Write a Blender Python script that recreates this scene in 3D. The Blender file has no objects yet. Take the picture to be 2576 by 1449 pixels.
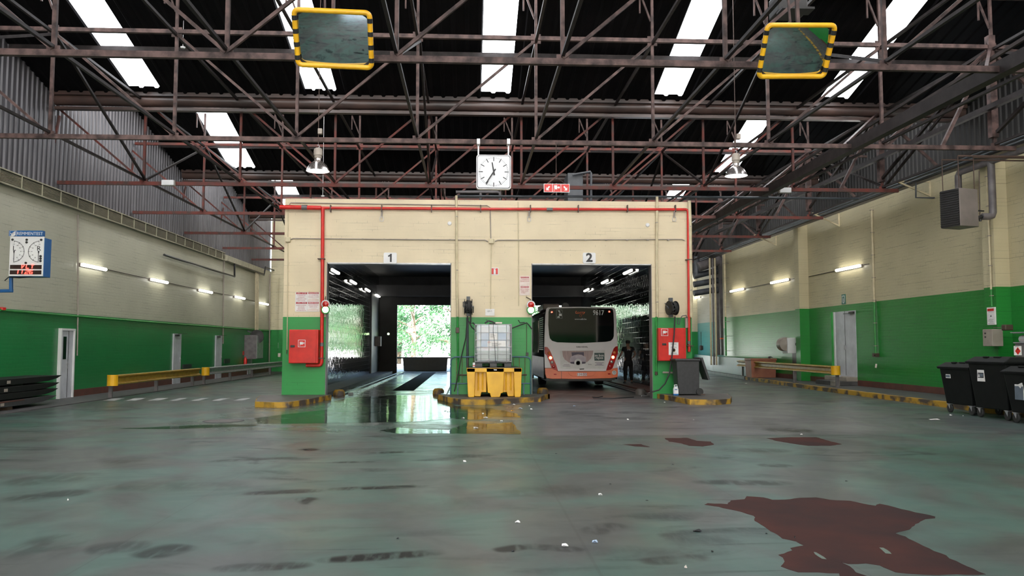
import bpy, math, random
from mathutils import Vector, Matrix
random.seed(7)
PI = math.pi
sc = bpy.context.scene
col = sc.collection

# ------------------------------------------------------------------ camera
CAM_H = 1.5
FPX = 2100.0
yaw = math.atan(108 / 2100.0)
pitch = math.atan(145.5 / 2100.0 * math.cos(yaw))
cd = bpy.data.cameras.new('camera')
cd.sensor_width = 36.0
cd.lens = 36.0 * FPX / 2576.0
cd.clip_end = 500
cam = bpy.data.objects.new('camera', cd)
col.objects.link(cam)
cam.location = (0, 0, CAM_H)
cam.rotation_euler = (PI / 2 + pitch, 0, -yaw)
sc.camera = cam

_f = Vector((math.sin(yaw) * math.cos(pitch), math.cos(yaw) * math.cos(pitch), math.sin(pitch)))
_r = Vector((math.cos(yaw), -math.sin(yaw), 0))
_u = _r.cross(_f)


def at(px, py, X=None, Y=None, Z=None):
    """point of the plane X=, Y= or Z= that shows at pixel px, py of the 2576 x 1449 frame"""
    d = _f + _r * ((px - 1288) / FPX) + _u * ((724.5 - py) / FPX)
    t = X / d.x if X is not None else Y / d.y if Y is not None else (Z - CAM_H) / d.z
    return Vector((t * d.x, t * d.y, CAM_H + t * d.z))


# ------------------------------------------------------------------ world, sun, exposure
world = bpy.data.worlds.new('world')
sc.world = world
world.use_nodes = True
wn = world.node_tree
bg = wn.nodes['Background']
sky = wn.nodes.new('ShaderNodeTexSky')
sky.sky_type = 'NISHITA'
sky.sun_disc = False
sky.sun_elevation = math.radians(52)
sky.sun_rotation = math.radians(160)
sky.air_density = 1.0
sky.dust_density = 2.5
wn.links.new(sky.outputs[0], bg.inputs[0])
bg.inputs[1].default_value = 2.2
sd = bpy.data.lights.new('sun', 'SUN')
sd.energy = 120.0
sd.angle = math.radians(0.6)
sd.color = (1.0, 0.95, 0.88)
sun = bpy.data.objects.new('sun', sd)
col.objects.link(sun)
sun.rotation_euler = (math.radians(40), 0, math.radians(-18))
sc.view_settings.view_transform = 'Standard'
sc.view_settings.look = 'None'
sc.view_settings.exposure = -0.14
sc.view_settings.gamma = 1.0
sc.view_settings.use_curve_mapping = False
SKYLIGHT_EMIT = 10.0
GLAZING_EMIT = 9.0

# ------------------------------------------------------------------ helpers
WM = {}


class MB:
    def __init__(s):
        s.v = []; s.f = []; s.m = []

    def add(s, vs, fs, m=0):
        b = len(s.v)
        s.v += [Vector(v) for v in vs]
        s.f += [tuple(i + b for i in f) for f in fs]
        s.m += [m] * len(fs)
        return s

    def box(s, x0, x1, y0, y1, z0, z1, m=0):
        x0, x1 = sorted((x0, x1)); y0, y1 = sorted((y0, y1)); z0, z1 = sorted((z0, z1))
        return s.add([(x0, y0, z0), (x1, y0, z0), (x1, y1, z0), (x0, y1, z0), (x0, y0, z1), (x1, y0, z1), (x1, y1, z1), (x0, y1, z1)],
                     [(0, 3, 2, 1), (4, 5, 6, 7), (0, 1, 5, 4), (1, 2, 6, 5), (2, 3, 7, 6), (3, 0, 4, 7)], m)

    def taper(s, c0, w0, d0, c1, w1, d1, m=0):
        c0 = Vector(c0); c1 = Vector(c1)
        vs = []
        for c, w, d in ((c0, w0, d0), (c1, w1, d1)):
            vs += [c + Vector((-w / 2, -d / 2, 0)), c + Vector((w / 2, -d / 2, 0)), c + Vector((w / 2, d / 2, 0)), c + Vector((-w / 2, d / 2, 0))]
        return s.add(vs, [(0, 3, 2, 1), (4, 5, 6, 7), (0, 1, 5, 4), (1, 2, 6, 5), (2, 3, 7, 6), (3, 0, 4, 7)], m)

    def beam(s, p0, p1, w, h, m=0):
        p0 = Vector(p0); p1 = Vector(p1)
        d = (p1 - p0).normalized()
        up = Vector((0, 0, 1)) if abs(d.z) < 0.95 else Vector((0, 1, 0))
        a = d.cross(up).normalized() * (w / 2)
        b = a.cross(d).normalized() * (h / 2)
        vs = [p + q for p in (p0, p1) for q in (-a - b, a - b, a + b, -a + b)]
        return s.add(vs, [(0, 1, 2, 3), (7, 6, 5, 4), (0, 4, 5, 1), (1, 5, 6, 2), (2, 6, 7, 3), (3, 7, 4, 0)], m)

    def tube(s, pts, r, n=8, m=0, closed=False, cap=True):
        pts = [Vector(p) for p in pts]
        k = len(pts)
        T = []
        for i in range(k):
            a = pts[i - 1] if (i > 0 or closed) else pts[0]
            b = pts[(i + 1) % k] if (i < k - 1 or closed) else pts[-1]
            t = (b - a)
            T.append(t.normalized() if t.length > 1e-9 else Vector((0, 0, 1)))
        ref = Vector((0, 0, 1)) if abs(T[0].z) < 0.9 else Vector((1, 0, 0))
        nrm = T[0].cross(ref).normalized()
        vs = []
        for i in range(k):
            nrm = (nrm - T[i] * nrm.dot(T[i])).normalized()
            bi = T[i].cross(nrm)
            rr = r[i] if isinstance(r, (list, tuple)) else r
            for j in range(n):
                a = 2 * PI * j / n
                vs.append(pts[i] + nrm * (rr * math.cos(a)) + bi * (rr * math.sin(a)))
        fs = []
        for i in range(k if closed else k - 1):
            for j in range(n):
                a = i * n + j; b = i * n + (j + 1) % n
                c = ((i + 1) % k) * n + (j + 1) % n; d = ((i + 1) % k) * n + j
                fs.append((a, b, c, d))
        if cap and not closed:
            fs.append(tuple(range(n))[::-1])
            fs.append(tuple((k - 1) * n + j for j in range(n)))
        return s.add(vs, fs, m)

    def cyl(s, p0, p1, r, n=16, m=0, r1=None):
        return s.tube([p0, p1], [r, r if r1 is None else r1], n, m)

    def lathe(s, prof, c=(0, 0, 0), n=24, m=0, ax='z', cap=True):
        c = Vector(c)
        vs = []
        for r, z in prof:
            for j in range(n):
                a = 2 * PI * j / n
                p = Vector((r * math.cos(a), r * math.sin(a), z))
                if ax == 'y': p = Vector((p.x, p.z, p.y))
                if ax == 'x': p = Vector((p.z, p.x, p.y))
                vs.append(c + p)
        fs = []
        for i in range(len(prof) - 1):
            for j in range(n):
                fs.append((i * n + j, i * n + (j + 1) % n, (i + 1) * n + (j + 1) % n, (i + 1) * n + j))
        if cap and prof[0][0] > 1e-6: fs.append(tuple(range(n))[::-1])
        if cap and prof[-1][0] > 1e-6: fs.append(tuple((len(prof) - 1) * n + j for j in range(n)))
        return s.add(vs, fs, m)

    def prism(s, poly, vec, m=0):
        poly = [Vector(p) for p in poly]; vec = Vector(vec); n = len(poly)
        fs = [tuple(range(n))[::-1], tuple(n + i for i in range(n))]
        fs += [(i, (i + 1) % n, n + (i + 1) % n, n + i) for i in range(n)]
        return s.add(poly + [p + vec for p in poly], fs, m)

    def grid(s, fn, nu, nv, m=0, flip=False):
        vs = [fn(i / nu, j / nv) for j in range(nv + 1) for i in range(nu + 1)]
        fs = []
        for j in range(nv):
            for i in range(nu):
                a = j * (nu + 1) + i
                q = (a, a + 1, a + nu + 2, a + nu + 1)
                fs.append(q[::-1] if flip else q)
        return s.add(vs, fs, m)

    def text(s, body, size, o, r, u, m=0, align='CENTER', depth=0.002, sx=1.0, bold=0.0, fit=None):
        c = bpy.data.curves.new('t', 'FONT')
        c.body = body; c.size = size; c.align_x = align; c.align_y = 'CENTER'; c.extrude = depth; c.resolution_u = 2; c.offset = bold
        ob = bpy.data.objects.new('t', c)
        col.objects.link(ob)
        dg = bpy.context.evaluated_depsgraph_get()
        me = bpy.data.meshes.new_from_object(ob.evaluated_get(dg))
        if fit and len(me.vertices):
            wd = max(v.co.x for v in me.vertices) - min(v.co.x for v in me.vertices)
            sx = min(sx, fit / wd)
        o = Vector(o); r = Vector(r).normalized(); u = Vector(u).normalized(); n = r.cross(u)
        vs = [o + r * (v.co.x * sx) + u * v.co.y + n * v.co.z for v in me.vertices]
        s.add(vs, [tuple(p.vertices) for p in me.polygons], m)
        bpy.data.objects.remove(ob); bpy.data.curves.remove(c); bpy.data.meshes.remove(me)
        return s


def build(name, mb, mats, parent=None, smooth=False, bevel=0.0, local=False, recalc=True, origin=None):
    if not isinstance(mats, (list, tuple)): mats = [mats]
    me = bpy.data.meshes.new(name)
    if parent is None:
        if local: loc = Vector((0, 0, 0))
        elif origin is not None: loc = Vector(origin)
        else:
            xs = [v.x for v in mb.v]; ys = [v.y for v in mb.v]; zs = [v.z for v in mb.v]
            loc = Vector(((min(xs) + max(xs)) / 2, (min(ys) + max(ys)) / 2, min(zs)))
        M = Matrix.Translation(loc)
    else:
        M = WM[parent]; loc = None
    inv = Matrix.Identity(4) if local else M.inverted()
    me.from_pydata([inv @ v for v in mb.v], [], mb.f)
    for mt in mats: me.materials.append(mt)
    for p, k in zip(me.polygons, mb.m):
        p.material_index = k
        p.use_smooth = smooth
    if recalc:
        import bmesh
        bm = bmesh.new(); bm.from_mesh(me)
        bmesh.ops.recalc_face_normals(bm, faces=bm.faces)
        bm.to_mesh(me); bm.free()
    if smooth:
        try: me.set_sharp_from_angle(angle=math.radians(40))
        except Exception: pass
    ob = bpy.data.objects.new(name, me)
    col.objects.link(ob)
    if parent is None:
        ob.location = loc
    else:
        ob.parent = parent
    WM[ob] = M
    if bevel > 0:
        b = ob.modifiers.new('bevel', 'BEVEL'); b.width = bevel; b.segments = 2; b.limit_method = 'ANGLE'; b.harden_normals = False
    return ob


def build_each(name, mb, mats, parent, **k):
    """one object for each connected piece of the mesh"""
    par = list(range(len(mb.v)))
    def find(i):
        while par[i] != i:
            par[i] = par[par[i]]; i = par[i]
        return i
    for f in mb.f:
        a = find(f[0])
        for j in f[1:]: par[find(j)] = a
    out = {}
    for f, m in zip(mb.f, mb.m):
        out.setdefault(find(f[0]), []).append((f, m))
    for r0, fl in out.items():
        idx = {}; q = MB()
        for f, m in fl:
            g_ = []
            for i in f:
                if i not in idx: idx[i] = len(q.v); q.v.append(mb.v[i])
                g_.append(idx[i])
            q.f.append(tuple(g_)); q.m.append(m)
        build(name, q, mats, parent, **k)


def thing(name, label, cat, loc=(0, 0, 0), group=None, rz=0.0):
    o = bpy.data.objects.new(name, None)
    o.empty_display_size = 0.2
    col.objects.link(o)
    o.location = loc; o.rotation_euler = (0, 0, rz)
    WM[o] = Matrix.Translation(Vector(loc)) @ Matrix.Rotation(rz, 4, 'Z')
    return tag(o, label, cat, group)


def tag(o, label, cat, group=None, kind=None):
    o['label'] = label; o['category'] = cat
    if group: o['group'] = group
    if kind: o['kind'] = kind
    return o


def struct(name, mb, mats, label=None, parent=None, **k):
    o = build(name, mb, mats, parent, **k)
    if parent is None: o['kind'] = 'structure'
    if label: o['label'] = label
    return o


def tree_copy(o, parent=None):
    c = o.copy(); col.objects.link(c)
    WM[c] = WM.get(o, Matrix.Identity(4))
    if parent is not None: c.parent = parent
    for ch in list(o.children): tree_copy(ch, c)
    return c


def dup(root, loc, label, rz=0.0, group=None, scale=None):
    c = tree_copy(root)
    c.location = loc; c.rotation_euler = (0, 0, rz); c['label'] = label
    if group: c['group'] = group
    if scale: c.scale = scale
    return c


# ------------------------------------------------------------------ materials
def L(r, g, b):
    f = lambda c: (c / 255 / 12.92) if c / 255 <= 0.04045 else ((c / 255 + 0.055) / 1.055) ** 2.4
    return (f(r), f(g), f(b), 1)


def nodes(m):
    nt = m.node_tree
    return nt, nt.nodes['Principled BSDF'], lambda t: nt.nodes.new(t), nt.links.new


def mat(name, c1, c2=None, scale=4.0, rough=0.5, metal=0.0, bump=0.0, spec=0.5, emit=0.0, ecol=None, stretch=None, thr=(0.35, 0.65), coat=0.0, rvar=0.0, detail=4.0):
    m = bpy.data.materials.new(name); m.use_nodes = True
    nt, bs, N, K = nodes(m)
    bs.inputs['Base Color'].default_value = c1
    bs.inputs['Roughness'].default_value = rough
    bs.inputs['Metallic'].default_value = metal
    bs.inputs['Specular IOR Level'].default_value = spec
    bs.inputs['Coat Weight'].default_value = coat
    if c2 is None: c2 = tuple(max(0, x * 0.82) for x in c1[:3]) + (1,)
    tc = N('ShaderNodeTexCoord'); mp = N('ShaderNodeMapping'); nz = N('ShaderNodeTexNoise')
    K(tc.outputs['Object'], mp.inputs[0]); K(mp.outputs[0], nz.inputs['Vector'])
    if stretch: mp.inputs['Scale'].default_value = stretch
    nz.inputs['Scale'].default_value = scale; nz.inputs['Detail'].default_value = detail
    mr = N('ShaderNodeMapRange'); mr.inputs[1].default_value = thr[0]; mr.inputs[2].default_value = thr[1]
    K(nz.outputs[0], mr.inputs[0])
    mx = N('ShaderNodeMix'); mx.data_type = 'RGBA'
    mx.inputs[6].default_value = c1; mx.inputs[7].default_value = c2
    K(mr.outputs[0], mx.inputs[0]); K(mx.outputs[2], bs.inputs['Base Color'])
    if rvar > 0:
        r2 = N('ShaderNodeMapRange'); r2.inputs[3].default_value = rough; r2.inputs[4].default_value = min(1, rough + rvar)
        K(nz.outputs[0], r2.inputs[0]); K(r2.outputs[0], bs.inputs['Roughness'])
    if bump > 0:
        bp = N('ShaderNodeBump'); bp.inputs['Strength'].default_value = bump; bp.inputs['Distance'].default_value = 0.02
        K(nz.outputs[0], bp.inputs['Height']); K(bp.outputs[0], bs.inputs['Normal'])
    if emit > 0:
        bs.inputs['Emission Color'].default_value = ecol or c1
        bs.inputs['Emission Strength'].default_value = emit
    return m


def brick_mat(name, axis, h, lo, hi, bw=0.29, bh=0.094, mort=0.007, rough=0.42, bumps=0.55, dark=0.5, lo_rough=None, wave=0.0, thr=(0.5, 0.62), dirt=0.12, spec=0.5):
    """painted brick: colour lo below height h, hi above; joints show in broken stretches"""
    m = bpy.data.materials.new(name); m.use_nodes = True
    nt, bs, N, K = nodes(m)
    geo = N('ShaderNodeNewGeometry'); sx = N('ShaderNodeSeparateXYZ'); cb = N('ShaderNodeCombineXYZ')
    K(geo.outputs['Position'], sx.inputs[0])
    K(sx.outputs[axis], cb.inputs[0]); K(sx.outputs[2], cb.inputs[1])
    br = N('ShaderNodeTexBrick')
    K(cb.outputs[0], br.inputs['Vector'])
    br.inputs['Scale'].default_value = 1.0; br.inputs['Brick Width'].default_value = bw; br.inputs['Row Height'].default_value = bh
    br.inputs['Mortar Size'].default_value = mort; br.inputs['Mortar Smooth'].default_value = 0.3
    nz = N('ShaderNodeTexNoise'); nz.inputs['Scale'].default_value = 1.0; nz.inputs['Detail'].default_value = 5
    mp = N('ShaderNodeMapping'); mp.inputs['Scale'].default_value = (0.9, 7.5, 1); K(cb.outputs[0], mp.inputs[0]); K(mp.outputs[0], nz.inputs['Vector'])
    mr = N('ShaderNodeMapRange'); mr.inputs[1].default_value = thr[0]; mr.inputs[2].default_value = thr[1]; K(nz.outputs[0], mr.inputs[0])
    crack = N('ShaderNodeMath'); crack.operation = 'MULTIPLY'; K(br.outputs['Fac'], crack.inputs[0]); K(mr.outputs[0], crack.inputs[1])
    cmp_ = N('ShaderNodeMath'); cmp_.operation = 'GREATER_THAN'; cmp_.inputs[1].default_value = h; K(sx.outputs[2], cmp_.inputs[0])
    two = N('ShaderNodeMix'); two.data_type = 'RGBA'; two.inputs[6].default_value = lo; two.inputs[7].default_value = hi; K(cmp_.outputs[0], two.inputs[0])
    n2 = N('ShaderNodeTexNoise'); n2.inputs['Scale'].default_value = 0.9; n2.inputs['Detail'].default_value = 6; K(geo.outputs['Position'], n2.inputs['Vector'])
    dr = N('ShaderNodeMapRange'); dr.inputs[1].default_value = 0.4; dr.inputs[2].default_value = 0.75; dr.inputs[3].default_value = 1.0; dr.inputs[4].default_value = 1.0 - dirt; K(n2.outputs[0], dr.inputs[0])
    cs = N('ShaderNodeMath'); cs.operation = 'MULTIPLY_ADD'; K(crack.outputs[0], cs.inputs[0]); cs.inputs[1].default_value = -dark; cs.inputs[2].default_value = 1.0
    fm = N('ShaderNodeMath'); fm.operation = 'MULTIPLY'; K(cs.outputs[0], fm.inputs[0]); K(dr.outputs[0], fm.inputs[1])
    vm = N('ShaderNodeVectorMath'); vm.operation = 'SCALE'; K(two.outputs[2], vm.inputs[0]); K(fm.outputs[0], vm.inputs['Scale'])
    K(vm.outputs[0], bs.inputs['Base Color'])
    bs.inputs['Specular IOR Level'].default_value = spec
    if lo_rough is None: bs.inputs['Roughness'].default_value = rough
    else:
        rr = N('ShaderNodeMix'); rr.inputs[2].default_value = lo_rough; rr.inputs[3].default_value = rough
        K(cmp_.outputs[0], rr.inputs[0]); K(rr.outputs[0], bs.inputs['Roughness'])
    hh = N('ShaderNodeMath'); hh.operation = 'MULTIPLY_ADD'; K(br.outputs['Fac'], hh.inputs[0]); hh.inputs[1].default_value = -1.0
    n3 = N('ShaderNodeTexNoise'); n3.inputs['Scale'].default_value = 3.5 if wave > 0 else 9; K(cb.outputs[0], n3.inputs['Vector'])
    wv = N('ShaderNodeMath'); wv.operation = 'MULTIPLY'; wv.inputs[1].default_value = 0.5 + wave; K(n3.outputs[0], wv.inputs[0]); K(wv.outputs[0], hh.inputs[2])
    bp = N('ShaderNodeBump'); bp.inputs['Strength'].default_value = bumps; bp.inputs['Distance'].default_value = 0.008
    K(hh.outputs[0], bp.inputs['Height']); K(bp.outputs[0], bs.inputs['Normal'])
    return m


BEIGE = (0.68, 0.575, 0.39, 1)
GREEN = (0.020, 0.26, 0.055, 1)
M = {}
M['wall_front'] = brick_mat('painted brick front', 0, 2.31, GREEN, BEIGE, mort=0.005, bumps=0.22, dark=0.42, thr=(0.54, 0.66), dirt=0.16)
M['wall_left'] = brick_mat('painted brick left', 1, 2.42, (0.016, 0.19, 0.055, 1), (0.46, 0.45, 0.355, 1), mort=0.007, rough=0.38, thr=(0.52, 0.64), dark=0.4, bumps=0.38, lo_rough=0.3)  # same paint as the front, darkened to stand for weaker light
M['wall_right'] = brick_mat('painted brick right', 1, 2.96, (0.014, 0.21, 0.03, 1), (0.54, 0.48, 0.31, 1), mort=0.007, rough=0.38, thr=(0.5, 0.62), dark=0.45, bumps=0.42, lo_rough=0.3)  # front paint again, darker colour standing for dimmer side light
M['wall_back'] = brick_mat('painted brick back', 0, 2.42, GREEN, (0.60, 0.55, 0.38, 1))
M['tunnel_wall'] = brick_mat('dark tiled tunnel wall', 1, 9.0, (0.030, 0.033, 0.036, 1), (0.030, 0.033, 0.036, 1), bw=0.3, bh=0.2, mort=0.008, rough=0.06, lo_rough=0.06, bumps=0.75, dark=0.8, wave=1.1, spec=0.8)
M['dark'] = mat('near black paint', (0.010, 0.010, 0.011, 1), (0.02, 0.02, 0.022, 1), 2, 0.6)  # near black tone for bay ceilings, beams and end walls
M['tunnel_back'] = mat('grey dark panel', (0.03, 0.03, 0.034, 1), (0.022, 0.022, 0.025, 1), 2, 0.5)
M['rust'] = mat('red oxide steel', (0.115, 0.072, 0.066, 1), (0.026, 0.017, 0.016, 1), 5, 0.55, 0.0, 0.2, spec=.22)
M['rust2'] = mat('dark oxide steel', (0.026, 0.020, 0.020, 1), (0.012, 0.009, 0.009, 1), 5, 0.55, 0.0, 0.2, spec=.25)
M['rustred'] = mat('worn red oxide steel', (0.15, 0.036, 0.028, 1), (0.07, 0.042, 0.038, 1), 4, 0.55, 0.0, 0.2, spec=.25)
M['gutter'] = mat('brown gutter steel', (0.085, 0.05, 0.042, 1), (0.035, 0.024, 0.022, 1), 1.2, 0.35, 0.0, 0.1)
M['yellow'] = mat('yellow paint', (0.70, 0.36, 0.025, 1), (0.45, 0.22, 0.02, 1), 9, 0.4, 0, 0.1, thr=(0.5, 0.75))
M['yellow_plastic'] = mat('yellow plastic', (0.78, 0.43, 0.015, 1), (0.66, 0.34, 0.012, 1), 3, 0.38)
M['kerb'] = mat('worn yellow kerb', (0.46, 0.26, 0.025, 1), (0.07, 0.052, 0.042, 1), 2.6, 0.65, 0, 0.5, thr=(0.44, 0.58), detail=10)
M['concrete'] = mat('dirty concrete', (0.11, 0.095, 0.085, 1), (0.06, 0.052, 0.046, 1), 3, 0.55, 0, 0.4)
M['asphalt'] = mat('dark pavement', (0.085, 0.08, 0.08, 1), (0.05, 0.048, 0.05, 1), 4, 0.6, 0, 0.3)
M['brownbase'] = mat('red brown base paint', (0.13, 0.045, 0.032, 1), (0.09, 0.035, 0.028, 1), 4, 0.5)
M['red'] = mat('signal red paint', (0.62, 0.022, 0.016, 1), (0.5, 0.018, 0.014, 1), 5, 0.32)
M['white'] = mat('white paint', (0.74, 0.74, 0.74, 1), (0.66, 0.66, 0.67, 1), 3, 0.4)
M['doorwhite'] = mat('door off white', (0.55, 0.56, 0.60, 1), (0.42, 0.43, 0.47, 1), 2.2, 0.4)
M['paper'] = mat('paper', (0.78, 0.76, 0.75, 1), (0.70, 0.68, 0.66, 1), 6, 0.7)
M['oldpaper'] = mat('faded poster', (0.72, 0.62, 0.58, 1), (0.62, 0.52, 0.46, 1), 8, 0.6)
M['black'] = mat('black plastic', (0.014, 0.014, 0.015, 1), (0.022, 0.022, 0.023, 1), 6, 0.42)
M['binblack'] = mat('bin black plastic', (0.005, 0.006, 0.006, 1), (0.008, 0.009, 0.009, 1), 6, 0.55, bump=0.05, spec=.25)
M['bingrey'] = mat('bin grey plastic', (0.035, 0.035, 0.038, 1), (0.045, 0.045, 0.048, 1), 12, 0.5, bump=0.05)
M['rubber'] = mat('rubber', (0.018, 0.018, 0.018, 1), (0.028, 0.028, 0.028, 1), 10, 0.65)
M['steel'] = mat('galvanised steel', (0.50, 0.50, 0.52, 1), (0.36, 0.36, 0.38, 1), 6, 0.35, 0.45)
M['greypipe'] = mat('grey painted pipe', (0.16, 0.145, 0.15, 1), (0.10, 0.09, 0.095, 1), 4, 0.4)
M['bluegrey'] = mat('slate pipe', (0.075, 0.085, 0.10, 1), (0.05, 0.055, 0.065, 1), 4, 0.4)
M['cream'] = mat('cream pipe paint', (0.62, 0.54, 0.36, 1), (0.5, 0.43, 0.28, 1), 5, 0.45)
M['greenpaint'] = mat('green pipe paint', (0.022, 0.27, 0.045, 1), (0.02, 0.2, 0.035, 1), 5, 0.4)
M['tealwall'] = mat('teal painted concrete', (0.035, 0.13, 0.095, 1), (0.028, 0.10, 0.075, 1), 1.2, 0.45)
M['blue'] = mat('blue enamel', (0.012, 0.11, 0.32, 1), (0.010, 0.085, 0.26, 1), 4, 0.35)
M['bluebar'] = mat('faded blue rail', (0.07, 0.16, 0.24, 1), (0.04, 0.09, 0.14, 1), 8, 0.45)
M['rustbar'] = mat('rusted bar', (0.20, 0.11, 0.05, 1), (0.10, 0.05, 0.03, 1), 10, 0.6)
M['grille'] = mat('beige grille metal', (0.40, 0.37, 0.27, 1), (0.30, 0.28, 0.2, 1), 4, 0.5)
M['terracotta'] = mat('terracotta crate', (0.38, 0.15, 0.09, 1), (0.30, 0.11, 0.07, 1), 3, 0.5)
M['brown'] = mat('brown box', (0.07, 0.045, 0.03, 1), None, 4, 0.5)
M['greybox'] = mat('beige grey enamel', (0.32, 0.28, 0.24, 1), (0.26, 0.22, 0.19, 1), 4, 0.45)
M['heater'] = mat('heater casing', (0.20, 0.17, 0.16, 1), (0.15, 0.13, 0.12, 1), 3, 0.45)
M['orange'] = mat('copper orange lacquer', (0.92, 0.22, 0.10, 1), (0.84, 0.19, 0.08, 1), 2, 0.3, 0.0, coat=0.4)
M['silver'] = mat('silver lacquer', (0.86, 0.82, 0.83, 1), (0.82, 0.78, 0.79, 1), 1.5, 0.32, 0.0, coat=0.4)
M['busdark'] = mat('dark bus flank', (0.06, 0.06, 0.068, 1), (0.04, 0.04, 0.046, 1), 2, 0.25, 0.2, coat=0.5)
M['glass'] = mat('dark glass', (0.006, 0.007, 0.009, 1), None, 3, 0.06, 0, 0, 0.8)
M['redlens'] = mat('red lamp lens', (0.5, 0.012, 0.01, 1), None, 5, 0.2, coat=0.5)
M['amber'] = mat('amber lens', (0.75, 0.16, 0.02, 1), None, 5, 0.2, coat=0.5)
M['clearlens'] = mat('clear lens', (0.5, 0.47, 0.45, 1), None, 5, 0.1, 0.4)
M['redglow'] = mat('lit red lamp', (1, 0.12, 0.06, 1), None, 5, 0.3, emit=5.0, ecol=(1, 0.14, 0.07, 1))
M['amberglow'] = mat('lit amber lamp', (1, 0.55, 0.28, 1), None, 5, 0.3, emit=6.0, ecol=(1, 0.42, 0.15, 1))
M['greenglow'] = mat('lit green lamp', (0.7, 1, 0.6, 1), None, 5, 0.3, emit=9.0, ecol=(0.62, 1, 0.45, 1))
M['ledglow'] = mat('red led digits', (1, 0.2, 0.15, 1), None, 5, 0.3, emit=6.0, ecol=(1, 0.035, 0.025, 1))
M['tubeglow'] = mat('fluorescent tube cover', (1, 1, 0.95, 1), None, 5, 0.3, emit=14.0, ecol=(1.0, 0.97, 0.86, 1))
M['lampglow'] = mat('high bay lamp glass', (1, 1, 1, 1), None, 5, 0.3, emit=10.0, ecol=(1, 1, 0.98, 1))
M['skyglow'] = mat('daylit skylight sheet', (0.9, 0.95, 1, 1), None, 5, 0.5, emit=SKYLIGHT_EMIT, ecol=(0.93, 0.96, 1.0, 1))
M['glazing'] = mat('daylit glazing', (0.9, 0.95, 1, 1), None, 5, 0.5, emit=GLAZING_EMIT, ecol=(1.0, 0.97, 0.93, 1))
M['alu'] = mat('spun aluminium', (0.60, 0.55, 0.53, 1), (0.5, 0.45, 0.43, 1), 6, 0.18, 0.9)
M['tank'] = mat('translucent tank plastic', (0.66, 0.68, 0.70, 1), (0.58, 0.60, 0.62, 1), 1.5, 0.35)
M['tank'].node_tree.nodes['Principled BSDF'].inputs['Subsurface Weight'].default_value = 0.3
M['liquid'] = mat('tank lower liquid', (0.40, 0.44, 0.44, 1), None, 1.5, 0.35)
M['labelblue'] = mat('pale blue label', (0.36, 0.44, 0.55, 1), (0.5, 0.55, 0.62, 1), 2, 0.35)
M['ink'] = mat('black ink', (0.015, 0.015, 0.018, 1), None, 5, 0.5)
M['redink'] = mat('dark red ink', (0.42, 0.02, 0.03, 1), None, 5, 0.5)
M['mirror'] = mat('mirror', (0.62, 0.66, 0.66, 1), (0.60, 0.64, 0.64, 1), 5, 0.03, 1.0)
M['greensign'] = mat('green sign', (0.02, 0.15, 0.12, 1), None, 5, 0.4)
M['screw'] = mat('dark rust fittings', (0.07, 0.04, 0.03, 1), None, 5, 0.5)
M['cloth'] = mat('black cloth', (0.006, 0.006, 0.007, 1), (0.010, 0.010, 0.011, 1), 20, 0.85, bump=0.2)
M['skin'] = mat('skin', (0.30, 0.17, 0.11, 1), (0.26, 0.14, 0.09, 1), 8, 0.5)
M['hair'] = mat('dark hair', (0.010, 0.008, 0.007, 1), None, 30, 0.6)
M['flat_green'] = mat('green rubber patch', (0.06, 0.3, 0.25, 1), None, 5, 0.5)

# ------------------------------------------------------------------ floor
# tyre marks on the floor: two pixels, half width in metres, strength
MARKS = [(600, 1243, 830, 1232, .16, .9), (790, 1232, 1090, 1222, .14, 1.0), (520, 1432, 800, 1420, .14, .9), (780, 1412, 1130, 1388, .14, 1.0), (1240, 1388, 1330, 1372, .12, .9), (1300, 1372, 1480, 1385, .12, .7),
         (500, 1162, 760, 1150, .16, .7), (920, 1140, 1078, 1135, .14, .95), (820, 1164, 950, 1161, .10, .9), (1730, 1212, 2010, 1216, .22, .75), (1790, 1130, 2000, 1135, .35, .6), (1910, 1080, 2060, 1084, .5, .8), (340, 1406, 480, 1368, .22, .8),
         (200, 1385, 390, 1368, .25, .6), (60, 1420, 170, 1340, .3, .5), (0, 1262, 240, 1232, .3, .7), (1470, 1345, 1560, 1315, .18, .6), (1600, 1415, 1790, 1400, .15, .7), (0, 1215, 240, 1200, .5, .5), (420, 1105, 640, 1100, .12, .6),
         (240, 1165, 400, 1148, .4, .5), (760, 1128, 795, 1134, .18, 1.0), (765, 1250, 790, 1270, .14, .9), (1900, 1170, 2000, 1172, .2, .7), (650, 1225, 200, 1222, .35, .35), (1250, 1240, 1500, 1230, .4, .35), (2080, 1330, 2300, 1340, .2, .4)]


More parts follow.
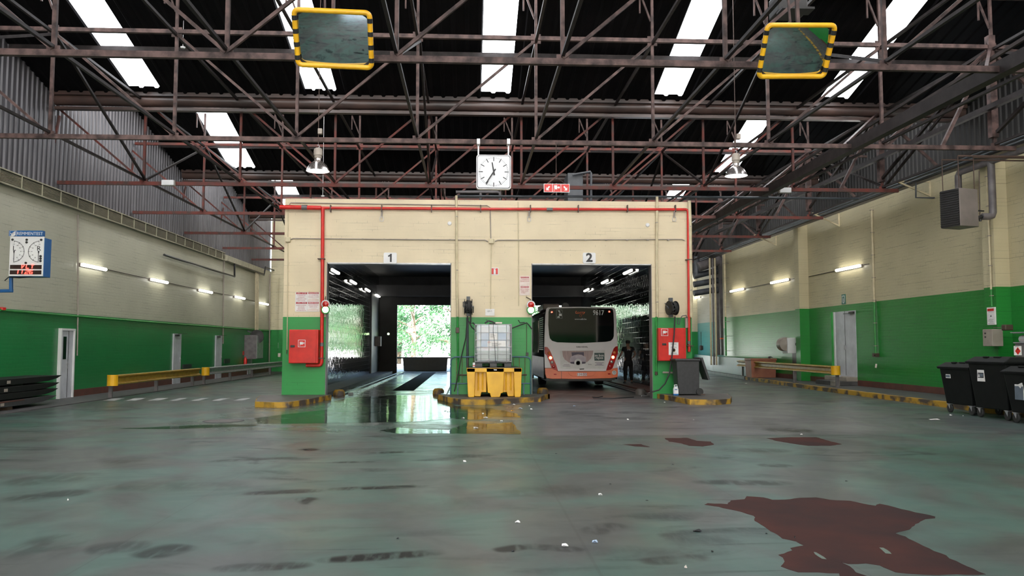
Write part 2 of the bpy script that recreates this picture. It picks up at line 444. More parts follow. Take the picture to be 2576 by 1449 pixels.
def floor_mat():
    m = bpy.data.materials.new('workshop floor'); m.use_nodes = True
    nt, bs, N, K = nodes(m)
    geo = N('ShaderNodeNewGeometry'); sx = N('ShaderNodeSeparateXYZ'); K(geo.outputs['Position'], sx.inputs[0])

    def math_(op, a, b=None, c=None, clamp=False):
        n = N('ShaderNodeMath'); n.operation = op; n.use_clamp = clamp
        for i, v in enumerate((a, b, c)):
            if v is None: continue
            if isinstance(v, (int, float)): n.inputs[i].default_value = v
            else: K(v, n.inputs[i])
        return n.outputs[0]

    def noise(scale, sc3=(1, 1, 1), rot=0.0, det=6, dist=0.0):
        mp = N('ShaderNodeMapping'); mp.inputs['Scale'].default_value = sc3; mp.inputs['Rotation'].default_value = (0, 0, rot)
        nz = N('ShaderNodeTexNoise'); nz.inputs['Scale'].default_value = scale; nz.inputs['Detail'].default_value = det
        nz.inputs['Distortion'].default_value = dist
        K(geo.outputs['Position'], mp.inputs[0]); K(mp.outputs[0], nz.inputs['Vector'])
        return nz.outputs[0]

    def ramp(v, a, b, c=0.0, d=1.0):
        n = N('ShaderNodeMapRange'); n.interpolation_type = 'SMOOTHSTEP'
        n.inputs[1].default_value = a; n.inputs[2].default_value = b; n.inputs[3].default_value = c; n.inputs[4].default_value = d
        K(v, n.inputs[0]); return n.outputs[0]

    def mixc(f, a, b):
        n = N('ShaderNodeMix'); n.data_type = 'RGBA'
        if isinstance(f, float): n.inputs[0].default_value = f
        else: K(f, n.inputs[0])
        for i, v in ((6, a), (7, b)):
            if isinstance(v, tuple): n.inputs[i].default_value = v
            else: K(v, n.inputs[i])
        return n.outputs[2]
    X, Y = sx.outputs[0], sx.outputs[1]
    greenpaint = mixc(ramp(noise(0.35), 0.3, 0.7), (0.044, 0.092, 0.076, 1), (0.066, 0.118, 0.102, 1))
    worn = mixc(ramp(noise(0.55, (1, 0.8, 1), 0.4, 10, 1.2), 0.42, 0.60), greenpaint, (0.066, 0.074, 0.070, 1))
    worn = mixc(ramp(noise(1.3, (1, .8, 1), 0.2, 10, 0.8), 0.46, 0.70, 0.0, 0.6), worn, (0.04, 0.044, 0.043, 1))
    grey = mixc(ramp(noise(0.8, (0.8, 1, 1), 0.1, 10, .8), 0.35, 0.65), (0.085, 0.086, 0.09, 1), (0.125, 0.126, 0.128, 1))
    # bay of bare grey concrete, right of x 0.87 and beyond y 14
    wob = math_('MULTIPLY_ADD', noise(1.5), 0.05, -0.025)
    reg = math_('MULTIPLY', math_('GREATER_THAN', math_('ADD', X, wob), 0.87), math_('GREATER_THAN', math_('ADD', Y, wob), 14.0))
    fade = ramp(X, 5.5, 11.0, 1.0, 0.35)
    c = mixc(math_('MULTIPLY', reg, fade), worn, grey)
    # inside the bays and beyond: one flat darker concrete tone
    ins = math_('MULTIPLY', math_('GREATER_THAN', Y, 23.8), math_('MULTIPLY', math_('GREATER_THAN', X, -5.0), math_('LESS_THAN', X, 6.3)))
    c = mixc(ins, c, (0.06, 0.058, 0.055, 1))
    # reddish tint, broken by noise, in front of the right bay
    rd = math_('MULTIPLY', math_('MULTIPLY', ramp(X, 1.6, 2.6), ramp(X, 4.4, 5.6, 1.0, 0.0)), math_('MULTIPLY', ramp(Y, 20.0, 22.5), ramp(Y, 24.5, 26, 1.0, 0.0)))
    c = mixc(math_('MULTIPLY', rd, ramp(noise(1.2, (0.6, 1.5, 1)), 0.45, 0.65, 0, 0.55)), c, (0.22, 0.07, 0.055, 1))
    # tyre dirt: long sideways streaks and slanted sweeps
    s1 = ramp(noise(1.1, (0.6, 1.1, 1), 0.12, 10, 0.9), 0.56, 0.70)
    s2 = ramp(noise(0.9, (0.5, 1.5, 1), 0.75, 10, 0.6), 0.57, 0.72)
    s3 = ramp(noise(2.6, (0.25, 2.5, 1), -0.6, 9, 0.3), 0.60, 0.74)
    area = ramp(noise(0.22, (1, 1, 1), 0.3, 3), 0.40, 0.54)
    st = math_('MULTIPLY', math_('MAXIMUM', s1, math_('MAXIMUM', s2, math_('MULTIPLY', s3, 0.7))), math_('MULTIPLY', ramp(noise(22.0, (1, 0.25, 1), 0, 3), 0.2, 0.6, 0.55, 1.0), math_('MULTIPLY_ADD', area, 0.85, 0.15)))
    c = mixc(math_('MULTIPLY', st, 0.85), c, (0.018, 0.022, 0.024, 1))
    # single tyre marks: soft ellipses broken up by fine noise
    mn = math_('MULTIPLY', ramp(noise(7.0, (1.4, .35, 1), .3, 7), 0.25, 0.55), ramp(noise(1.6, (1, 1, 1), 0, 8, 1.0), 0.25, 0.5))
    tot = None
    for (ax_, ay_, bx_, by_, wd, am) in MARKS:
        A = at(ax_, ay_, Z=0); B = at(bx_, by_, Z=0)
        cx_, cy_ = (A.x + B.x) / 2, (A.y + B.y) / 2
        Lh = (B - A).length / 2; ca, sa = (B.x - A.x) / 2 / Lh, (B.y - A.y) / 2 / Lh
        dx, dy = math_('SUBTRACT', X, cx_), math_('SUBTRACT', Y, cy_)
        u = math_('MULTIPLY_ADD', dx, ca / Lh, math_('MULTIPLY', dy, sa / Lh))
        v = math_('MULTIPLY_ADD', dx, -sa / wd, math_('MULTIPLY', dy, ca / wd))
        u2 = math_('POWER', math_('ABSOLUTE', u), 4.0); v2 = math_('MULTIPLY', v, v)
        k_ = math_('MULTIPLY', ramp(math_('ADD', u2, v2), 0.15, 1.0, 1.0, 0.0), am)
        tot = k_ if tot is None else math_('MAXIMUM', tot, k_)
    mk_ = math_('MULTIPLY', tot, mn)
    c = mixc(mk_, c, (0.010, 0.010, 0.011, 1))
    # joint lines
    j1 = math_('MULTIPLY', math_('LESS_THAN', math_('ABSOLUTE', math_('SUBTRACT', math_('ADD', Y, wob), 14.0)), 0.018), math_('GREATER_THAN', X, 0.87))
    j2 = math_('MULTIPLY', math_('LESS_THAN', math_('ABSOLUTE', math_('SUBTRACT', X, 0.87)), 0.012), math_('LESS_THAN', Y, 21.5))
    j3 = math_('LESS_THAN', math_('ABSOLUTE', math_('SUBTRACT', math_('FRACT', math_('MULTIPLY', X, 0.19)), 0.5)), 0.0015)
    jj = math_('MAXIMUM', j1, math_('MULTIPLY', math_('MAXIMUM', j2, j3), 0.4))
    c = mixc(math_('MULTIPLY', jj, 0.8), c, (0.02, 0.02, 0.02, 1))
    n = N('ShaderNodeMix')
    # dampness in front of and inside the left bay
    wet = math_('MULTIPLY', math_('MULTIPLY', ramp(X, -6.6, -4.2), ramp(X, 0.2, 1.8, 1.0, 0.0)), math_('MULTIPLY', ramp(Y, 13.6, 16.5), ramp(Y, 47.0, 49.0, 1.0, 0.3)))
    wetn = math_('MULTIPLY', wet, ramp(noise(1.0, (0.6, 1.6, 1), 0, 6), 0.30, 0.60, 0.35, 1.0))
    rgh = math_('ADD', math_('MULTIPLY_ADD', noise(1.1, (1, .9, 1), 0, 9, .8), 0.34, 0.20), math_('MULTIPLY', st, 0.08))
    rgh = math_('MULTIPLY', rgh, math_('MULTIPLY_ADD', wetn, -0.5, 1.0))
    c = mixc(math_('MULTIPLY', wetn, 0.12), c, (0.035, 0.045, 0.04, 1))
    K(c, bs.inputs['Base Color']); K(rgh, bs.inputs['Roughness'])
    K(math_('MULTIPLY', math_('MULTIPLY_ADD', math_('MAXIMUM', mk_, math_('MULTIPLY', st, .6)), -0.85, 1.0), 0.36), bs.inputs['Specular IOR Level'])
    bp = N('ShaderNodeBump'); bp.inputs['Strength'].default_value = 0.12; bp.inputs['Distance'].default_value = 0.004
    K(noise(5.0, (1, 1, 1), 0, 5), bp.inputs['Height']); K(bp.outputs[0], bs.inputs['Normal'])
    return m


XL, XR, YF, YB = -11.5, 13.4, 23.75, 49.0
floor = struct('floor', MB().box(-12.0, 19.0, -9.5, 49.0, -0.2, 0.0), floor_mat())
WM[floor] = Matrix.Translation(floor.location)
M['ground'] = mat('sunlit pavement', (0.46, 0.45, 0.43, 1), (0.38, 0.37, 0.35, 1), 0.4, 0.8)
g = struct('ground', MB().box(-60, 60, 49.0, 260, -0.25, -0.02), M['ground'])


def roughen(pts, amp, steps=6, seed=1):
    rnd = random.Random(seed); out = []
    for i, a in enumerate(pts):
        b = pts[(i + 1) % len(pts)]
        d = b - a; n = Vector((-d.y, d.x, 0))
        if n.length > 0: n.normalize()
        k = max(1, min(steps, int(d.length / 0.06)))
        for q in range(k):
            t = q / k
            out.append(a + d * t + n * (rnd.uniform(-amp, amp) if q else 0))
    return out


def patch(name, px, mtl, z=0.0012, amp=0.012, off=(1288, 1000, 2.0), seed=1, parent=floor):
    pts = [at(x / off[2] + off[0], y / off[2] + off[1], Z=0) for x, y in px]
    pts = roughen(pts, amp, seed=seed)
    mb = MB(); mb.prism([Vector((p.x, p.y, 0.0002)) for p in pts], (0, 0, z))
    import bmesh
    return build(name, mb, mtl, parent)


M['undercoat'] = mat('red brown undercoat', (0.062, 0.023, 0.019, 1), (0.028, 0.017, 0.017, 1), 1.4, 0.7, spec=0.08, thr=(0.35, 0.7), detail=7)
M['floorline'] = mat('white floor paint', (0.42, 0.42, 0.42, 1), (0.22, 0.24, 0.23, 1), 3, 0.5, thr=(0.4, 0.65))
big = [(968, 540), (985, 532), (1085, 537), (1100, 518), (1170, 512), (1180, 497), (1265, 503), (1310, 515), (1400, 512), (1450, 505), (1530, 503), (1600, 515), (1700, 520), (1760, 533), (1830, 545), (1850, 535), (1925, 552), (2000, 570), (2130, 600), (2128, 608), (2080, 612), (2025, 645), (2000, 665), (1928, 683), (1980, 700), (2020, 722), (2100, 760), (2160, 785), (2185, 795), (2200, 810), (2290, 850), (2385, 890), (2100, 893), (1930, 880), (1870, 855), (1850, 845), (1780, 835), (1690, 838), (1655, 828), (1700, 850), (1730, 880), (1790, 900), (1800, 935), (1660, 935), (1645, 885), (1440, 880), (1352, 850), (1372, 825), (1362, 805), (1340, 792), (1410, 770), (1400, 758), (1468, 745), (1430, 725), (1360, 710), (1335, 690), (1290, 665), (1270, 650), (1220, 620), (1215, 595), (1180, 585), (1120, 568), (1040, 550)]
patch('bare_patch', big, M['undercoat'])['label'] = 'large red brown patch where the paint is gone'
patch('bare_patch', [(768, 205), (880, 203), (930, 218), (1000, 222), (1015, 238), (960, 247), (890, 243), (850, 230), (790, 222)], M['undercoat'], seed=2)
patch('bare_patch', [(1280, 205), (1400, 200), (1530, 200), (1600, 220), (1660, 235), (1600, 243), (1490, 243), (1430, 235), (1340, 220)], M['undercoat'], seed=3)
patch('bare_patch', [(555, 235), (650, 235), (695, 250), (620, 246)], M['undercoat'], seed=4)
M['chip'] = mat('remaining green paint', (0.10, 0.15, 0.12, 1), None, 4, 0.4)
patch('paint_chip', [(1518, 778), (1530, 780), (1583, 815), (1560, 812)], M['chip'], z=0.002, seed=5)
patch('paint_chip', [(1848, 756), (1868, 757), (1910, 788), (1880, 785)], M['chip'], z=0.002, seed=6)
for x0, x1 in ((259, 315), (314, 368), (371, 424), (427, 472), (481, 526), (533, 579), (586, 634)):
    q = [at(x0, 1008, Z=0), at(x0 + 26, 1001.5, Z=0), at(x1, 1001.5, Z=0), at(x1 - 27, 1008, Z=0)]
    build('painted_dash', MB().prism([Vector((p.x, p.y, 0.0003)) for p in q], (0, 0, 0.0012)), M['floorline'], floor)

# puddles
def water_mat():
    m = bpy.data.materials.new('standing water'); m.use_nodes = True
    nt = m.node_tree; N = nt.nodes.new; K = nt.links.new
    for n in list(nt.nodes): nt.nodes.remove(n)
    out = N('ShaderNodeOutputMaterial'); tr = N('ShaderNodeBsdfTransparent'); gl = N('ShaderNodeBsdfGlossy'); mx = N('ShaderNodeMixShader'); fr = N('ShaderNodeFresnel')
    tr.inputs[0].default_value = (0.9, 0.93, 0.9, 1); gl.inputs['Roughness'].default_value = 0.03; fr.inputs[0].default_value = 1.30
    geo = N('ShaderNodeNewGeometry'); mp = N('ShaderNodeMapping'); mp.inputs['Scale'].default_value = (1.0, 1.6, 1); nz = N('ShaderNodeTexNoise'); nz.inputs['Scale'].default_value = 5; nz.inputs['Detail'].default_value = 3
    bp = N('ShaderNodeBump'); bp.inputs['Strength'].default_value = 0.55; bp.inputs['Distance'].default_value = 0.004
    K(geo.outputs['Position'], mp.inputs[0]); K(mp.outputs[0], nz.inputs['Vector']); K(nz.outputs[0], bp.inputs['Height']); K(bp.outputs[0], gl.inputs['Normal'])
    fm = N('ShaderNodeMath'); fm.operation = 'MULTIPLY'; fm.inputs[1].default_value = 0.5; K(fr.outputs[0], fm.inputs[0]); K(fm.outputs[0], mx.inputs[0]); K(tr.outputs[0], mx.inputs[1]); K(gl.outputs[0], mx.inputs[2]); K(mx.outputs[0], out.inputs[0])
    return m


M['water'] = water_mat()
for i, (px, lab) in enumerate((
    ([(955, 1083), (1000, 1076), (1060, 1079), (1130, 1082), (1165, 1066), (1180, 1062), (1230, 1066), (1290, 1062), (1310, 1092), (1200, 1091), (1100, 1090), (1000, 1091)], 'sharp edged puddle mirroring the yellow pallet, nearest the camera'),
    ([(640, 1052), (700, 1044), (822, 1030), (836, 1010), (880, 1000), (1000, 994), (1090, 996), (1118, 1008), (1150, 1022), (1230, 1026), (1300, 1040), (1310, 1050), (1240, 1048), (1200, 1057), (1135, 1052), (1060, 1060), (1000, 1062), (820, 1064), (650, 1066)], 'long wet sheet of water in front of bay one'),
    ([(300, 1078), (520, 1068), (650, 1068), (640, 1072), (430, 1079)], 'thin strip of water left of the kerb island, by the manhole'))):
    pts = [at(x, y, Z=0.003) for x, y in px]
    pts = roughen(pts, 0.03, 8, seed=20 + i)
    tag(build('puddle', MB().prism([Vector((p.x, p.y, 0.0016)) for p in pts], (0, 0, 0.0015)), M['water']), lab, 'puddle')

# ------------------------------------------------------------------ outer walls
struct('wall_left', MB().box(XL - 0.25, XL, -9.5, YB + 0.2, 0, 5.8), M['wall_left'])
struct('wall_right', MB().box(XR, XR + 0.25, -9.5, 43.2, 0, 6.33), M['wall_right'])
M['wall_far'] = brick_mat('brick tinted with daylight', 1, 2.96, (0.12, 0.36, 0.36, 1), (0.5, 0.5, 0.45, 1), bumps=0.8, rough=0.35)  # pale cyan of the outside daylight is put into the brick colour
struct('wall_right_far', MB().box(15.0, 15.25, 43.2, 54.4, 0, 6.33), M['wall_far'])
struct('wall_right_recess', MB().box(XR, 15.25, 43.2, 43.45, 0, 6.33), M['wall_back'])
struct('wall_back_left', MB().box(XL, -5.2, YB, YB + 0.2, 0, 12.0), M['wall_back'])
struct('wall_back_right', MB().box(6.38, 15.2, 54.2, 54.4, 3.0, 12.0).box(13.4, 15.2, 54.2, 54.4, 0, 3.0), M['wall_back'])
struct('wall_back_middle', MB().box(-5.2, 6.4, YB, YB + 0.2, 5.4, 12.0), M['wall_back'])
struct('wall_block_far', MB().box(6.4, 6.6, YB, 54.3, 0, 12.0), M['wall_back'])
struct('wall_behind', MB().box(-12, -5.5, -9.7, -9.5, 0, 12.0).box(4.0, 15.4, -9.7, -9.5, 0, 12.0).box(-5.5, 4.0, -9.7, -9.5, 5.0, 12.0), M['wall_back'])  # unseen doorway added so that daylight reaches the bus rear
struct('ground_front', MB().box(-60, 60, -120, -9.5, -0.25, -0.02), M['ground'] if 'ground' in M else mat('sunlit forecourt', (0.46, 0.45, 0.43, 1), None, 0.4, 0.8))
# far back-left corner pilasters
for x0, x1, ln in ((-10.95, -10.55, 'narrow'), (-9.7, -9.0, 'wide')):
    struct('trim_1' if ln == 'narrow' else 'trim_2', MB().box(x0, x1, YB - 0.25, YB, 0, 5.5), M['wall_back'])
# pilasters of the right wall
for k, (px, dx, dy) in enumerate(((2020, 0.30, 0.62), (2530, 0.30, 0.62))):
    near_y = at((2036, 2545)[k], 800, X=XR).y
    px_face = at((2012, 2508)[k], 800, Y=near_y).x
    far_y = at((2001, 2478)[k], 800, X=px_face).y
    struct('trim_%d' % (3 + k), MB().box(px_face, XR, near_y, far_y, 0.13, 6.33), M['wall_right'])
    XPIL = px_face
# base bands
struct('baseboard_left', MB().box(XL, XL + 0.025, 24.35, YB, 0, 0.22), M['brownbase'])
struct('baseboard_right', MB().box(XR - 0.02, XR, 5, 43.2, 0.13, 0.32), M['brownbase'])
# strip of pavement on both sides
struct('pavement_left', MB().box(XL, -10.15, 19.0, YB, 0, 0.02), M['asphalt'])
p = [(11.7, 0), (13.4, 0), (13.4, 43.2), (13.0, 43.2), (12.35, 36.6), (11.82, 28.1)]
struct('pavement_right', MB().prism([Vector((x, y, 0)) for x, y in p], (0, 0, 0.125)), M['asphalt'])
kb = MB()
for a, b in (((11.62, 0), (11.68, 20.0)), ((11.68, 20.0), (11.80, 28.1)), ((11.80, 28.1), (12.33, 36.6))):
    kb.beam((a[0], a[1], 0.065), (b[0], b[1], 0.065), 0.2, 0.13)
struct('kerb_right', kb, M['kerb'])

# corrugated sheeting above the walls
def corrug(x, y0, y1, z0, z1, per=0.24, dep=0.035):
    prof = []; y = y0
    while y < y1:
        prof += [(0, y), (0, y + per * 0.55), (dep, y + per * 0.68), (dep, y + per * 0.9)]
        y += per
    mb = MB(); vs = []; fs = []
    for d, yy in prof: vs += [(x + d, yy, z0), (x + d, yy, z1)]
    for i in range(len(prof) - 1): fs.append((2 * i, 2 * i + 2, 2 * i + 3, 2 * i + 1))
    return mb.add(vs, fs)


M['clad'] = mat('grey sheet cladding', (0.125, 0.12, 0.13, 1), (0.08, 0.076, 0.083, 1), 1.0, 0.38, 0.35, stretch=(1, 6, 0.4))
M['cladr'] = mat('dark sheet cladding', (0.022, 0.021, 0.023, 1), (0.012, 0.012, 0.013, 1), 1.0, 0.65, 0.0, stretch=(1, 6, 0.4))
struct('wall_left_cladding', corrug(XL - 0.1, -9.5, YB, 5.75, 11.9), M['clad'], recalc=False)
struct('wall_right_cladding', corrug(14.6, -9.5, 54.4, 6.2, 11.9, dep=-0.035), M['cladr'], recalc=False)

# ------------------------------------------------------------------ saw-tooth roof
G0, GP = 13.08, 10.35
ZG, SL = 8.47, 0.26
SKY_X = [(-9.32, -8.50), (-4.55, -3.70), (0.32, 1.14), (5.22, 6.02), (10.02, 10.84)]


def roof_z(y):
    k = math.floor((y - G0) / GP)
    return ZG + SL * (G0 + (k + 1) * GP - y)


M['roof'] = mat('near black roof sheets', (0.0035, 0.0035, 0.0045, 1), (0.007, 0.006, 0.007, 1), 1.5, 0.8, spec=0.12)  # near black base colour with slight random variation


def sheet(mb, x0, x1, ya, yb):
    per = 0.33; n = max(1, round((x1 - x0) / per)); w = (x1 - x0) / n
    xs = []
    for i in range(n):
        xs += [(x0 + i * w, 0), (x0 + (i + 0.62) * w, 0), (x0 + (i + 0.72) * w, 0.045), (x0 + (i + 0.9) * w, 0.045)]
    xs.append((x1, 0))
    za, zb = roof_z(ya + 1e-4), roof_z(yb - 1e-4)
    vs = []
    for x, d in xs: vs += [(x, ya, za - d), (x, yb, zb - d)]
    mb.add(vs, [(2 * i, 2 * i + 2, 2 * i + 3, 2 * i + 1) for i in range(len(xs) - 1)])


nwin = 0
for k in range(-3, 4):
    y0 = G0 + k * GP; y1 = y0 + GP
    if k == -3: y0 = -9.6
    mb = MB(); cur = -12.0
    holes = SKY_X if k in (-3, -2, -1, 0) else [(-9.55, -8.52), (10.02, 10.86)] if k < 3 else []
    for a, b in holes:
        sheet(mb, cur, a, y0, y1)
        sheet(mb, a, b, y0, y0 + 1.2); sheet(mb, a, b, y1 - 0.5, y1)
        cur = b
        nwin += 1
        w = MB()
        w.prism([(a - .06, y0 + 1.1, roof_z(y0 + 1.1) + .005), (b + .06, y0 + 1.1, roof_z(y0 + 1.1) + .005), (b + .06, y1 - .4, roof_z(y1 - .4) + .005), (a - .06, y1 - .4, roof_z(y1 - .4) + .005)], (0, 0, .08))
        struct('window_%d' % nwin, w, M['skyglow'], recalc=False)
    sheet(mb, cur, 15.4, y0, y1)
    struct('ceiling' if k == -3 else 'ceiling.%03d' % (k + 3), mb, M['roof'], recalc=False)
    if k > -3 and y0 < 50:
        nwin += 1
        w = MB()
        w.box(-12.0, 15.4, y0 + 0.02, y0 + 0.12, ZG + 0.35, ZG + SL * GP + .12)
        o = struct('window_%d' % nwin, w, M['glazing'], recalc=False)
        fr = MB()
        for i in range(14):
            x = -11.5 + 2.0 * i
            fr.box(x - 0.03, x + 0.03, y0 + 0.14, y0 + 0.22, ZG + 0.35, ZG + SL * GP - 0.1)
        fr.box(-11.5, 14.5, y0 + 0.14, y0 + 0.22, 9.9, 9.98)
        build('window_frame', fr, M['rust2'], o)
# outer gable closing behind the glazing is the roof itself; gutters
for k, pos in ((-1, 'nearest, over the camera'), (0, 'first, above the nearest mirrors'), (1, 'over the front edge of the block'), (2, 'second row back above the block'), (3, 'farthest, deep in the hall')):
    y = G0 + k * GP
    g_ = MB(); g_.box(-11.5, 14.5, y - 0.22, y + 0.24, ZG - 0.05, ZG + 0.42)
    g_.tube([(-11.5, y + 0.02, ZG - 0.13), (14.5, y + 0.02, ZG - 0.13)], 0.17, 12)
    g_.box(-11.5, 14.5, y - 0.08, y + 0.1, ZG - 0.42, ZG - 0.34)
    tag(build('roof_gutter', g_, M['gutter'], smooth=True), 'brown steel valley gutter beam across the hall, ' + pos, 'gutter', 'valley gutters')

# ------------------------------------------------------------------ steel frame
NX = [-3.83 + 2.66 * k for k in range(-3, 7)]
ZB, ZT = 6.05, 8.44


def make_truss(mt, mt2, label):
    t = thing('roof_truss', label, 'roof truss', (0, 0, ZB), 'lattice trusses under the roof')
    build('bottom_chord', MB().beam((-11.5, 0, ZB), (12.6, 0, ZB), 0.09, 0.10), mt, t)
    c = MB().beam((-11.5, 0, ZT), (12.6, 0, ZT), 0.09, 0.09)
    build('top_chord', c, mt, t)
    n = len(NX)
    for i, x in enumerate(NX):
        build('vertical', MB().beam((x, 0.02, ZB), (x, 0.02, ZT), 0.065, 0.065), mt, t)
        d = None
        j = i - 1 if x < -3.9 else i + 1
        if 0 <= j < n:
            build('diagonal', MB().beam((x, -0.03, ZB + 0.05), (NX[j], -0.03, ZT - 0.05), 0.055, 0.055), mt, t)
        elif j < 0:
            build('diagonal', MB().beam((x, -0.03, ZB + 0.05), (-11.5, -0.03, ZT - 0.5), 0.06, 0.07), mt, t)
        if abs(x + 3.83) < 0.01:
            build('diagonal', MB().beam((x, -0.03, ZB + 0.05), (NX[i - 1], -0.03, ZT - 0.05), 0.055, 0.055), mt, t)
    gp = MB()
    for x in NX:
        gp.box(x - 0.11, x + 0.11, -0.015, 0.015, ZT - 0.12, ZT + 0.1)
        gp.box(x - 0.10, x + 0.10, -0.015, 0.015, ZB - 0.05, ZB + 0.12)
    build_each('gusset_plate', gp, mt, t)
    return t


PL = [(2.9, 0), (8.0, 0), (13.08, 0), (18.42, 0), (23.70, 1), (28.95, 1), (34.15, 1), (39.4, 1), (44.6, 1)]
TLAB = ['behind the camera', 'just above the camera', 'with the two mirrors before it', 'carrying the clock', 'over the block face', 'first behind the block face', 'second behind the block face', 'third behind the block face', 'farthest in the hall']
ta = make_truss(M['rust'], M['rust2'], 'pink brown lattice roof truss, ' + TLAB[0]); ta.location = (0, PL[0][0], ZB)
tb = make_truss(M['rustred'], M['rust2'], 'worn red lattice roof truss, ' + TLAB[4]); tb.location = (0, PL[4][0], ZB)
for i, (y, k) in enumerate(PL):
    if i in (0, 4): continue
    dup(tb if k else ta, (0, y, ZB), ('worn red lattice roof truss, ' if k else 'pink brown lattice roof truss, ') + TLAB[i])
# ties along the hall at every node line
for i, x in enumerate(NX):
    side = ('first','second','third','fourth','fifth','sixth','seventh','eighth','ninth','tenth')[i] + ' from the left wall'
    o = build('roof_tie', MB().beam((x, 2.9, ZB + 0.1), (x, 48.9, ZB + 0.1), 0.055, 0.055), M['rust2'])
    tag(o, 'thin dark tie bar along the bottom chords, ' + side, 'tie bar', 'tie bars along the hall')
    o = build('roof_tie', MB().beam((x, 2.9, ZT - 0.07), (x, 48.9, ZT - 0.07), 0.06, 0.06), M['rust2'])
    tag(o, 'thin dark tie bar along the top chords, ' + side, 'tie bar', 'tie bars along the hall')
# cross bracing in elevation between bottom and top node lines
bi = 0
ORD = ['first', 'second', 'third', 'fourth', 'fifth', 'sixth', 'seventh', 'eighth']
for xi, x in ((1, NX[1]), (4, NX[4]), (7, NX[7]), (9, NX[9])):
    for q in range(2, 8):
        ya, yb = PL[q][0], PL[q + 1][0]
        a, b = (ZB + 0.1, ZT - 0.1) if q % 2 == 0 else (ZT - 0.1, ZB + 0.1)
        o = build('roof_brace', MB().beam((x + 0.05, ya, a), (x + 0.05, yb, b), 0.055, 0.055), M['rust2'])
        tag(o, 'slanting roof brace on %s tie line from left, in the %s truss gap' % ({1: 'the second', 4: 'the fifth', 7: 'the eighth', 9: 'the last'}[xi], ORD[q - 2]), 'brace', 'slanting braces between trusses')
# purlins and short posts up to the roof
pi = 0
for k in (0, 1, 2):
    for dy in (2.7, 5.32, 7.95):
        y = G0 + k * GP + dy
        z = roof_z(y) - 0.14
        o = build('purlin', MB().beam((-11.5, y, z), (14.5, y, z), 0.07, 0.13), M['rust'] if dy == 5.32 else M['rust2'])
        tag(o, 'steel purlin under the roof sheets, %s in roof bay %s' % ({2.7: 'upper one', 5.32: 'middle one', 7.95: 'lower one'}[dy], ('nearest', 'middle', 'farthest')[k]), 'purlin', 'purlins')
for q in (3, 5, 7):
    y = PL[q][0]
    for i, x in enumerate(NX):
        z1 = roof_z(y) - 0.2
        t = MB().beam((x, y, ZT), (x, y, z1), 0.06, 0.06)
        t.beam((x - 0.28, y, z1), (x - 0.03, y, ZT + 0.45), 0.04, 0.04); t.beam((x - 0.28, y, z1), (x - 0.28, y, z1 - 0.5), 0.035, 0.035)
        o = build('roof_post', t, M['rust'])
        tag(o, 'short roof post on truss %s, %s from left' % (TLAB[q], ('first','second','third','fourth','fifth','sixth','seventh','eighth','ninth','tenth')[i]), 'post', 'short posts carrying purlins')
# longitudinal girders and right-hand columns
o = build('roof_girder', MB().beam((8.8, 2.0, 6.08), (8.8, 48.9, 6.08), 0.18, 0.24), M['rust2']); tag(o, 'heavy dark girder running the length of the hall above the right lane', 'girder')
o = build('roof_girder', MB().beam((11.9, 2.0, 6.95), (11.9, 54, 6.95), 0.12, 0.12), M['rust2']); tag(o, 'thinner dark girder running near the right wall cladding', 'girder')
for q in range(2, 9):
    y = PL[q][0]
    t = thing('side_frame', 'right hand braced column, on truss ' + TLAB[q], 'frame', (12.1, y, 6.3), 'braced columns above the right wall')
    build('column', MB().beam((12.1, y, 6.3), (12.1, y, 8.7), 0.16, 0.16), M['rust'], t)
    for x, z in ((9.6, 6.1), (10.9, 6.1), (14.3, 6.4), (14.3, 8.3)):
        build('brace', MB().beam((12.1, y + 0.06, 8.4), (x, y + 0.06, z), 0.075, 0.075), M['rust'], t)
    build('brace', MB().beam((12.1, y, 8.4), (8.8, min(y + 5.2, 48.9), 6.1), 0.07, 0.07), M['rust2'], t)
    build('brace', MB().beam((12.1, y, 8.4), (12.1, min(y + 5.2, 48.9), 6.4), 0.07, 0.07), M['rust2'], t)
    build('brace', MB().beam((12.1, y, 8.4), (8.6, max(y - 5.2, 3), 6.1), 0.06, 0.06), M['rust'], t)

# ------------------------------------------------------------------ the block with two bays
BX0, BX1, BZ = -5.22, 6.40, 5.67
O1, O2, OZ = (-4.02, -0.51), (1.78, 5.25), 3.85
w = MB()
for a, b, z0, z1 in ((BX0, O1[0], 0, BZ), (O1[1], O2[0], 0, BZ), (O2[1], BX1, 0, BZ), (O1[0], O1[1], OZ, BZ), (O2[0], O2[1], OZ, BZ)):
    w.box(a, b, YF, YF + 0.3, z0, z1)
struct('wall_block_front', w, M['wall_front'])
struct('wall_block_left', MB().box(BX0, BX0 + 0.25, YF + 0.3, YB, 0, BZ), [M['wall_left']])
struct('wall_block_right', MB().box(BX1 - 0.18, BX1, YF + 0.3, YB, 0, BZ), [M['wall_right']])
T1, T2 = (-4.95, -0.2), (1.45, 6.2)
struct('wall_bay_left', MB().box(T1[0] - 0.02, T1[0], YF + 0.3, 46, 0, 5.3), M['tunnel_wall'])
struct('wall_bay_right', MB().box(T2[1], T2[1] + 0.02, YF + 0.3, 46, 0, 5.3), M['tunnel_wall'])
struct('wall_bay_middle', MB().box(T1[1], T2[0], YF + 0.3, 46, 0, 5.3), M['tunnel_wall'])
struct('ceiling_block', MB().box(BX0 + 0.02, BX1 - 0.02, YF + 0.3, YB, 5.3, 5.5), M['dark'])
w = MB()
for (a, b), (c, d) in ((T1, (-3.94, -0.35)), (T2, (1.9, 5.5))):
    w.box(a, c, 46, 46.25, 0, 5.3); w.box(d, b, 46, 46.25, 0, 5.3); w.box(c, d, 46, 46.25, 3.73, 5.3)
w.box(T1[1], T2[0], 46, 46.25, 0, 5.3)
struct('wall_bay_end', w, M['dark'])
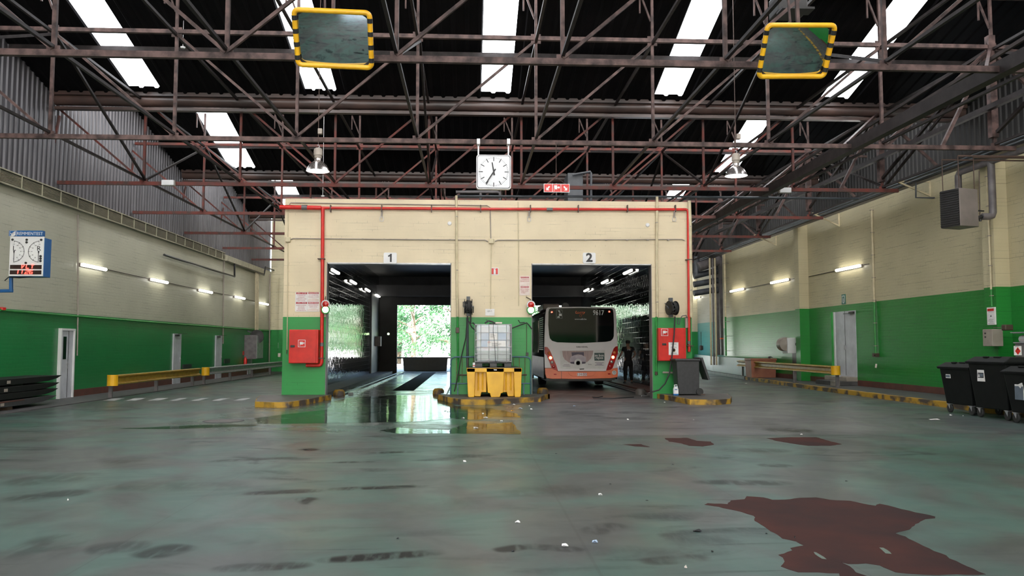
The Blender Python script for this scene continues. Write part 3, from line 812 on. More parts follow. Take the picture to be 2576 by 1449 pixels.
# cross beams under the bay ceilings
for (a, b) in (T1, T2):
    struct('ceiling_beam', MB().box(a, b, 44.9, 45.1, 4.15, 4.75), M['tunnel_back'])
    struct('ceiling_beam', MB().box(a, b, 33.0, 33.4, 4.85, 5.3), M['dark'])
# raised ledges beside the tracks
struct('ledge_left', MB().box(T1[0], -4.15, YF + 0.3, 46, 0, 0.12), M['asphalt'])
struct('ledge_right', MB().box(5.52, T2[1], YF + 0.3, 46, 0, 0.12), M['brownbase'])
# steel door jamb edges
for k, (x, s) in enumerate(((O1[0], 1), (O1[1], -1), (O2[0], 1), (O2[1], -1))):
    struct('door_%d' % (11 + k), MB().box(x, x + s * 0.02, YF - 0.01, YF + 0.3, 0, OZ), M['greypipe'])
for k, (a, b) in enumerate((O1, O2)):
    struct('trim_%d' % (6 + k), MB().box(a, b, YF - 0.01, YF + 0.3, OZ - 0.03, OZ), M['steel'])

# ------------------------------------------------------------------ things on the block face
FR, FU = Vector((1, 0, 0)), Vector((0, 0, 1))


def fp(x, y, d=0.0):
    return at(x, y, Y=YF - d)


def fpath(pts, d=0.03):
    return [fp(x, y, d) for x, y in pts]


# red fire main
t = thing('fire_pipe', 'red fire main running across the top of the block and down both ends', 'pipe', fp(1200, 524, 0.06))
mb = MB(); mb.tube([fp(704, 521, 0.12), fp(808, 523, 0.12)], 0.062, 12)
build('header_pipe', mb, M['red'], t, smooth=True)
mb = MB(); mb.tube([fp(808, 523, 0.08), fp(1240, 526, 0.08), fp(1725, 527, 0.08), fp(1729.5, 529, 0.08), fp(1731, 533, 0.08), fp(1733, 750, 0.08), fp(1733.5, 885, 0.08)], 0.04, 10)
mb.tube([fp(812, 523, 0.09), fp(811, 700, 0.09), fp(809, 912, 0.09), fp(807, 917, 0.09), fp(803, 919, 0.09), fp(770, 919, 0.09)], 0.05, 10)
build('pipe_run', mb, M['red'], t, smooth=True)
mb = MB()
for x in (833, 961, 1086, 1209, 1334, 1454, 1577, 1697): mb.box(fp(x, 520).x - 0.012, fp(x, 520).x + 0.012, YF - 0.14, YF, fp(x, 533).z - 0.02, fp(x, 519).z + 0.02)
for x, y in ((810, 652), (808, 901)): mb.box(fp(x, y).x - 0.1, fp(x, y).x + 0.1, YF - 0.15, YF, fp(x, y).z - 0.012, fp(x, y).z + 0.012)
for x, y in ((1731, 654), (1734, 870)): mb.box(fp(x, y).x - 0.09, fp(x, y).x + 0.09, YF - 0.15, YF, fp(x, y).z - 0.012, fp(x, y).z + 0.012)
build_each('pipe_clamp', mb, M['screw'], t)
mb = MB(); mb.tube([fp(759, 521.8, 0.12), fp(773, 522, 0.12)], 0.075, 12); mb.tube([fp(1375, 527, 0.08), fp(1390, 527, 0.08)], 0.05, 12); mb.tube([fp(809.5, 862, 0.09), fp(809.5, 871, 0.09)], 0.058, 12); mb.tube([fp(1733, 858, 0.08), fp(1733, 866, 0.08)], 0.05, 12)
build_each('coupling', mb, M['greypipe'], t, smooth=True)

# bay number plates
for x, y, s, lab in ((981.5, 649, '1', 'white plate with black number 1 above the left bay'), (1482.5, 649, '2', 'white plate with black number 2 above the right bay')):
    c = fp(x, y, 0.03)
    t = thing('number_plate', lab, 'sign', c)
    mb = MB(); r = 0.04; W = 0.185; Hh = 0.155; pts = []
    for qx, qz, a0 in ((W - r, Hh - r, 0), (-W + r, Hh - r, 90), (-W + r, -Hh + r, 180), (W - r, -Hh + r, 270)):
        for k in range(5):
            a = math.radians(a0 + k * 22.5); pts.append(c + Vector((qx + r * math.cos(a), 0, qz + r * math.sin(a))))
    mb.prism(pts, (0, 0.03, 0)); build('plate', mb, M['white'], t)
    mb = MB()
    if s == '1': mb.prism([c + Vector((x_, -.006, z_)) for x_, z_ in ((.045, -.115), (.045, .12), (.008, .12), (-.015, .09), (-.06, .068), (-.06, .032), (-.005, .045), (-.005, -.115))], (0, .004, 0))
    else: mb.text(s, 0.34, c + Vector((0, -0.004, 0)), FR, FU, depth=0.002, bold=.012, sx=1.1)
    build('numeral', mb, M['ink'], t)


def notice(x0, y0, x1, y1, lab, heads, lines, mtl, d=0.012, name='notice_board', tear=None):
    a, b = fp(x0, y0, d), fp(x1, y1, d)
    t = thing(name, lab, 'sign', Vector(((a.x + b.x) / 2, a.y, b.z)))
    build('panel', MB().box(a.x, b.x, YF - d, YF, b.z, a.z), M[mtl], t)
    W, Hh = b.x - a.x, a.z - b.z
    hb, hw, tx = MB(), MB(), MB()
    for u0, u1, v0, v1, s in heads:
        hb.box(a.x + W * u0, a.x + W * u1, YF - d - 0.003, YF - d, a.z - Hh * v1, a.z - Hh * v0)
        hw.text(s, Hh * (v1 - v0) * 0.95, (a.x + W * (u0 + u1) / 2, YF - d - 0.004, a.z - Hh * (v0 + v1) / 2), FR, FU, depth=0.0006, sx=0.8, fit=W * (u1 - u0) * .92)
    for u, v, h, s, sx_ in lines:
        tx.text(s, Hh * h, (a.x + W * u, YF - d - 0.002, a.z - Hh * v), FR, FU, depth=0.0008, sx=sx_, fit=W * .92)
    build('heading_band', hb, M['redink'], t)
    build('heading_text', hw, M['paper'], t)
    build('body_text', tx, M['redink'], t)
    return t, a, b, W, Hh


t, a, b, W, Hh = notice(743, 735, 773, 784, 'left white notice with two red headings beside the left bay', [(0.08, 0.97, 0.01, 0.10, 'S.M.C. - A.T.V.B'), (0.08, 0.97, 0.51, 0.60, 'S.M.C. - M.I.V.B')],
       [(0.5, 0.17, 0.07, 'LA PREMIERE FOIS', 0.72), (0.5, 0.26, 0.07, 'SE PRESENTER', 0.72), (0.5, 0.35, 0.07, 'AU BRIGADIER DE LAVAGE', 0.6), (0.5, 0.44, 0.07, 'AVANT PASSAGE', 0.72), (0.5, 0.68, 0.07, 'BIJ EERSTE DOORGANG', 0.66), (0.5, 0.77, 0.07, 'ZICH MELDEN', 0.72), (0.5, 0.86, 0.07, 'BIJ DE WASSERIJ', 0.72), (0.5, 0.94, 0.07, 'AAN DE BRIGADIER WAS', 0.62)], 'paper')
t, a, b, W, Hh = notice(774, 735, 803, 784, 'right torn white notice with two red headings beside the left bay', [(0.05, 0.95, 0.0, 0.09, 'PASSAGE INTERDIT'), (0.05, 0.95, 0.50, 0.60, 'VERBODEN TOEGANG')],
       [(0.5, 0.16, 0.075, 'A TOUTE PERSONNE', 0.7), (0.5, 0.25, 0.075, 'ETRANGERE A LA SOCIETE', 0.6), (0.5, 0.67, 0.075, 'AAN ELKE PERSOON', 0.7), (0.5, 0.76, 0.075, 'VREEMD AAN DE', 0.7)], 'paper')
mb = MB()
for v0, v1 in ((0.30, 0.46), (0.82, 0.97)):
    mb.prism([Vector((a.x + W * u, YF - 0.0155, a.z - Hh * v)) for u, v in ((0.02, v1), (0.0, (v0 + v1) / 2), (0.25, v0 + 0.03), (0.5, v0), (0.75, v0 + 0.02), (0.95, (v0 + v1) / 2), (0.92, v1))], (0, 0.003, 0))
build('torn_patch', mb, M['oldpaper'], t)
notice(1307, 694, 1333, 743, 'faded pink notice with two red headings at the left edge of bay two', [(0.12, 0.9, 0.04, 0.12, 'PASSAGE INTERDIT'), (0.12, 0.9, 0.53, 0.61, 'VERBODEN TOEGANG')],
       [(0.5, 0.2, 0.07, 'A TOUTE PERSONNE', 0.66), (0.5, 0.28, 0.07, 'ETRANGERE A LA SOCIETE', 0.55), (0.5, 0.69, 0.07, 'AAN ELKE PERSOON', 0.66), (0.5, 0.78, 0.07, 'VREEMD AAN DE', 0.7), (0.35, 0.87, 0.07, 'SOCIETEIT', 0.7)], 'oldpaper')

# extinguisher sign
c = fp(1244.5, 682.5, 0.015)
t = thing('extinguisher_sign', 'small red sign with a white extinguisher between the bays', 'sign', c)
build('panel', MB().box(c.x - .11, c.x + .11, YF - 0.015, YF, c.z - .105, c.z + .105), M['white'], t)
mb = MB(); mb.box(c.x - .09, c.x + .09, YF - 0.018, YF - .015, c.z - .085, c.z + .085); build('red_field', mb, M['red'], t)
mb = MB(); mb.box(c.x - .03, c.x + .03, YF - 0.021, YF - .018, c.z - .08, c.z + .035)
mb.prism([(c.x + x, YF - .021, c.z + z) for x, z in ((-.03, .035), (.03, .035), (.012, .055), (.012, .075), (-.012, .075), (-.012, .055))], (0, .003, 0))
mb.beam((c.x - .04, YF - .02, c.z + .06), (c.x + .035, YF - .02, c.z + .078), .003, .012)
build('bottle_symbol', mb, M['white'], t)
# handwritten sheet
a, b = fp(1221, 777, .03), fp(1244, 794, .03)
t = thing('paper_sheet', 'white handwritten sheet hung just above the green band between the bays', 'paper', (a.x, a.y, b.z))
build('sheet', MB().box(a.x, b.x, YF - .03, YF - .02, b.z, a.z), M['paper'], t)
mb = MB(); mb.text('LIJN 2', 0.055, ((a.x + b.x) / 2 - .01, YF - .031, (a.z + b.z) / 2 + .03), FR, FU, depth=.0008); build('writing', mb, M['ink'], t)

# traffic lights
def signal(x, yr, yg, lab, side):
    pr, pg = fp(x, yr, .14), fp(x, yg, .14)
    t = thing('signal_lamp', lab, 'traffic light', Vector((pr.x, YF, pg.z - 0.2)), 'pair lamps at the bays')
    mb = MB(); mb.box(pr.x - .06, pr.x + .06, YF - .14, YF - .0, pg.z - .12, pr.z + .1)
    build('housing', mb, M['black'], t, bevel=.02)
    for p, m_, nm in ((pr, 'redlens', 'red_lens'), (pg, 'greenglow', 'green_lens')):
        mb = MB(); mb.lathe([(.105, 0), (.125, -.03), (.118, -.05), (.10, -.05)], p + Vector((0, 0, 0)), 20, ax='y')
        build('lens_ring', mb, M['steel'] if m_ == 'redlens' else M['greenpaint'], t, smooth=True)
        mb = MB(); mb.lathe([(.1, -.03), (.085, -.055), (.04, -.075), (0.0, -.08)], p, 20, ax='y')
        build(nm, mb, M[m_], t, smooth=True)
    mb = MB(); mb.tube([fp(x, yr - 8, .05), fp(x - 1, yr - 14, .03), fp(x - 12 * side if side else x, yr - 20, .02)], .012, 6)
    build('cable', mb, M['screw'], t)


signal(819.5, 765.5, 779, 'paired red and lit green lamp at the left edge of bay one', 0)
signal(1335.5, 767, 780, 'paired red and lit green lamp at the left edge of bay two', 1)

# fire hose cabinets
def hose_box(x0, y0, x1, y1, lab, sx, sy, poster=False):
    a, b = fp(x0, y0, .30), fp(x1, y1, .30)
    t = thing('hose_cabinet', lab, 'fire cabinet', Vector(((a.x + b.x) / 2, YF - .15, b.z)))
    build('body', MB().box(a.x, b.x, YF - .27, YF, b.z, a.z), M['red'], t, bevel=.008)
    build('door', MB().box(a.x + .005, b.x - .05, YF - .295, YF - .272, b.z + .012, a.z - .012), M['red'], t, bevel=.006)
    l = fp(x0 + sx[0], y0 + sx[1], .30)
    build('latch', MB().box(l.x - .06, l.x + .06, YF - .31, YF - .295, l.z - .03, l.z + .03), M['black'], t, bevel=.008)
    c = fp(x0 + sy[0], y0 + sy[1], .30); s = .1
    mb = MB(); mb.box(c.x - s, c.x + s, YF - .299, YF - .295, c.z - s, c.z + s, 0); mb.box(c.x - s + .012, c.x + s - .012, YF - .302, YF - .299, c.z - s + .012, c.z + s - .012, 1)
    mb.box(c.x - .055, c.x + .03, YF - .305, YF - .302, c.z - .03, c.z + .045, 0); mb.cyl((c.x + .055, YF - .302, c.z + .01), (c.x + .055, YF - .305, c.z + .01), .022, 12, 0); mb.box(c.x - .055, c.x - .042, YF - .305, YF - .302, c.z - .07, c.z, 0); mb.box(c.x + .03, c.x + .05, YF - .305, YF - .302, c.z + .0, c.z + .02)
    build('hose_symbol', mb, [M['white'], M['red']], t)
    if poster:
        a2, b2 = fp(1682, 861, .3), fp(1707, 893, .3)
        mb = MB(); mb.box(a2.x, b2.x, YF - .298, YF - .295, b2.z, a2.z, 0)
        W = b2.x - a2.x; Hh = a2.z - b2.z
        for q in (.03, .94): mb.box(a2.x + .01, b2.x - .01, YF - .2995, YF - .298, a2.z - Hh * q - .004, a2.z - Hh * q, 1)
        for q in (0.1, .16, .36, .42, .82, .88): mb.box(a2.x + W * .2, b2.x - W * .2, YF - .2995, YF - .298, a2.z - Hh * q - .005, a2.z - Hh * q, 1)
        mb.lathe([(.05, 0), (.055, -.004), (.032, -.004), (.03, 0)], (a2.x + W / 2, YF - .298, a2.z - Hh * .62), 16, 2, 'y')
        build('poster', mb, [M['paper'], M['ink'], M['rustbar']], t)
    return t


hose_box(727, 829, 799, 914, 'red fire hose cabinet with white hose symbol left of bay one', (9, 42), (32, 35))
hose_box(1656, 825, 1727, 908, 'red fire hose cabinet with a white poster right of bay two', (15, 41), (16, 11), True)

# conduits on the face, cream above the band
def conduit(name, lab, pts, r, mtl='cream', d=.03, cat='conduit', clips=(), grp=None):
    t = thing(name, lab, cat, fp(pts[0][0], pts[0][1], d), grp)
    build('tube', MB().tube(fpath(pts, d), r, 8), M[mtl], t, smooth=True)
    if clips:
        mb = MB()
        for x, y in clips:
            p = fp(x, y, d); mb.box(p.x - .03, p.x + .03, YF - d - r - .006, YF, p.z - .012, p.z + .012)
        build_each('clip', mb, M['greybox'], t)
    return t


conduit('conduit', 'long thin conduit across the face below the red pipe, left half', [(728, 603), (737, 600), (745, 600), (1220, 604), (1228, 608)], .014, 'greybox', clips=[(747 + 55 * i, 600 + .4 * i) for i in range(9)])
conduit('conduit', 'long thin conduit across the face below the red pipe, right half', [(1245, 607), (1252, 604), (1715, 602), (1722, 605)], .014, 'greybox', clips=[(1265 + 52 * i, 604) for i in range(9)])
conduit('conduit', 'upper thin conduit near the top left corner of the face', [(728, 515), (731, 510), (1225, 517), (1233, 522), (1235, 600)], .014, 'greybox')
conduit('conduit', 'thin vertical conduit near the left corner of the face', [(725, 517), (724, 700), (722, 880)], .012, 'cream')
t = conduit('water_pipe', 'cream vertical pipe right of bay one, green at its foot', [(1148, 492), (1149, 700), (1151, 797)], .035, 'cream', .05, 'pipe', [(1149, 545), (1150, 680)])
build('lower_tube', MB().tube(fpath([(1151, 797), (1153, 960)], .05), .03, 8), M['greenpaint'], t)
build('valve', MB().box(fp(1151, 825).x - .05, fp(1151, 825).x + .05, YF - .12, YF, fp(1151, 838).z, fp(1151, 824).z), M['screw'], t, bevel=.01)
t = conduit('water_pipe', 'cream vertical pipe with a bulge right of bay two', [(1653, 495), (1652, 660), (1654, 797)], .04, 'cream', .06, 'pipe', [(1652, 560), (1653, 760)])
build('lower_tube', MB().tube(fpath([(1651, 797), (1651, 935)], .05), .03, 8), M['greenpaint'], t)
build('tap', MB().cyl(fp(1651, 935, .05), fp(1651, 943, .05), .04, 10), M['screw'], t)
conduit('drain_pipe', 'cream downpipe at the right corner of the block face', [(1734, 505), (1736, 560), (1739, 797)], .05, 'cream', .1, 'pipe', [(1737, 570), (1738, 730)])
conduit('conduit', 'vertical conduit from the junction box down to the handwritten sheet', [(1236, 612), (1235, 700), (1234, 778)], .012, 'cream')
conduit('conduit', 'vertical conduit from the top edge between the bays', [(1303, 508), (1304, 600), (1305, 770)], .01, 'cream')
for x, y, lab in ((725, 603, 'small cream junction box at the left end of the thin conduit'), (1236, 607, 'small cream junction box between the two conduit halves')):
    p = fp(x, y)
    tag(build('junction_box', MB().box(p.x - .07, p.x + .07, YF - .07, YF, p.z - .07, p.z + .07), M['cream'], bevel=.01), lab, 'junction box')
for x, lab in ((961, 'left'), (1332, 'middle'), (1697, 'right')):
    p = fp(x, 533)
    t = thing('hanger_strap', 'grey swivel strap hanging below the red pipe, %s one of three' % lab, 'bracket', p, 'straps under the red pipe')
    mb = MB(); mb.beam(fp(x, 530, .08), fp(x - 1, 545, .05), .05, .03); build('arm', mb, M['greybox'], t)
    mb = MB(); q = fp(x - 1, 546, .04); s = .045
    for a_, b_ in (((-s, 0), (s, 0)), ((-s, -.12), (s, -.12)), ((-s, 0), (-s, -.12)), ((s, 0), (s, -.12))): mb.beam((q.x + a_[0], q.y, q.z + a_[1]), (q.x + b_[0], q.y, q.z + b_[1]), .012, .012)
    build('loop', mb, M['steel'], t)
for x, y, lab in ((1131, 562, 'left'), (1629, 566, 'right')):
    p = fp(x, y)
    tag(build('wall_disc', MB().lathe([(0, -.03), (.05, -.025), (.06, 0)], p, 18, ax='y'), M['white'], smooth=True), 'small round white disc on the block face, %s one of two' % lab, 'detector')

# hose reels
def reel(x, y, lab, turned):
    p = fp(x, y, .25)
    t = thing('hose_reel', lab, 'hose reel', Vector((p.x, YF, p.z - .3)))
    ax = Vector((1, 0, 0)) if not turned else Vector((.96, .28, 0)).normalized()
    mb = MB()
    for s in (-1, 1): mb.cyl(p + ax * (s * .1), p + ax * (s * .115), .205 if turned else .22, 24)
    build_each('flange', mb, M['black'], t, smooth=True)
    build('hose_coil', MB().tube([p + ax * (-.09 + .02 * (k % 10)) + (Vector((0, 0, 1)) * math.cos(k * .7) + ax.cross(Vector((0, 0, 1))) * math.sin(k * .7)) * (.15 + .0005 * k) for k in range(70)], .017, 6), M['rubber'], t, smooth=True)
    mb = MB(); mb.box(p.x - .05, p.x + .05, YF - .14, YF, p.z - .25, p.z + .3); mb.beam(p + ax * -.14, p + ax * .14, .03, .03)
    mb.beam(p + ax * -.14 + Vector((0, 0, .02)), (p.x - .14, YF, p.z + .15), .03, .02); mb.beam(p + ax * .14 + Vector((0, 0, .02)), (p.x + .14, YF, p.z - .15), .03, .02)
    build('bracket', mb, M['bluegrey'], t)
    return t


t = reel(1178, 772, 'narrow black hose reel seen edge on above the tank', False)
mb = MB(); mb.tube(fpath([(1176, 795), (1172, 850), (1160, 900), (1152, 945), (1143, 985)], .22), .018, 6)
tag(build('hose', mb, M['rubber'], smooth=True), 'black hose hanging from the reel beside the tank', 'hose')
mb = MB(); mb.tube(fpath([(1184, 780), (1184, 815), (1190, 812), (1196, 818), (1200, 830)], .3), .022, 6); mb.tube(fpath([(1179, 808), (1186, 822), (1194, 830), (1198, 833)], .3), .02, 6)
tag(build('hose', mb, M['rubber'], smooth=True), 'short looping black hose from the reel into the tank top', 'hose')
conduit('stand_pipe', 'grey stand pipe below the edge on hose reel', [(1176, 800), (1176, 925)], .035, 'bluegrey', .1, 'pipe')
t = reel(1691, 775, 'black hose reel on the wall above the right fire cabinet', True)
mb = MB(); mb.tube(fpath([(1698, 796), (1696, 840), (1690, 900), (1684, 940), (1673, 965), (1658, 981), (1640, 986)], .36), .02, 8)
tag(build('hose', mb, M['rubber'], smooth=True), 'black hose curving from the right reel down to the kerb', 'hose')
mb = MB(); mb.tube(fpath([(1705, 800), (1704, 815), (1709, 816), (1711, 802), (1716, 795), (1726, 793), (1728, 800)], .2), .014, 6)
tag(build('hose', mb, M['bluegrey'], smooth=True), 'thin looped feed hose beside the right reel', 'hose')
conduit('conduit', 'grey vertical duct between the right reel and the red pipe', [(1726.5, 797), (1727, 825)], .045, 'greybox', .1)
t = thing('low_tap_pipe', 'short dark pipe with tap low on the green wall behind the wheelie bin', 'pipe', fp(1690, 937, .1))
build('tube', MB().tube(fpath([(1668, 937), (1705, 938), (1730, 938)], .12), .028, 8).beam(fp(1668, 937, .12), fp(1668, 937, 0), .03, .03).beam(fp(1728, 938, .12), fp(1728, 938, 0), .03, .03), M['greybox'], t)
build('tap', MB().box(fp(1694, 936).x - .03, fp(1694, 936).x + .03, YF - .18, YF - .06, fp(1694, 938).z, fp(1694, 932).z), M['screw'], t)
mb = MB(); mb.tube(fpath([(1287, 826), (1310, 817), (1325, 812), (1331, 818), (1338, 828)], .15), .02, 6); mb.tube(fpath([(1304, 805), (1308, 812), (1320, 811)], .15), .015, 6)
tag(build('hose', mb, M['rubber'], smooth=True), 'dark cable running from the tank to the edge of bay two', 'hose')
t = thing('wall_switch', 'small dark switch box on the green wall beside bay two', 'switch', fp(1325, 895))
build('box', MB().box(fp(1322, 0).x, fp(1328, 0).x, YF - .06, YF, fp(0, 896).z, fp(0, 887).z), M['black'], t)
build('feed_tube', MB().tube(fpath([(1325, 888), (1324.5, 815)], .02), .008, 6), M['screw'], t)
t = thing('wall_switch', 'small grey switch box at the left edge of the red hose cabinet', 'switch', fp(721, 896))
build('box', MB().box(fp(718, 0).x, fp(724, 0).x, YF - .08, YF, fp(0, 898).z, fp(0, 889).z), M['greybox'], t)
build('feed_tube', MB().tube(fpath([(721, 890), (722, 855), (722, 830)], .02), .01, 6), M['screw'], t)

# pipes on top of the block
def yp(x, y, Y): return at(x, y, Y=Y)
tag(build('roof_pipe', MB().tube([yp(1150, 493, 24.1), yp(1300, 494, 24.1), yp(1700, 495, 24.1), yp(2160, 500, 24.1)], .035, 8), M['bluegrey'], smooth=True), 'long slate grey pipe running above the top edge of the block', 'pipe')
t = thing('vent_pipe', 'thick grey pipe with two stubs on the block roof below the clock', 'pipe', yp(1210, 505, 24.3))
build('header', MB().tube([yp(1147, 483, 24.4), yp(1250, 483, 24.4), yp(1257, 485, 24.4), yp(1258, 492, 24.4), Vector((yp(1258, 492, 24.4).x, 24.4, 5.5))], .048, 10), M['greypipe'], t, smooth=True)
build('stub', MB().tube([yp(1209, 483, 24.4), Vector((yp(1209, 483, 24.4).x, 24.4, 5.5))], .042, 10), M['greypipe'], t, smooth=True)
t = thing('duct_unit', 'dark boxy ventilation unit on the block roof behind the hose sign', 'ventilation unit', yp(1450, 508, 26.5))
build('casing', MB().box(yp(1424, 0, 26.5).x, yp(1462, 0, 26.5).x, 26.3, 27.3, 5.502, yp(1440, 438, 26.5).z), M['bluegrey'], t, bevel=.02)
build('pipe_loop', MB().tube([yp(1440, 440, 26.2), yp(1485, 432, 26.2), yp(1487, 436, 26.2), yp(1487, 508, 26.2)], .04, 8), M['bluegrey'], t, smooth=True)

# ------------------------------------------------------------------ kerb islands
def island(px, lab, seed):
    pts = [at(x, y, Z=0) for x, y in px]
    for p in pts: p.y = min(p.y, YF - .012)
    t = thing('kerb_island', lab, 'kerb island', Vector((sum(p.x for p in pts) / len(pts), sum(p.y for p in pts) / len(pts), 0)))
    c = Vector((sum(p.x for p in pts) / len(pts), sum(p.y for p in pts) / len(pts), 0))
    mb = MB(); n = len(pts)
    top = [Vector((p.x, p.y, .13)) for p in pts]; inn = [c + (p - c) * .975 for p in pts]
    inn = [Vector((p.x, p.y, .135)) for p in inn]
    rim = MB()
    vs = [Vector((p.x, p.y, 0)) for p in pts] + top + inn
    fs = [(i, (i + 1) % n, n + (i + 1) % n, n + i) for i in range(n)] + [(n + i, n + (i + 1) % n, 2 * n + (i + 1) % n, 2 * n + i) for i in range(n)]
    rim.add(vs, fs); build('kerb_edge', rim, M['kerb'], t)
    mb.add(inn, [tuple(range(n))]); build('paved_top', mb, M['concrete'], t, recalc=False)
    return t


def gp_(x, y): return (x, y)
island([(641, 1024), (690, 1026), (728, 1025), (772, 1018), (836, 1004), (836, 1000), (825, 1000), (712, 1000), (665, 1003), (645, 1014)], 'left kerb island with yellow edge in front of the green pier', 1)
island([(1104, 998), (1130, 1013), (1160, 1018), (1220, 1019), (1300, 1014), (1360, 1011), (1370, 1006), (1374, 1000), (1372, 996), (1330, 1000), (1140, 999), (1110, 996)], 'middle kerb island with chipped yellow edge under the tank', 2)
island([(1641, 999), (1680, 1007), (1735, 1018), (1800, 1019), (1838, 1016), (1841, 1010), (1830, 1002), (1780, 998), (1740, 999)], 'right kerb island with yellow edge under the wheelie bin', 3)
# patch the island bases back to the block face
for x, y, mt_, lab in ((853, 995, 'kerb', 'stone stub with worn yellow paint at the left side of bay one'), (1103, 992, 'kerb', 'orange yellow stone stub at the right side of bay one'), (1365, 990, 'kerb', 'yellow stone stub at the left side of bay two'), (1612, 993, 'concrete', 'reddish grey stone stub at the right side of bay two')):
    p = at(x, y, Z=0)
    mb = MB(); mb.lathe([(0, .19), (.12, .18), (.17, .12), (.18, 0)], (p.x, p.y, 0), 14)
    tag(build('kerb_stub', mb, M[mt_], smooth=True), lab, 'kerb stone')

# wheel guides and grates in the bays
def seg_guide(x, y0, y1, lab, w=.16, m_='concrete'):
    mb = MB(); y = y0
    while y < y1:
        mb.box(x - w / 2, x + w / 2, y, min(y + .85, y1), 0, .07); y += .9
    tag(build('wheel_guide', mb, M[m_]), lab, 'wheel guide', 'low wheel guides in the bays')


M['guide'] = mat('wet guide blocks', (0.16, 0.18, 0.17, 1), (0.1, 0.11, 0.11, 1), 5, 0.2)
seg_guide(-3.62, 26.0, 46, 'left low segmented wheel guide inside bay one', m_='guide')
seg_guide(-.75, 25.0, 46, 'right low segmented wheel guide inside bay one', m_='guide')
seg_guide(1.95, 25.0, 46, 'left low segmented wheel guide inside bay two')
seg_guide(5.42, 25.0, 46, 'right low segmented wheel guide inside bay two')
M['grate'] = mat('dark grate', (0.006, 0.006, 0.007, 1), (0.02, 0.02, 0.022, 1), 60, 0.9, 0.0, stretch=(.05, 1, 1), spec=.05)
tag(build('floor_grate', MB().box(-2.55, -1.85, 28.3, 47.2, 0.001, .012), M['grate']), 'long dark drain grate down the middle of bay one', 'grate')
mb = MB().tube([(-3.85, 25.5, .03), (-3.85, 46, .03)], .03, 6)
tag(build('guide_rail', mb, M['bluegrey']), 'thin metal rail beside the left wheel guide in bay one', 'rail')
mb = MB().tube([(5.29, 25.5, .03), (5.29, 46, .03)], .03, 6)
tag(build('guide_rail', mb, M['bluegrey']), 'thin metal rail beside the right wheel guide in bay two', 'rail')

# tube lights
def tube_light(mx, y0, y1, z, lab, grp, face):
    """fixture along Y on a wall at x = mx, face = +1 looks towards +x"""
    t = thing('tube_light', lab, 'tube light', (mx, (y0 + y1) / 2, z - .06), grp)
    build('tray', MB().box(mx, mx + face * .06, y0 - .05, y1 + .05, z - .05, z + .05), M['greybox'], t)
    mb = MB(); mb.tube([(mx + face * .1, y0, z), (mx + face * .1, y1, z)], .05, 10)
    build('glowing_cover', mb, M['tubeglow'], t, smooth=True)
    return t


pos = ('nearest', 'second', 'third', 'fourth', 'farthest')
for i, (a, b) in enumerate((((208, 667), (266, 677)), ((382, 703), (421, 711)), ((503, 729), (533, 737)), ((593, 746), (615, 752)), ((654, 761), (674, 767)))):
    p, q = at(*a, X=XL + .1), at(*b, X=XL + .1)
    tube_light(XL, p.y, q.y, (p.z + q.z) / 2, 'lit tube light on the left hall wall, %s to the camera' % pos[i] if i in (0, 4) else 'lit tube light on the left hall wall, %s from the camera' % pos[i], 'tube lights on the left wall', 1)
for i, (a, b) in enumerate((((2104, 681), (2162, 668)), ((1940, 712), (1981, 703)), ((1838, 733), (1869, 727)))):
    p, q = at(*a, X=XR - .1), at(*b, X=XR - .1)
    tube_light(XR, q.y, p.y, (p.z + q.z) / 2, 'lit tube light on the right hall wall, %s' % ('above the double door', 'left of the pilaster', 'beside the tall cream pipe')[i], 'tube lights on the right wall', -1)
p, q = at(1741, 752, X=14.9), at(1759, 747, X=14.9)
tube_light(15.0, q.y, p.y, (p.z + q.z) / 2, 'lit tube light on the far pale wall seen past the block', None, -1)
for i, (px, py) in enumerate(((844, 683), (889, 710), (925, 730), (951, 744))):
    p = at(px, py, X=T1[0] + .1)
    tube_light(T1[0], p.y - .75, p.y + .75, p.z, 'lit tube light on the left wall of bay one, %s' % ('nearest', 'second', 'third', 'farthest')[i], 'tube lights inside bay one', 1)
for i, (px, py) in enumerate(((1579, 684), (1521, 709), (1475, 730), (1440, 745))):
    p = at(px, py, X=T2[1] - .1)
    tube_light(T2[1], p.y - .75, p.y + .75, p.z, 'lit tube light on the right wall of bay two, %s' % ('nearest', 'second', 'third', 'farthest')[i], 'tube lights inside bay two', -1)
# conduit joining the wall lights
def wall_line(X, pts, r, mtl, lab, name='conduit', cat='conduit', d=.04):
    s = 1 if X < 0 else -1
    o = build(name, MB().tube([at(x, y, X=X + s * d) for x, y in pts], r, 8), M[mtl], smooth=True)
    return tag(o, lab, cat)


wall_line(XL, [(266, 677), (382, 703), (421, 711), (503, 729), (593, 746), (654, 761)], .012, 'screw', 'thin dark conduit linking the lights on the left wall', d=.02)
wall_line(XR, [(2186, 664), (2162, 668), (2104, 681), (2035, 696)], .014, 'screw', 'thin dark conduit right of the pilaster to the near light', d=.02)
wall_line(XR, [(2003, 700), (1981, 704), (1869, 727)], .014, 'screw', 'thin dark conduit linking the two far lights on the right wall', d=.02)
wall_line(XL, [(0, 780), (400, 812), (688, 833)], .03, 'greenpaint', 'green pipe along the top of the green band on the left wall', 'wall_pipe', 'pipe', .05)
wall_line(XL, [(196, 540), (196, 790), (194, 895)], .022, 'greybox', 'vertical conduit on the left wall between door and first light')
wall_line(XL, [(564, 655), (562, 735), (561, 865)], .03, 'greybox', 'vertical conduit on the left wall past the third light')
wall_line(XL, [(413, 641), (440, 650), (590, 696), (590, 665), (600, 668), (646, 684)], .045, 'black', 'black stepped pipe high on the left wall', 'wall_pipe', 'pipe', .15)
wall_line(XL, [(646, 684), (664, 692), (668, 672), (700, 684)], .045, 'black', 'black cranked pipe end near the back corner', 'wall_pipe', 'pipe', .15)
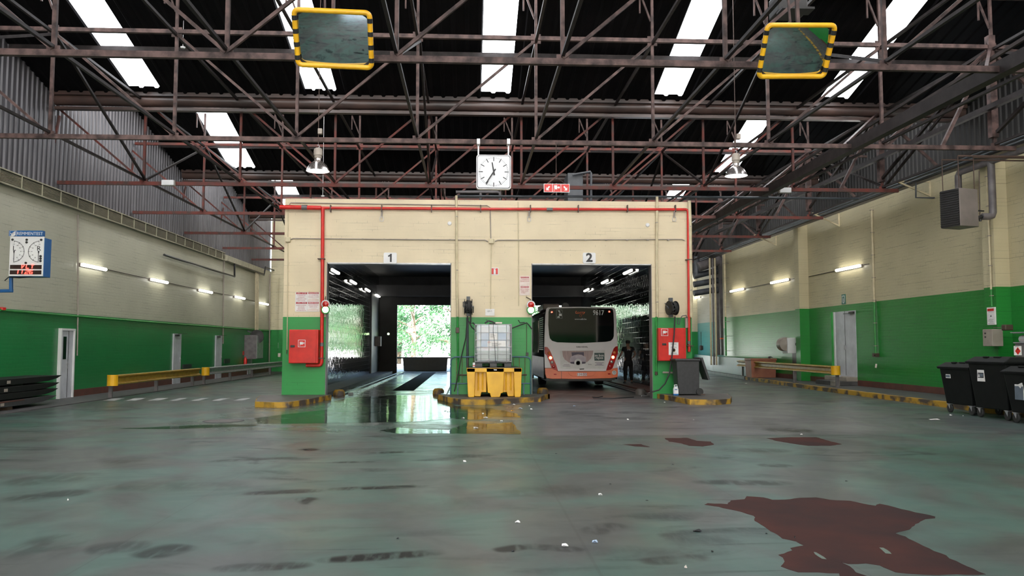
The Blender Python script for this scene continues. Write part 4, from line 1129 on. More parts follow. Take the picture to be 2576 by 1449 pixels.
wall_line(XL, [(679, 690), (678, 800), (677, 935)], .04, 'greybox', 'vertical pipe by the back left corner', 'wall_pipe', 'pipe', .06)
t = thing('pipe_bundle', 'bundle of cream vertical pipes dropping to the round black reel', 'pipe bundle', at(646, 845, X=XL + .1))
for dx in (0, 3, 6): build('pipe', MB().tube([at(643.5 + dx, 676, X=XL + .12), at(643 + dx, 790, X=XL + .12), at(642.5 + dx, 842, X=XL + .12)], .04, 8), M['cream'], t, smooth=True)
c = at(646.5, 847, X=XL + .5)
t = thing('cable_reel', 'round black cable reel hung on the far left wall', 'reel', c)
mb = MB(); mb.lathe([(0, .05), (.25, .05), (.36, 0), (.36, -.06), (.1, -.06), (0, -.1)], c, 24, ax='y'); build('drum', mb, M['black'], t, smooth=True)
build('arm', MB().beam(c + Vector((0, 0, .1)), (XL, c.y, c.z + .3), .05, .05), M['bluegrey'], t)
# tall box by it
tb_ = thing('electric_cabinet', 'grey electric cabinet on the far left wall under the reel', 'cabinet', (XL + .3, 44.0, .8))
build('casing', MB().box(XL, XL + .62, 43.5, 44.9, at(640, 903, X=XL + .5).z, 2.05), M['greypipe'], tb_, bevel=.01)
build('door', MB().box(XL + .62, XL + .64, 43.55, 44.85, at(640, 903, X=XL + .5).z + .03, 2.02), M['steel'], tb_)
for x0, y0, x1, y1, lab in ((701, 862, 711, 876, 'upper white box on the far end wall'), (702, 893, 711, 903, 'lower white box on the far end wall')):
    a, b = at(x0, y0, Y=YB), at(x1, y1, Y=YB)
    tag(build('wall_box', MB().box(a.x, b.x, YB - .15, YB, b.z, a.z), M['white'], bevel=.01), lab, 'box')
p = at(617, 908, X=XL + .1)
t = thing('fire_extinguisher', 'red extinguisher on the far left wall beside a white door', 'extinguisher', (XL + .1, p.y, p.z - .25))
build('bottle', MB().lathe([(0, -.25), (.085, -.25), (.085, .1), (.03, .18), (.03, .22), (0, .22)], (XL + .1, p.y, p.z), 14), M['red'], t, smooth=True)
build('sign', MB().box(XL, XL + .02, p.y - .12, p.y + .12, p.z + .3, p.z + .5), M['red'], t)
for x0, y0, x1, y1, lab in ((459, 917, 480, 927, 'nearer low dark ventilation grid on the left wall'), (563, 903, 577, 914, 'farther low dark ventilation grid on the left wall')):
    a, b = at(x0, (y0 + y1) / 2, X=XL), at(x1, (y0 + y1) / 2, X=XL)
    t = thing('vent_grid', lab, 'vent', (XL, a.y, a.z))
    h = (y1 - y0) / 2 / FPX * a.y
    build('frame', MB().box(XL, XL + .03, a.y, b.y, a.z - h, a.z + h), M['black'], t)
    mb = MB()
    for k in range(6): mb.beam((XL + .035, a.y, a.z - h + (k + .5) * h / 3), (XL + .035, b.y, a.z - h + (k + .5) * h / 3), .01, .012)
    build('slats', mb, M['bluegrey'], t)
tag(build('alarm_beacon', MB().lathe([(0, 0), (.08, 0), (.08, .06), (0, .08)], at(6, 780, X=XL + .05), 14), M['red'], smooth=True), 'small red alarm beacon at the left picture edge', 'alarm')

# long louvre along the top of the left wall
t = thing('louvre_strip', 'long cream ventilation louvre along the top of the left wall', 'louvre', (XL, 25, 5.48))
mb = MB()
for k in range(9):
    z = 5.50 + k * .032
    mb.beam((XL + .1, -9, z), (XL + .1, 39.4, z), .05, .009)
build('slats', mb, M['grille'], t)
mb = MB(); y = -9.0; k = 0
while y < 39.5:
    mb.beam((XL + .135, y, 5.47), (XL + .135, y, 5.80), .022, .022); y += 1.02
mb.beam((XL + .11, -9, 5.47), (XL + .11, 39.4, 5.47), .06, .025); mb.beam((XL + .11, -9, 5.81), (XL + .11, 39.4, 5.81), .08, .03)
build('frame', mb, M['grille'], t)
build('back_box', MB().box(XL, XL + .06, -9, 39.4, 5.47, 5.81), M['black'], t)
tag(build('wall_duct', MB().box(XL, XL + .2, 39.5, 46.5, 5.47, 5.72), M['grille']), 'closed cream duct continuing the louvre to the back corner', 'duct')

# doors of the left wall
def steel_door(k, px0, px1, ztop, leaves, win, lab, frame=True):
    ya, yb = at(px0, 900, X=XL).y, at(px1, 900, X=XL).y
    d = struct('door_%d' % k, MB().box(XL, XL + .05, ya, yb, 0.02, ztop), M['doorwhite'], lab)
    f = MB(); w = .06
    f.box(XL, XL + .09, ya - w, ya, 0, ztop + w); f.box(XL, XL + .09, yb, yb + w, 0, ztop + w); f.box(XL, XL + .09, ya, yb, ztop, ztop + w)
    if frame: build('door_frame', f, M['white'], d)
    if leaves == 2: build('leaf_gap', MB().box(XL + .05, XL + .053, ya + (yb - ya) * .62 - .012, ya + (yb - ya) * .62 + .012, .03, ztop), M['ink'], d)
    hy = yb - .1 if leaves == 1 else ya + (yb - ya) * .55
    build('door_handle', MB().beam((XL + .1, hy, .98), (XL + .1, hy - .12, .98), .02, .02).box(XL + .05, XL + .07, hy - .02, hy + .02, .85, 1.05), M['steel'], d)
    if win: build('door_window', MB().box(XL + .045, XL + .056, ya + .14, ya + .32, 1.12, 1.76), M['glass'], d)
    if not frame:
        build('door_closer', MB().box(XL + .05, XL + .13, ya + .1, ya + .4, ztop - .1, ztop - .03).beam((XL + .12, ya + .3, ztop), (XL + .08, yb + .55, ztop + .02), .025, .02), M['black'], d)
    return d


steel_door(1, 147, 178, 1.93, 2, True, 'white steel double door with narrow window, nearest on the left wall')
steel_door(2, 433, 452, 1.97, 1, False, 'white steel door second on the left wall', False)
steel_door(3, 540, 555, 1.97, 1, False, 'white steel door third on the left wall', False)
steel_door(4, 621, 632, 1.97, 1, False, 'white steel door farthest on the left wall', False)

# ------------------------------------------------------------------ guard rails
def w_rail(p0, p1, z0, z1, face, lab, cap_m, rail_m, posts, cap_end, group='guard rails', zb=0.0):
    t = thing('guard_rail', lab, 'guard rail', (p0[0], p0[1], zb), group)
    p0 = Vector((p0[0], p0[1], 0)); p1 = Vector((p1[0], p1[1], 0))
    d = (p1 - p0).normalized(); n = Vector((d.y, -d.x, 0)) * face
    prof = [(0.0, 0), (.085, .06), (.085, .16), (.01, .32), (.01, .68), (.085, .84), (.085, .94), (0.0, 1.0)]
    h = z1 - z0
    vs = []
    for P in (p0, p1):
        vs += [P + n * o + Vector((0, 0, z0 + v * h)) for o, v in prof]
        vs += [P + n * (o - .012) + Vector((0, 0, z0 + v * h)) for o, v in reversed(prof)]
    k = len(prof) * 2
    mb = MB().add(vs, [(i, (i + 1) % k, k + (i + 1) % k, k + i) for i in range(k)] + [tuple(range(k))[::-1], tuple(range(k, 2 * k))])
    build('beam', mb, M[rail_m], t)
    for q in posts:
        c = p0 + d * q - n * .06
        mb = MB(); mb.beam((c.x, c.y, zb), (c.x, c.y, z1 - .05), .1, .07); mb.box(c.x - .1, c.x + .1, c.y - .1, c.y + .1, zb, zb + .015)
        build('post', mb, M['greypipe'], t)
    if cap_end is not None:
        P = p0 if cap_end == 0 else p1; s = -1 if cap_end == 0 else 1
        pts = [P + n * (.04 + .15 * math.cos(a)) + d * s * (.02 + .16 * math.sin(a)) for a in [PI * j / 10 for j in range(11)]]
        mb = MB(); k = len(pts); vs = [Vector((q.x, q.y, z)) for z in (z0 - .01, z1 + .01) for q in pts] + [Vector((q.x, q.y, z)) + (P - q) * .08 for z in (z0 - .01, z1 + .01) for q in pts]
        mb.add(vs, [(i, i + 1, k + i + 1, k + i) for i in range(k - 1)])
        mb.add([Vector((q.x, q.y, z)) for z in (z1 + .01,) for q in pts], [tuple(range(k))]); mb.add([Vector((q.x, q.y, z0 - .01)) for q in pts], [tuple(range(k))])
        build('end_cap', mb, M[cap_m], t, smooth=False)
    return t


M['yellowdull'] = mat('dull yellow rail', (0.42, 0.26, 0.03, 1), (0.30, 0.17, 0.02, 1), 5, 0.42)
w_rail((-10.2, 24.55), (-10.2, 32.3), .37, .66, 1, 'yellow guard rail along the left pavement', 'yellow_plastic', 'yellowdull', (.1, 3.6, 7.2), 0)
w_rail((-10.2, 33.0), (-10.15, 47.5), .37, .66, 1, 'bare steel guard rail beyond the yellow one on the left', 'yellow_plastic', 'steel', (.1, 3.6, 7.2, 10.8, 14.2), 0)
w_rail((12.12, 27.1), (12.45, 38.2), .55, .83, -1, 'yellow guard rail on the right pavement', 'yellow_plastic', 'yellowdull', (.1, 4.0, 10.6), 0, zb=.125)

# ------------------------------------------------------------------ stacked black ramps by the left wall
for i in range(4):
    z = (.10, .27, .42, .60)[i]; tip = at((130, 133, 136, 141)[i], 960, X=-10.7).y
    lab = 'long dark curved panel lying in the stack by the left door, ' + ('bottom one', 'second from the bottom', 'third from the bottom', 'top one')[i]
    t = thing('long_panel', lab, 'panel', (-10.95, 20.5, z), 'dark panels stacked by the left wall')
    x0, x1 = -11.35, -10.55
    prof = [(tip, z + .14), (tip - .25, z + .07), (tip - .7, z + .02), (tip - 1.6, z), (tip - 6.0, z - .0), (tip - 6.0, z + .13), (tip - .3, z + .145)]
    build('shell', MB().prism([(x0, a, b) for a, b in prof], (x1 - x0, 0, 0)), M['binblack' if i else 'bingrey'], t, bevel=.01)
    if i != 1: build('sticker', MB().box(x1, x1 + .004, tip - 2.6, tip - 2.45, z + .03, z + .10), M['greybox'], t)
    if i == 0: build('red_edge', MB().box(x1 - .01, x1 + .01, tip - 6, tip - 1.6, z + .11, z + .135), M['brownbase'], t)
    if i < 3:
        mb = MB().box(-11.3, -10.6, tip - 2.1, tip - 1.5, z + .146, (.27, .42, .60)[i] - .001)
    if i == 0:
        for q, yy in enumerate((tip - 2.0, tip - 5.0)):
            tag(build('support_block', MB().box(-11.35, -10.6, yy - .2, yy, 0.02, .0995), M['brown']), ('front', 'rear')[q] + ' timber block under the stack of dark panels', 'block')
    if i < 3 and (.27, .42, .60)[i] - z > .15:
        tag(build('spacer', MB().box(-11.25, -10.65, tip - 2.1, tip - 1.6, z + .146, (.27, .42, .60)[i] - .0005), M['black']), 'dark spacer between panels of the stack, ' + ('lowest', 'middle', 'upper')[i], 'spacer')

# ------------------------------------------------------------------ brake test display
Y0 = 18.5
a, b = at(25, 594, Y=Y0), at(108, 695, Y=Y0)
t = thing('test_display', 'brake tester display with dials and red digits on a blue case', 'display panel', Vector((a.x, Y0, b.z)))
c = at(108, 580, Y=Y0)
hd = at(24, 580, Y=Y0)
build('header_panel', MB().box(hd.x, c.x + .01, Y0 - .02, Y0 + .08, a.z, hd.z), M['blue'], t)
build('casing', MB().box(a.x + .02, b.x + .0, Y0 + .02, Y0 + .32, b.z - .01, a.z - .03), M['blue'], t, bevel=.006)
build('face_panel', MB().box(a.x + .01, b.x - .005, Y0 - .01, Y0 + .019, b.z, a.z - .005), M['white'], t, bevel=.006)
W = b.x - a.x; Hh = a.z - b.z


def dp(u, v, d=.014): return Vector((a.x + W * u, Y0 - d, a.z - Hh * v))


build('header_text', MB().text('REMMENTEST', .095, at(75, 588, Y=Y0 - .025), FR, FU, depth=.001, sx=.95), M['white'], t)
l0 = at(33, 588, Y=Y0 - .022)
mb = MB()
for q in ([(-.06, -.05), (.05, .06), (.05, -.03), (.0, -.055)], [(-.065, .02), (-.03, .0), (.0, .03), (.055, .065), (.0, -.01), (-.03, -.03)]):
    mb.prism([l0 + Vector((x, 0, z)) for x, z in q], (0, .003, 0))
for (x, z), (x1, z1) in (((-.07, -.065), (.07, -.065)), ((-.07, .065), (.07, .065)), ((-.07, -.065), (-.07, .065)), ((.07, -.065), (.07, .065))): mb.beam(l0 + Vector((x, 0, z)), l0 + Vector((x1, 0, z1)), .004, .004)
build('logo_mark', mb, M['white'], t)
mb = MB()
for cx, s in ((.10, 1), (.90, -1)):
    pts = []
    for k in range(25):
        an = math.radians(-82 + 164 * k / 24)
        pts.append(dp(cx + s * (.34 * math.cos(an)) , .385 - .265 * math.sin(an)))
    mb.tube(pts, .0045, 5)
    for k in range(0, 25, 4):
        p1 = pts[k]; cen = dp(cx, .385); dd = (p1 - cen).normalized()
        mb.beam(p1 - dd * .03, p1 + dd * .01, .006, .006)
        mb.text(str(k * 5), .03, p1 - dd * .07, FR, FU, depth=.0005)
mb.text('L', .15, dp(.15, .31), FR, FU, depth=.0006); mb.text('R', .15, dp(.86, .31), FR, FU, depth=.0006)
build('dial_scales', mb, M['ink'], t)
mb = MB()
for u in (.15, .86): mb.beam(dp(u, .38, .02), dp(u, .62, .02), .006, .012); mb.taper(dp(u, .44, .02), .01, .004, dp(u, .37, .02), .035, .004)
build('pointers', mb, M['ink'], t)
mb = MB()
for u, v in ((.09, .09), (.50, .09), (.50, .155), (.92, .09), (.92, .50), (.92, .56), (.92, .62), (.50, .67)): mb.lathe([(.026, 0), (.024, -.012), (0, -.012)], dp(u, v, .012), 14, ax='y')
build_each('indicator_lamp', mb, M['black'], t, smooth=True)
mb = MB()
for v0, v1 in ((.72, .82), (.855, .955)): mb.box(dp(.05, 0).x, dp(.96, 0).x, Y0 - .016, Y0 - .01, dp(0, v1).z, dp(0, v0).z)
M['ledback'] = mat('dark red display strip', (0.02, 0.004, 0.004, 1), None, 4, 0.2)
build_each('digit_window', mb, M['ledback'], t)


def seg7(mb, ch, o, w, h, m=0):
    S = {'1': 'bc', '2': 'abged', '6': 'acdefg', 'V': None, 'L': 'fed', 'T': None}
    P = {'a': ((0, h), (w, h)), 'b': ((w, h), (w, h / 2)), 'c': ((w, h / 2), (w, 0)), 'd': ((0, 0), (w, 0)), 'e': ((0, 0), (0, h / 2)), 'f': ((0, h / 2), (0, h)), 'g': ((0, h / 2), (w, h / 2))}
    if ch == 'V': L_ = [((0, h), (0.15 * w, 0)), ((w, h), (0.15 * w, 0))]
    elif ch == 'T': L_ = [((0, h), (w, h)), ((w / 2, h), (w / 2, 0))]
    elif ch == '.': L_ = [((0, 0), (.008, 0))]
    else: L_ = [P[k] for k in S[ch]]
    for (x0, z0), (x1, z1) in L_:
        mb.beam(o + Vector((x0 + z0 * .15, 0, z0)), o + Vector((x1 + z1 * .15, 0, z1)), .014, .014)


mb = MB()
for i, ch in enumerate('VLT'): seg7(mb, ch, dp(.38 + .135 * i, .805, .02), .055, .072)
for u, ch in ((.24, '1'), (.36, '1'), (.47, '.'), (.50, '2'), (.62, '6')): seg7(mb, ch, dp(u, .94, .02), .055 if ch != '1' else .03, .072)
build('lit_digits', mb, M['ledglow'], t)
t = thing('display_arm', 'blue steel bracket carrying the brake tester display', 'bracket', at(28, 735, Y=Y0 + .2))
p = at(28, 697, Y=Y0 + .18); q = at(28, 735, Y=Y0 + .18)
mb = MB(); mb.beam((p.x, p.y, p.z + .02), (q.x, q.y, q.z), .06, .075)
mb.beam((q.x + .03, q.y, q.z + .03), (XL, q.y + .4, q.z + .03), .06, .07); mb.beam((XL + .9, q.y + .1, q.z + .1), (XL, q.y + .4, q.z + .5), .1, .16); mb.beam((XL + .9, q.y + .1, q.z - .02), (XL, q.y + .4, q.z - .4), .08, .14)
build('arm', mb, M['blue'], t, bevel=.01)
mb = MB().tube([at(12, 706, Y=Y0 + .1), at(22, 697, Y=Y0 + .1), at(50, 699, Y=Y0 + .1), at(86, 696, Y=Y0 + .1)], .012, 6)
build('cable', mb, M['black'], t)

# ------------------------------------------------------------------ hung from the roof
def traffic_mirror(cx, cy, Y, w, h, tilt, turn, roll, lab):
    c = at(cx, cy, Y=Y)
    t = thing('convex_mirror', lab, 'mirror', c, 'striped traffic mirrors')
    R = Matrix.Rotation(turn, 3, 'Z') @ Matrix.Rotation(tilt, 3, 'X') @ Matrix.Rotation(roll, 3, 'Y')

    def T(x, z, y=0.0): return c + R @ Vector((x, y, z))
    # frame path
    r = .07; pts = []
    for qx, qz, a0 in ((w / 2 - r, h / 2 - r, 0), (-w / 2 + r, h / 2 - r, 90), (-w / 2 + r, -h / 2 + r, 180), (w / 2 - r, -h / 2 + r, 270)):
        for k in range(6):
            a = math.radians(a0 + 18 * k); pts.append(T(qx + r * math.cos(a), qz + r * math.sin(a)))
    build('frame', MB().tube(pts, .04, 10, closed=True), M['yellow_plastic'], t, smooth=True)
    mb = MB()
    for s in (-1, 1):
        for k in range(4):
            z = (-.36 + .24 * k) * h * (1.0) + .0
            mb.tube([T(s * w / 2, z - .035), T(s * w / 2, z + .035)], .0425, 10)
    build_each('black_band', mb, M['black'], t, smooth=True)
    mb = MB().grid(lambda u, v: T((u - .5) * (w - .05), (v - .5) * (h - .05), .045 - .075 * (1 - (2 * u - 1) ** 2) * .5 - .075 * (1 - (2 * v - 1) ** 2) * .5), 20, 16)
    build('mirror_glass', mb, M['mirror'], t, smooth=True, recalc=False)
    build('back_shell', MB().prism([T(-w / 2, -h / 2, .03), T(w / 2, -h / 2, .03), T(w / 2, h / 2, .03), T(-w / 2, h / 2, .03)], R @ Vector((0, .04, 0))), M['black'], t)
    top = T(0, h / 2 - .1, .08)
    mb = MB(); mb.beam(top, (top.x, top.y + .15, ZT + .4), .05, .05); mb.beam(top + Vector((-.12, 0, 0)), (top.x - .2, top.y + .15, ZT + .4), .03, .03)
    mb.beam((top.x - .2, top.y + .15, ZT), (top.x, 13.08, ZT), .04, .04)
    build('hanger', mb, M['rust'], t)
    return t


traffic_mirror(838.5, 98.5, 12.5, 1.13, .82, math.radians(33), math.radians(-3), math.radians(2.5), 'striped yellow and black framed mirror high on the left')
traffic_mirror(2003.5, 129, 12.5, 1.08, .80, math.radians(35), math.radians(4), math.radians(-2.5), 'striped yellow and black framed mirror high on the right')


p = at(1985, 22, Y=15.0)
t = thing('dark_spotlight', 'black box shaped lamp high above the right striped mirror', 'lamp', p)
build('housing', MB().box(p.x - .28, p.x + .28, 14.8, 15.3, p.z - .12, p.z + .25), M['black'], t, bevel=.02)
build('visor', MB().beam((p.x - .3, 14.7, p.z - .16), (p.x + .3, 14.7, p.z - .16), .3, .04).beam((p.x, 15, p.z + .2), (p.x, 15, roof_z(15) - .05), .05, .05), M['black'], t)


def high_bay(x, ytop, ybot, Y, lab, cable_y, lit=True):
    b = at(x, ybot, Y=Y); c = at(x, ytop, Y=Y)
    t = thing('high_bay_lamp', lab, 'pendant lamp', b, 'aluminium pendant lamps')
    H = c.z - b.z; s = H / .62
    prof = [(.262, 0), (.268, .008), (.245, .06), (.20, .14), (.13, .21), (.075, .25), (.072, .30)]
    build('lamp_shade', MB().lathe([(r * s, z * s) for r, z in prof], b, 28, cap=False), M['alu'], t, smooth=True)
    build('glowing_glass', MB().lathe([(0, .006 * s), (.255 * s, .006 * s), (.255 * s, .012 * s)], b, 28), M['lampglow'], t)
    build('gear_housing', MB().lathe([(.075 * s, .30 * s), (.085 * s, .32 * s), (.085 * s, .36 * s), (.10 * s, .37 * s), (.10 * s, .47 * s), (.09 * s, .52 * s), (.05 * s, .545 * s), (0, .55 * s)], b, 20), M['greybox'], t, smooth=True)
    build('hook', MB().tube([b + Vector((0, 0, .54 * s)), b + Vector((.03, 0, .58 * s)), b + Vector((0, 0, .62 * s)), b + Vector((-.02, 0, .6 * s))], .01, 6), M['steel'], t, smooth=True)
    k = at(x, cable_y, Y=Y)
    mb = MB().tube([b + Vector((0, 0, .6 * s)), (b.x, Y, roof_z(Y) - .1)], .008, 6)
    build('suspension_cable', mb, M['screw'], t)
    q = at(x + 6, 331, Y=Y) if x < 1200 else at(x + 5, 344, Y=Y)
    build('cable_box', MB().box(q.x - .045, q.x + .045, Y - .05, Y + .05, q.z - .06, q.z + .06), M['greybox'], t, bevel=.008)
    return t


high_bay(799.5, 364, 431, 18.1, 'aluminium pendant lamp hanging left of the clock', 330)
high_bay(1852, 378, 443, 18.1, 'bright aluminium pendant lamp hanging on the right', 345)

# station clock
Yc = 18.3
c = at(1242, 432.5, Y=Yc)
t = thing('hall_clock', 'square white hall clock hanging in the middle', 'clock', c)
S = .385
def rrect(c, w, h, r, y=0):
    pts = []
    for qx, qz, a0 in ((w - r, h - r, 0), (-w + r, h - r, 90), (-w + r, -h + r, 180), (w - r, -h + r, 270)):
        for k in range(5):
            a = math.radians(a0 + 22.5 * k); pts.append(c + Vector((qx + r * math.cos(a), y, qz + r * math.sin(a))))
    return pts
build('clock_case', MB().prism(rrect(c, S, S, .06, 0), (0, .14, 0)), M['steel'], t)
build('black_rim', MB().prism(rrect(c, S - .018, S - .018, .05, -.006), (0, .006, 0)), M['ink'], t)
M['clockface'] = mat('clock face', (0.82, 0.84, 0.88, 1), None, 3, 0.15)
build('dial', MB().prism(rrect(c, S - .03, S - .03, .045, -.012), (0, .006, 0)), M['clockface'], t)
mb = MB()
for k in range(60):
    a = PI * 2 * k / 60; d = Vector((math.sin(a), 0, math.cos(a)))
    if k % 5 == 0: mb.beam(c + d * .235 + Vector((0, -.014, 0)), c + d * .335 + Vector((0, -.014, 0)), .004 if abs(d.z) > .95 else .018, .018 if abs(d.z) < .95 else .004)
    else: mb.beam(c + d * .295 + Vector((0, -.014, 0)), c + d * .335 + Vector((0, -.014, 0)), .006, .006)
mk = MB()
for k in range(60):
    a = PI * 2 * k / 60; d = Vector((math.sin(a), 0, math.cos(a))); n = Vector((d.z, 0, -d.x))
    w_, r0 = (.009, .24) if k % 5 == 0 else (.003, .295)
    mk.prism([c + d * r0 + n * w_ + Vector((0, -.0145, 0)), c + d * .335 + n * w_ + Vector((0, -.0145, 0)), c + d * .335 - n * w_ + Vector((0, -.0145, 0)), c + d * r0 - n * w_ + Vector((0, -.0145, 0))], (0, .002, 0))
build_each('minute_mark', mk, M['ink'], t)
def hand(name, ang, L1, L0, w0, w1, y):
    a = math.radians(ang); d = Vector((math.sin(a), 0, math.cos(a))); n = Vector((d.z, 0, -d.x))
    build(name, MB().prism([c - d * L0 + n * w0 + Vector((0, y, 0)), c + d * L1 + n * w1 + Vector((0, y, 0)), c + d * L1 - n * w1 + Vector((0, y, 0)), c - d * L0 - n * w0 + Vector((0, y, 0))], (0, .004, 0)), M['ink'], t)
hand('hour_hand', 350, .215, .08, .019, .012, -.022)
hand('minute_hand', 213, .315, .075, .016, .012, -.028)
for x in (1203.5, 1279):
    p = at(x, 392, Y=Yc + .05); q = at(x, 358, Y=Yc + .12)
    build('hanger_bar', MB().beam(p, q, .03, .03).box(q.x - .035, q.x + .035, q.y - .1, q.y + .1, q.z - .06, q.z + .06), M['steel'], t)

# hose sign
a, b = at(1368, 462, Y=18.3), at(1433, 484, Y=18.3)
t = thing('hose_sign', 'red hanging sign with two white arrows and a hose symbol', 'sign', Vector(((a.x + b.x) / 2, 18.3, b.z)))
build('board', MB().box(a.x, b.x, 18.3, 18.325, b.z, a.z), M['white'], t)
W = b.x - a.x; Hh = a.z - b.z
mb = MB()
for k in range(3): mb.box(a.x + W * (.02 + .327 * k), a.x + W * (.325 + .327 * k), 18.296, 18.30, b.z + Hh * .06, a.z - Hh * .06)
build('red_panels', mb, M['red'], t)
mb = MB()
for cx, s in ((.17, -1), (.83, 1)):
    o = Vector((a.x + W * cx, 18.294, (a.z + b.z) / 2)); k = .9
    def A(x, z): return o + Vector((s * x * k, 0, z * k))
    for poly in ([(.05, -.06), (-.03, -.06), (-.0, -.03), (.02, -.01)], [(.05, -.06), (.05, .02), (.02, -.01)], [(-.05, .03), (.0, -.03), (.025, 0), (-.02, .055)]):
        mb.prism([A(x, z) for x, z in poly], (0, .002, 0))
o = Vector((a.x + W * .5, 18.294, (a.z + b.z) / 2))
mb.box(o.x - .06, o.x + .01, 18.292, 18.295, o.z - .03, o.z + .06); mb.cyl(o + Vector((.045, 0, .012)), o + Vector((.045, -.003, .012)), .024, 12); mb.box(o.x + .01, o.x + .03, 18.292, 18.295, o.z + .005, o.z + .02); mb.box(o.x - .06, o.x - .05, 18.292, 18.295, o.z - .07, o.z)
build('white_symbols', mb, M['white'], t)
j = at(1399, 445, Y=18.31)
mb = MB().tube([(a.x + .1, 18.31, a.z), j, (b.x - .1, 18.31, a.z)], .009, 6); mb.tube([j, at(1399, 366, Y=18.31), (at(1399, 366, Y=18.31).x, 18.40, ZB + .03)], .009, 6)
build('hanging_wire', mb, M['rust'], t)

for x, y, lab in ((423, 460, 'left'), (1975, 479, 'right')):
    p = at(x, y, Y=23.55)
    t = thing('emergency_light', 'small white box light fixed to the truss chord on the %s' % lab, 'emergency light', p, 'box lights on the truss')
    build('cover', MB().box(p.x - .17, p.x + .17, 23.49, 23.57, p.z - .075, p.z + .075), M['white'], t, bevel=.015)
    build('base_plate', MB().box(p.x - .18, p.x + .18, 23.57, 23.64, p.z - .08, p.z + .08), M['greybox'], t, bevel=.01)
for x, y, Y, lab in ((460, 118, 20.0, 'small white round detector under the roof, upper left'), (812, 492, 26.0, 'small grey detector just above the left part of the block')):
    p = at(x, y, Y=Y)
    tag(build('smoke_detector', MB().lathe([(0, -.04), (.05, -.035), (.06, 0), (0, .01)], p, 14).beam(p, (p.x, p.y, roof_z(p.y)), .01, .01), M['white'], smooth=True), lab, 'detector')

# ------------------------------------------------------------------ tank on the middle island
Yt = 23.0
def tank(cx, Y, zb, w, dep, h, lab, z_liq=.42, labels=True, rz=0):
    t = thing('liquid_tank', lab, 'tank', (cx, Y, zb))
    x0, x1, y0, y1 = cx - w / 2, cx + w / 2, Y - dep / 2, Y + dep / 2
    ph = .13
    mb = MB()
    for x in (x0 + .0, cx - .1, x1 - .2): mb.box(x, x + .2, y0, y1, zb, zb + .10)
    mb.box(x0, x1, y0, y1, zb + .10, zb + ph)
    build('pallet_base', mb, M['black'], t, bevel=.01)
    bz0, bz1 = zb + ph + .02, zb + h - .02
    build('plastic_tank', MB().box(x0 + .03, x1 - .03, y0 + .03, y1 - .03, bz0, bz1), M['tank'], t, bevel=.06)
    mb = MB().box(x0 + .028, x1 - .028, y0 + .024, y1 - .03, bz0 + .03, bz0 + (bz1 - bz0) * .33)
    build('liquid_level', mb, M['liquid'], t, bevel=.05)
    mb = MB(); r = .010
    for k in range(6):
        z = zb + ph + .02 + (h - ph - .03) * (0, .20, .39, .58, .78, 1)[k]
        mb.tube([(x0, y0, z), (x1, y0, z), (x1, y1, z), (x0, y1, z)], r, 6, closed=True)
    for u in (.0, .155, .38, .62, .86, 1.0):
        mb.tube([(x0 + w * u, y0, zb + ph), (x0 + w * u, y0, zb + h)], .007 if 0 < u < 1 else .012, 6)
        mb.tube([(x0 + w * u, y1, zb + ph), (x0 + w * u, y1, zb + h)], .007, 6)
    for v in (.25, .5, .75):
        for x in (x0, x1): mb.tube([(x, y0 + dep * v, zb + ph), (x, y0 + dep * v, zb + h)], .007, 6)
    build('wire_cage', mb, M['steel'], t, smooth=True)
    build('lid', MB().lathe([(0, .05), (.1, .05), (.11, 0), (.0, 0)], (cx, Y, zb + h - .02), 18), M['black'], t, smooth=True)
    if labels:
        zl, zh = zb + ph + (h - ph) * .40, zb + ph + (h - ph) * .78
        build('blue_label', MB().box(x0 + w * .165, x0 + w * .86, y0 + .012, y0 + .018, zl, zh), M['labelblue'], t)
        mb = MB().box(x0 + w * .34, x0 + w * .84, y0 + .004, y0 + .010, zl + .01, zl + (zh - zl) * .42, 0)
        mb.box(x0 + w * .39, x0 + w * .61, y0 + .004, y0 + .010, zl + (zh - zl) * .47, zh - .02, 0)
        cc = (x0 + w * .38, y0 + .002, zl + (zh - zl) * .32)
        s = .035; mb.prism([(cc[0] + s, cc[1], cc[2]), (cc[0], cc[1], cc[2] + s), (cc[0] - s, cc[1], cc[2]), (cc[0], cc[1], cc[2] - s)], (0, .003, 0), 1)
        s = .026; mb.prism([(cc[0] + s, cc[1] - .002, cc[2]), (cc[0], cc[1] - .002, cc[2] + s), (cc[0] - s, cc[1] - .002, cc[2]), (cc[0], cc[1] - .002, cc[2] - s)], (0, .002, 0), 0)
        for q in range(4): mb.box(x0 + w * .46, x0 + w * (.62 + .05 * (q % 3)), y0 + .002, y0 + .004, zl + .03 + q * .022, zl + .036 + q * .022, 2)
        for q in range(5): mb.box(x0 + w * .42, x0 + w * (.5 + .03 * (q % 3)), y0 + .002, y0 + .004, zh - .05 - q * .02, zh - .045 - q * .02, 2)
        build('paper_labels', mb, [M['paper'], M['red'], M['ink']], t)
    return t


zs = at(1243, 922, Y=Yt - .3).z
pb = at(1240, 997, Y=Yt - .6)
cx = at(1243, 900, Y=Yt - .5).x
sump_top = at(1243, 926, Y=Yt - .65).z
# yellow spill pallet
x0, x1 = at(1174, 930, Y=Yt - .65).x, at(1313, 930, Y=Yt - .65).x
y0, y1 = Yt - .65, Yt + .65
zb = .136
t = thing('spill_pallet', 'tall yellow plastic spill pallet carrying the tank', 'spill pallet', ((x0 + x1) / 2, Yt, zb))
W = x1 - x0; Hh = sump_top - zb
mb = MB()
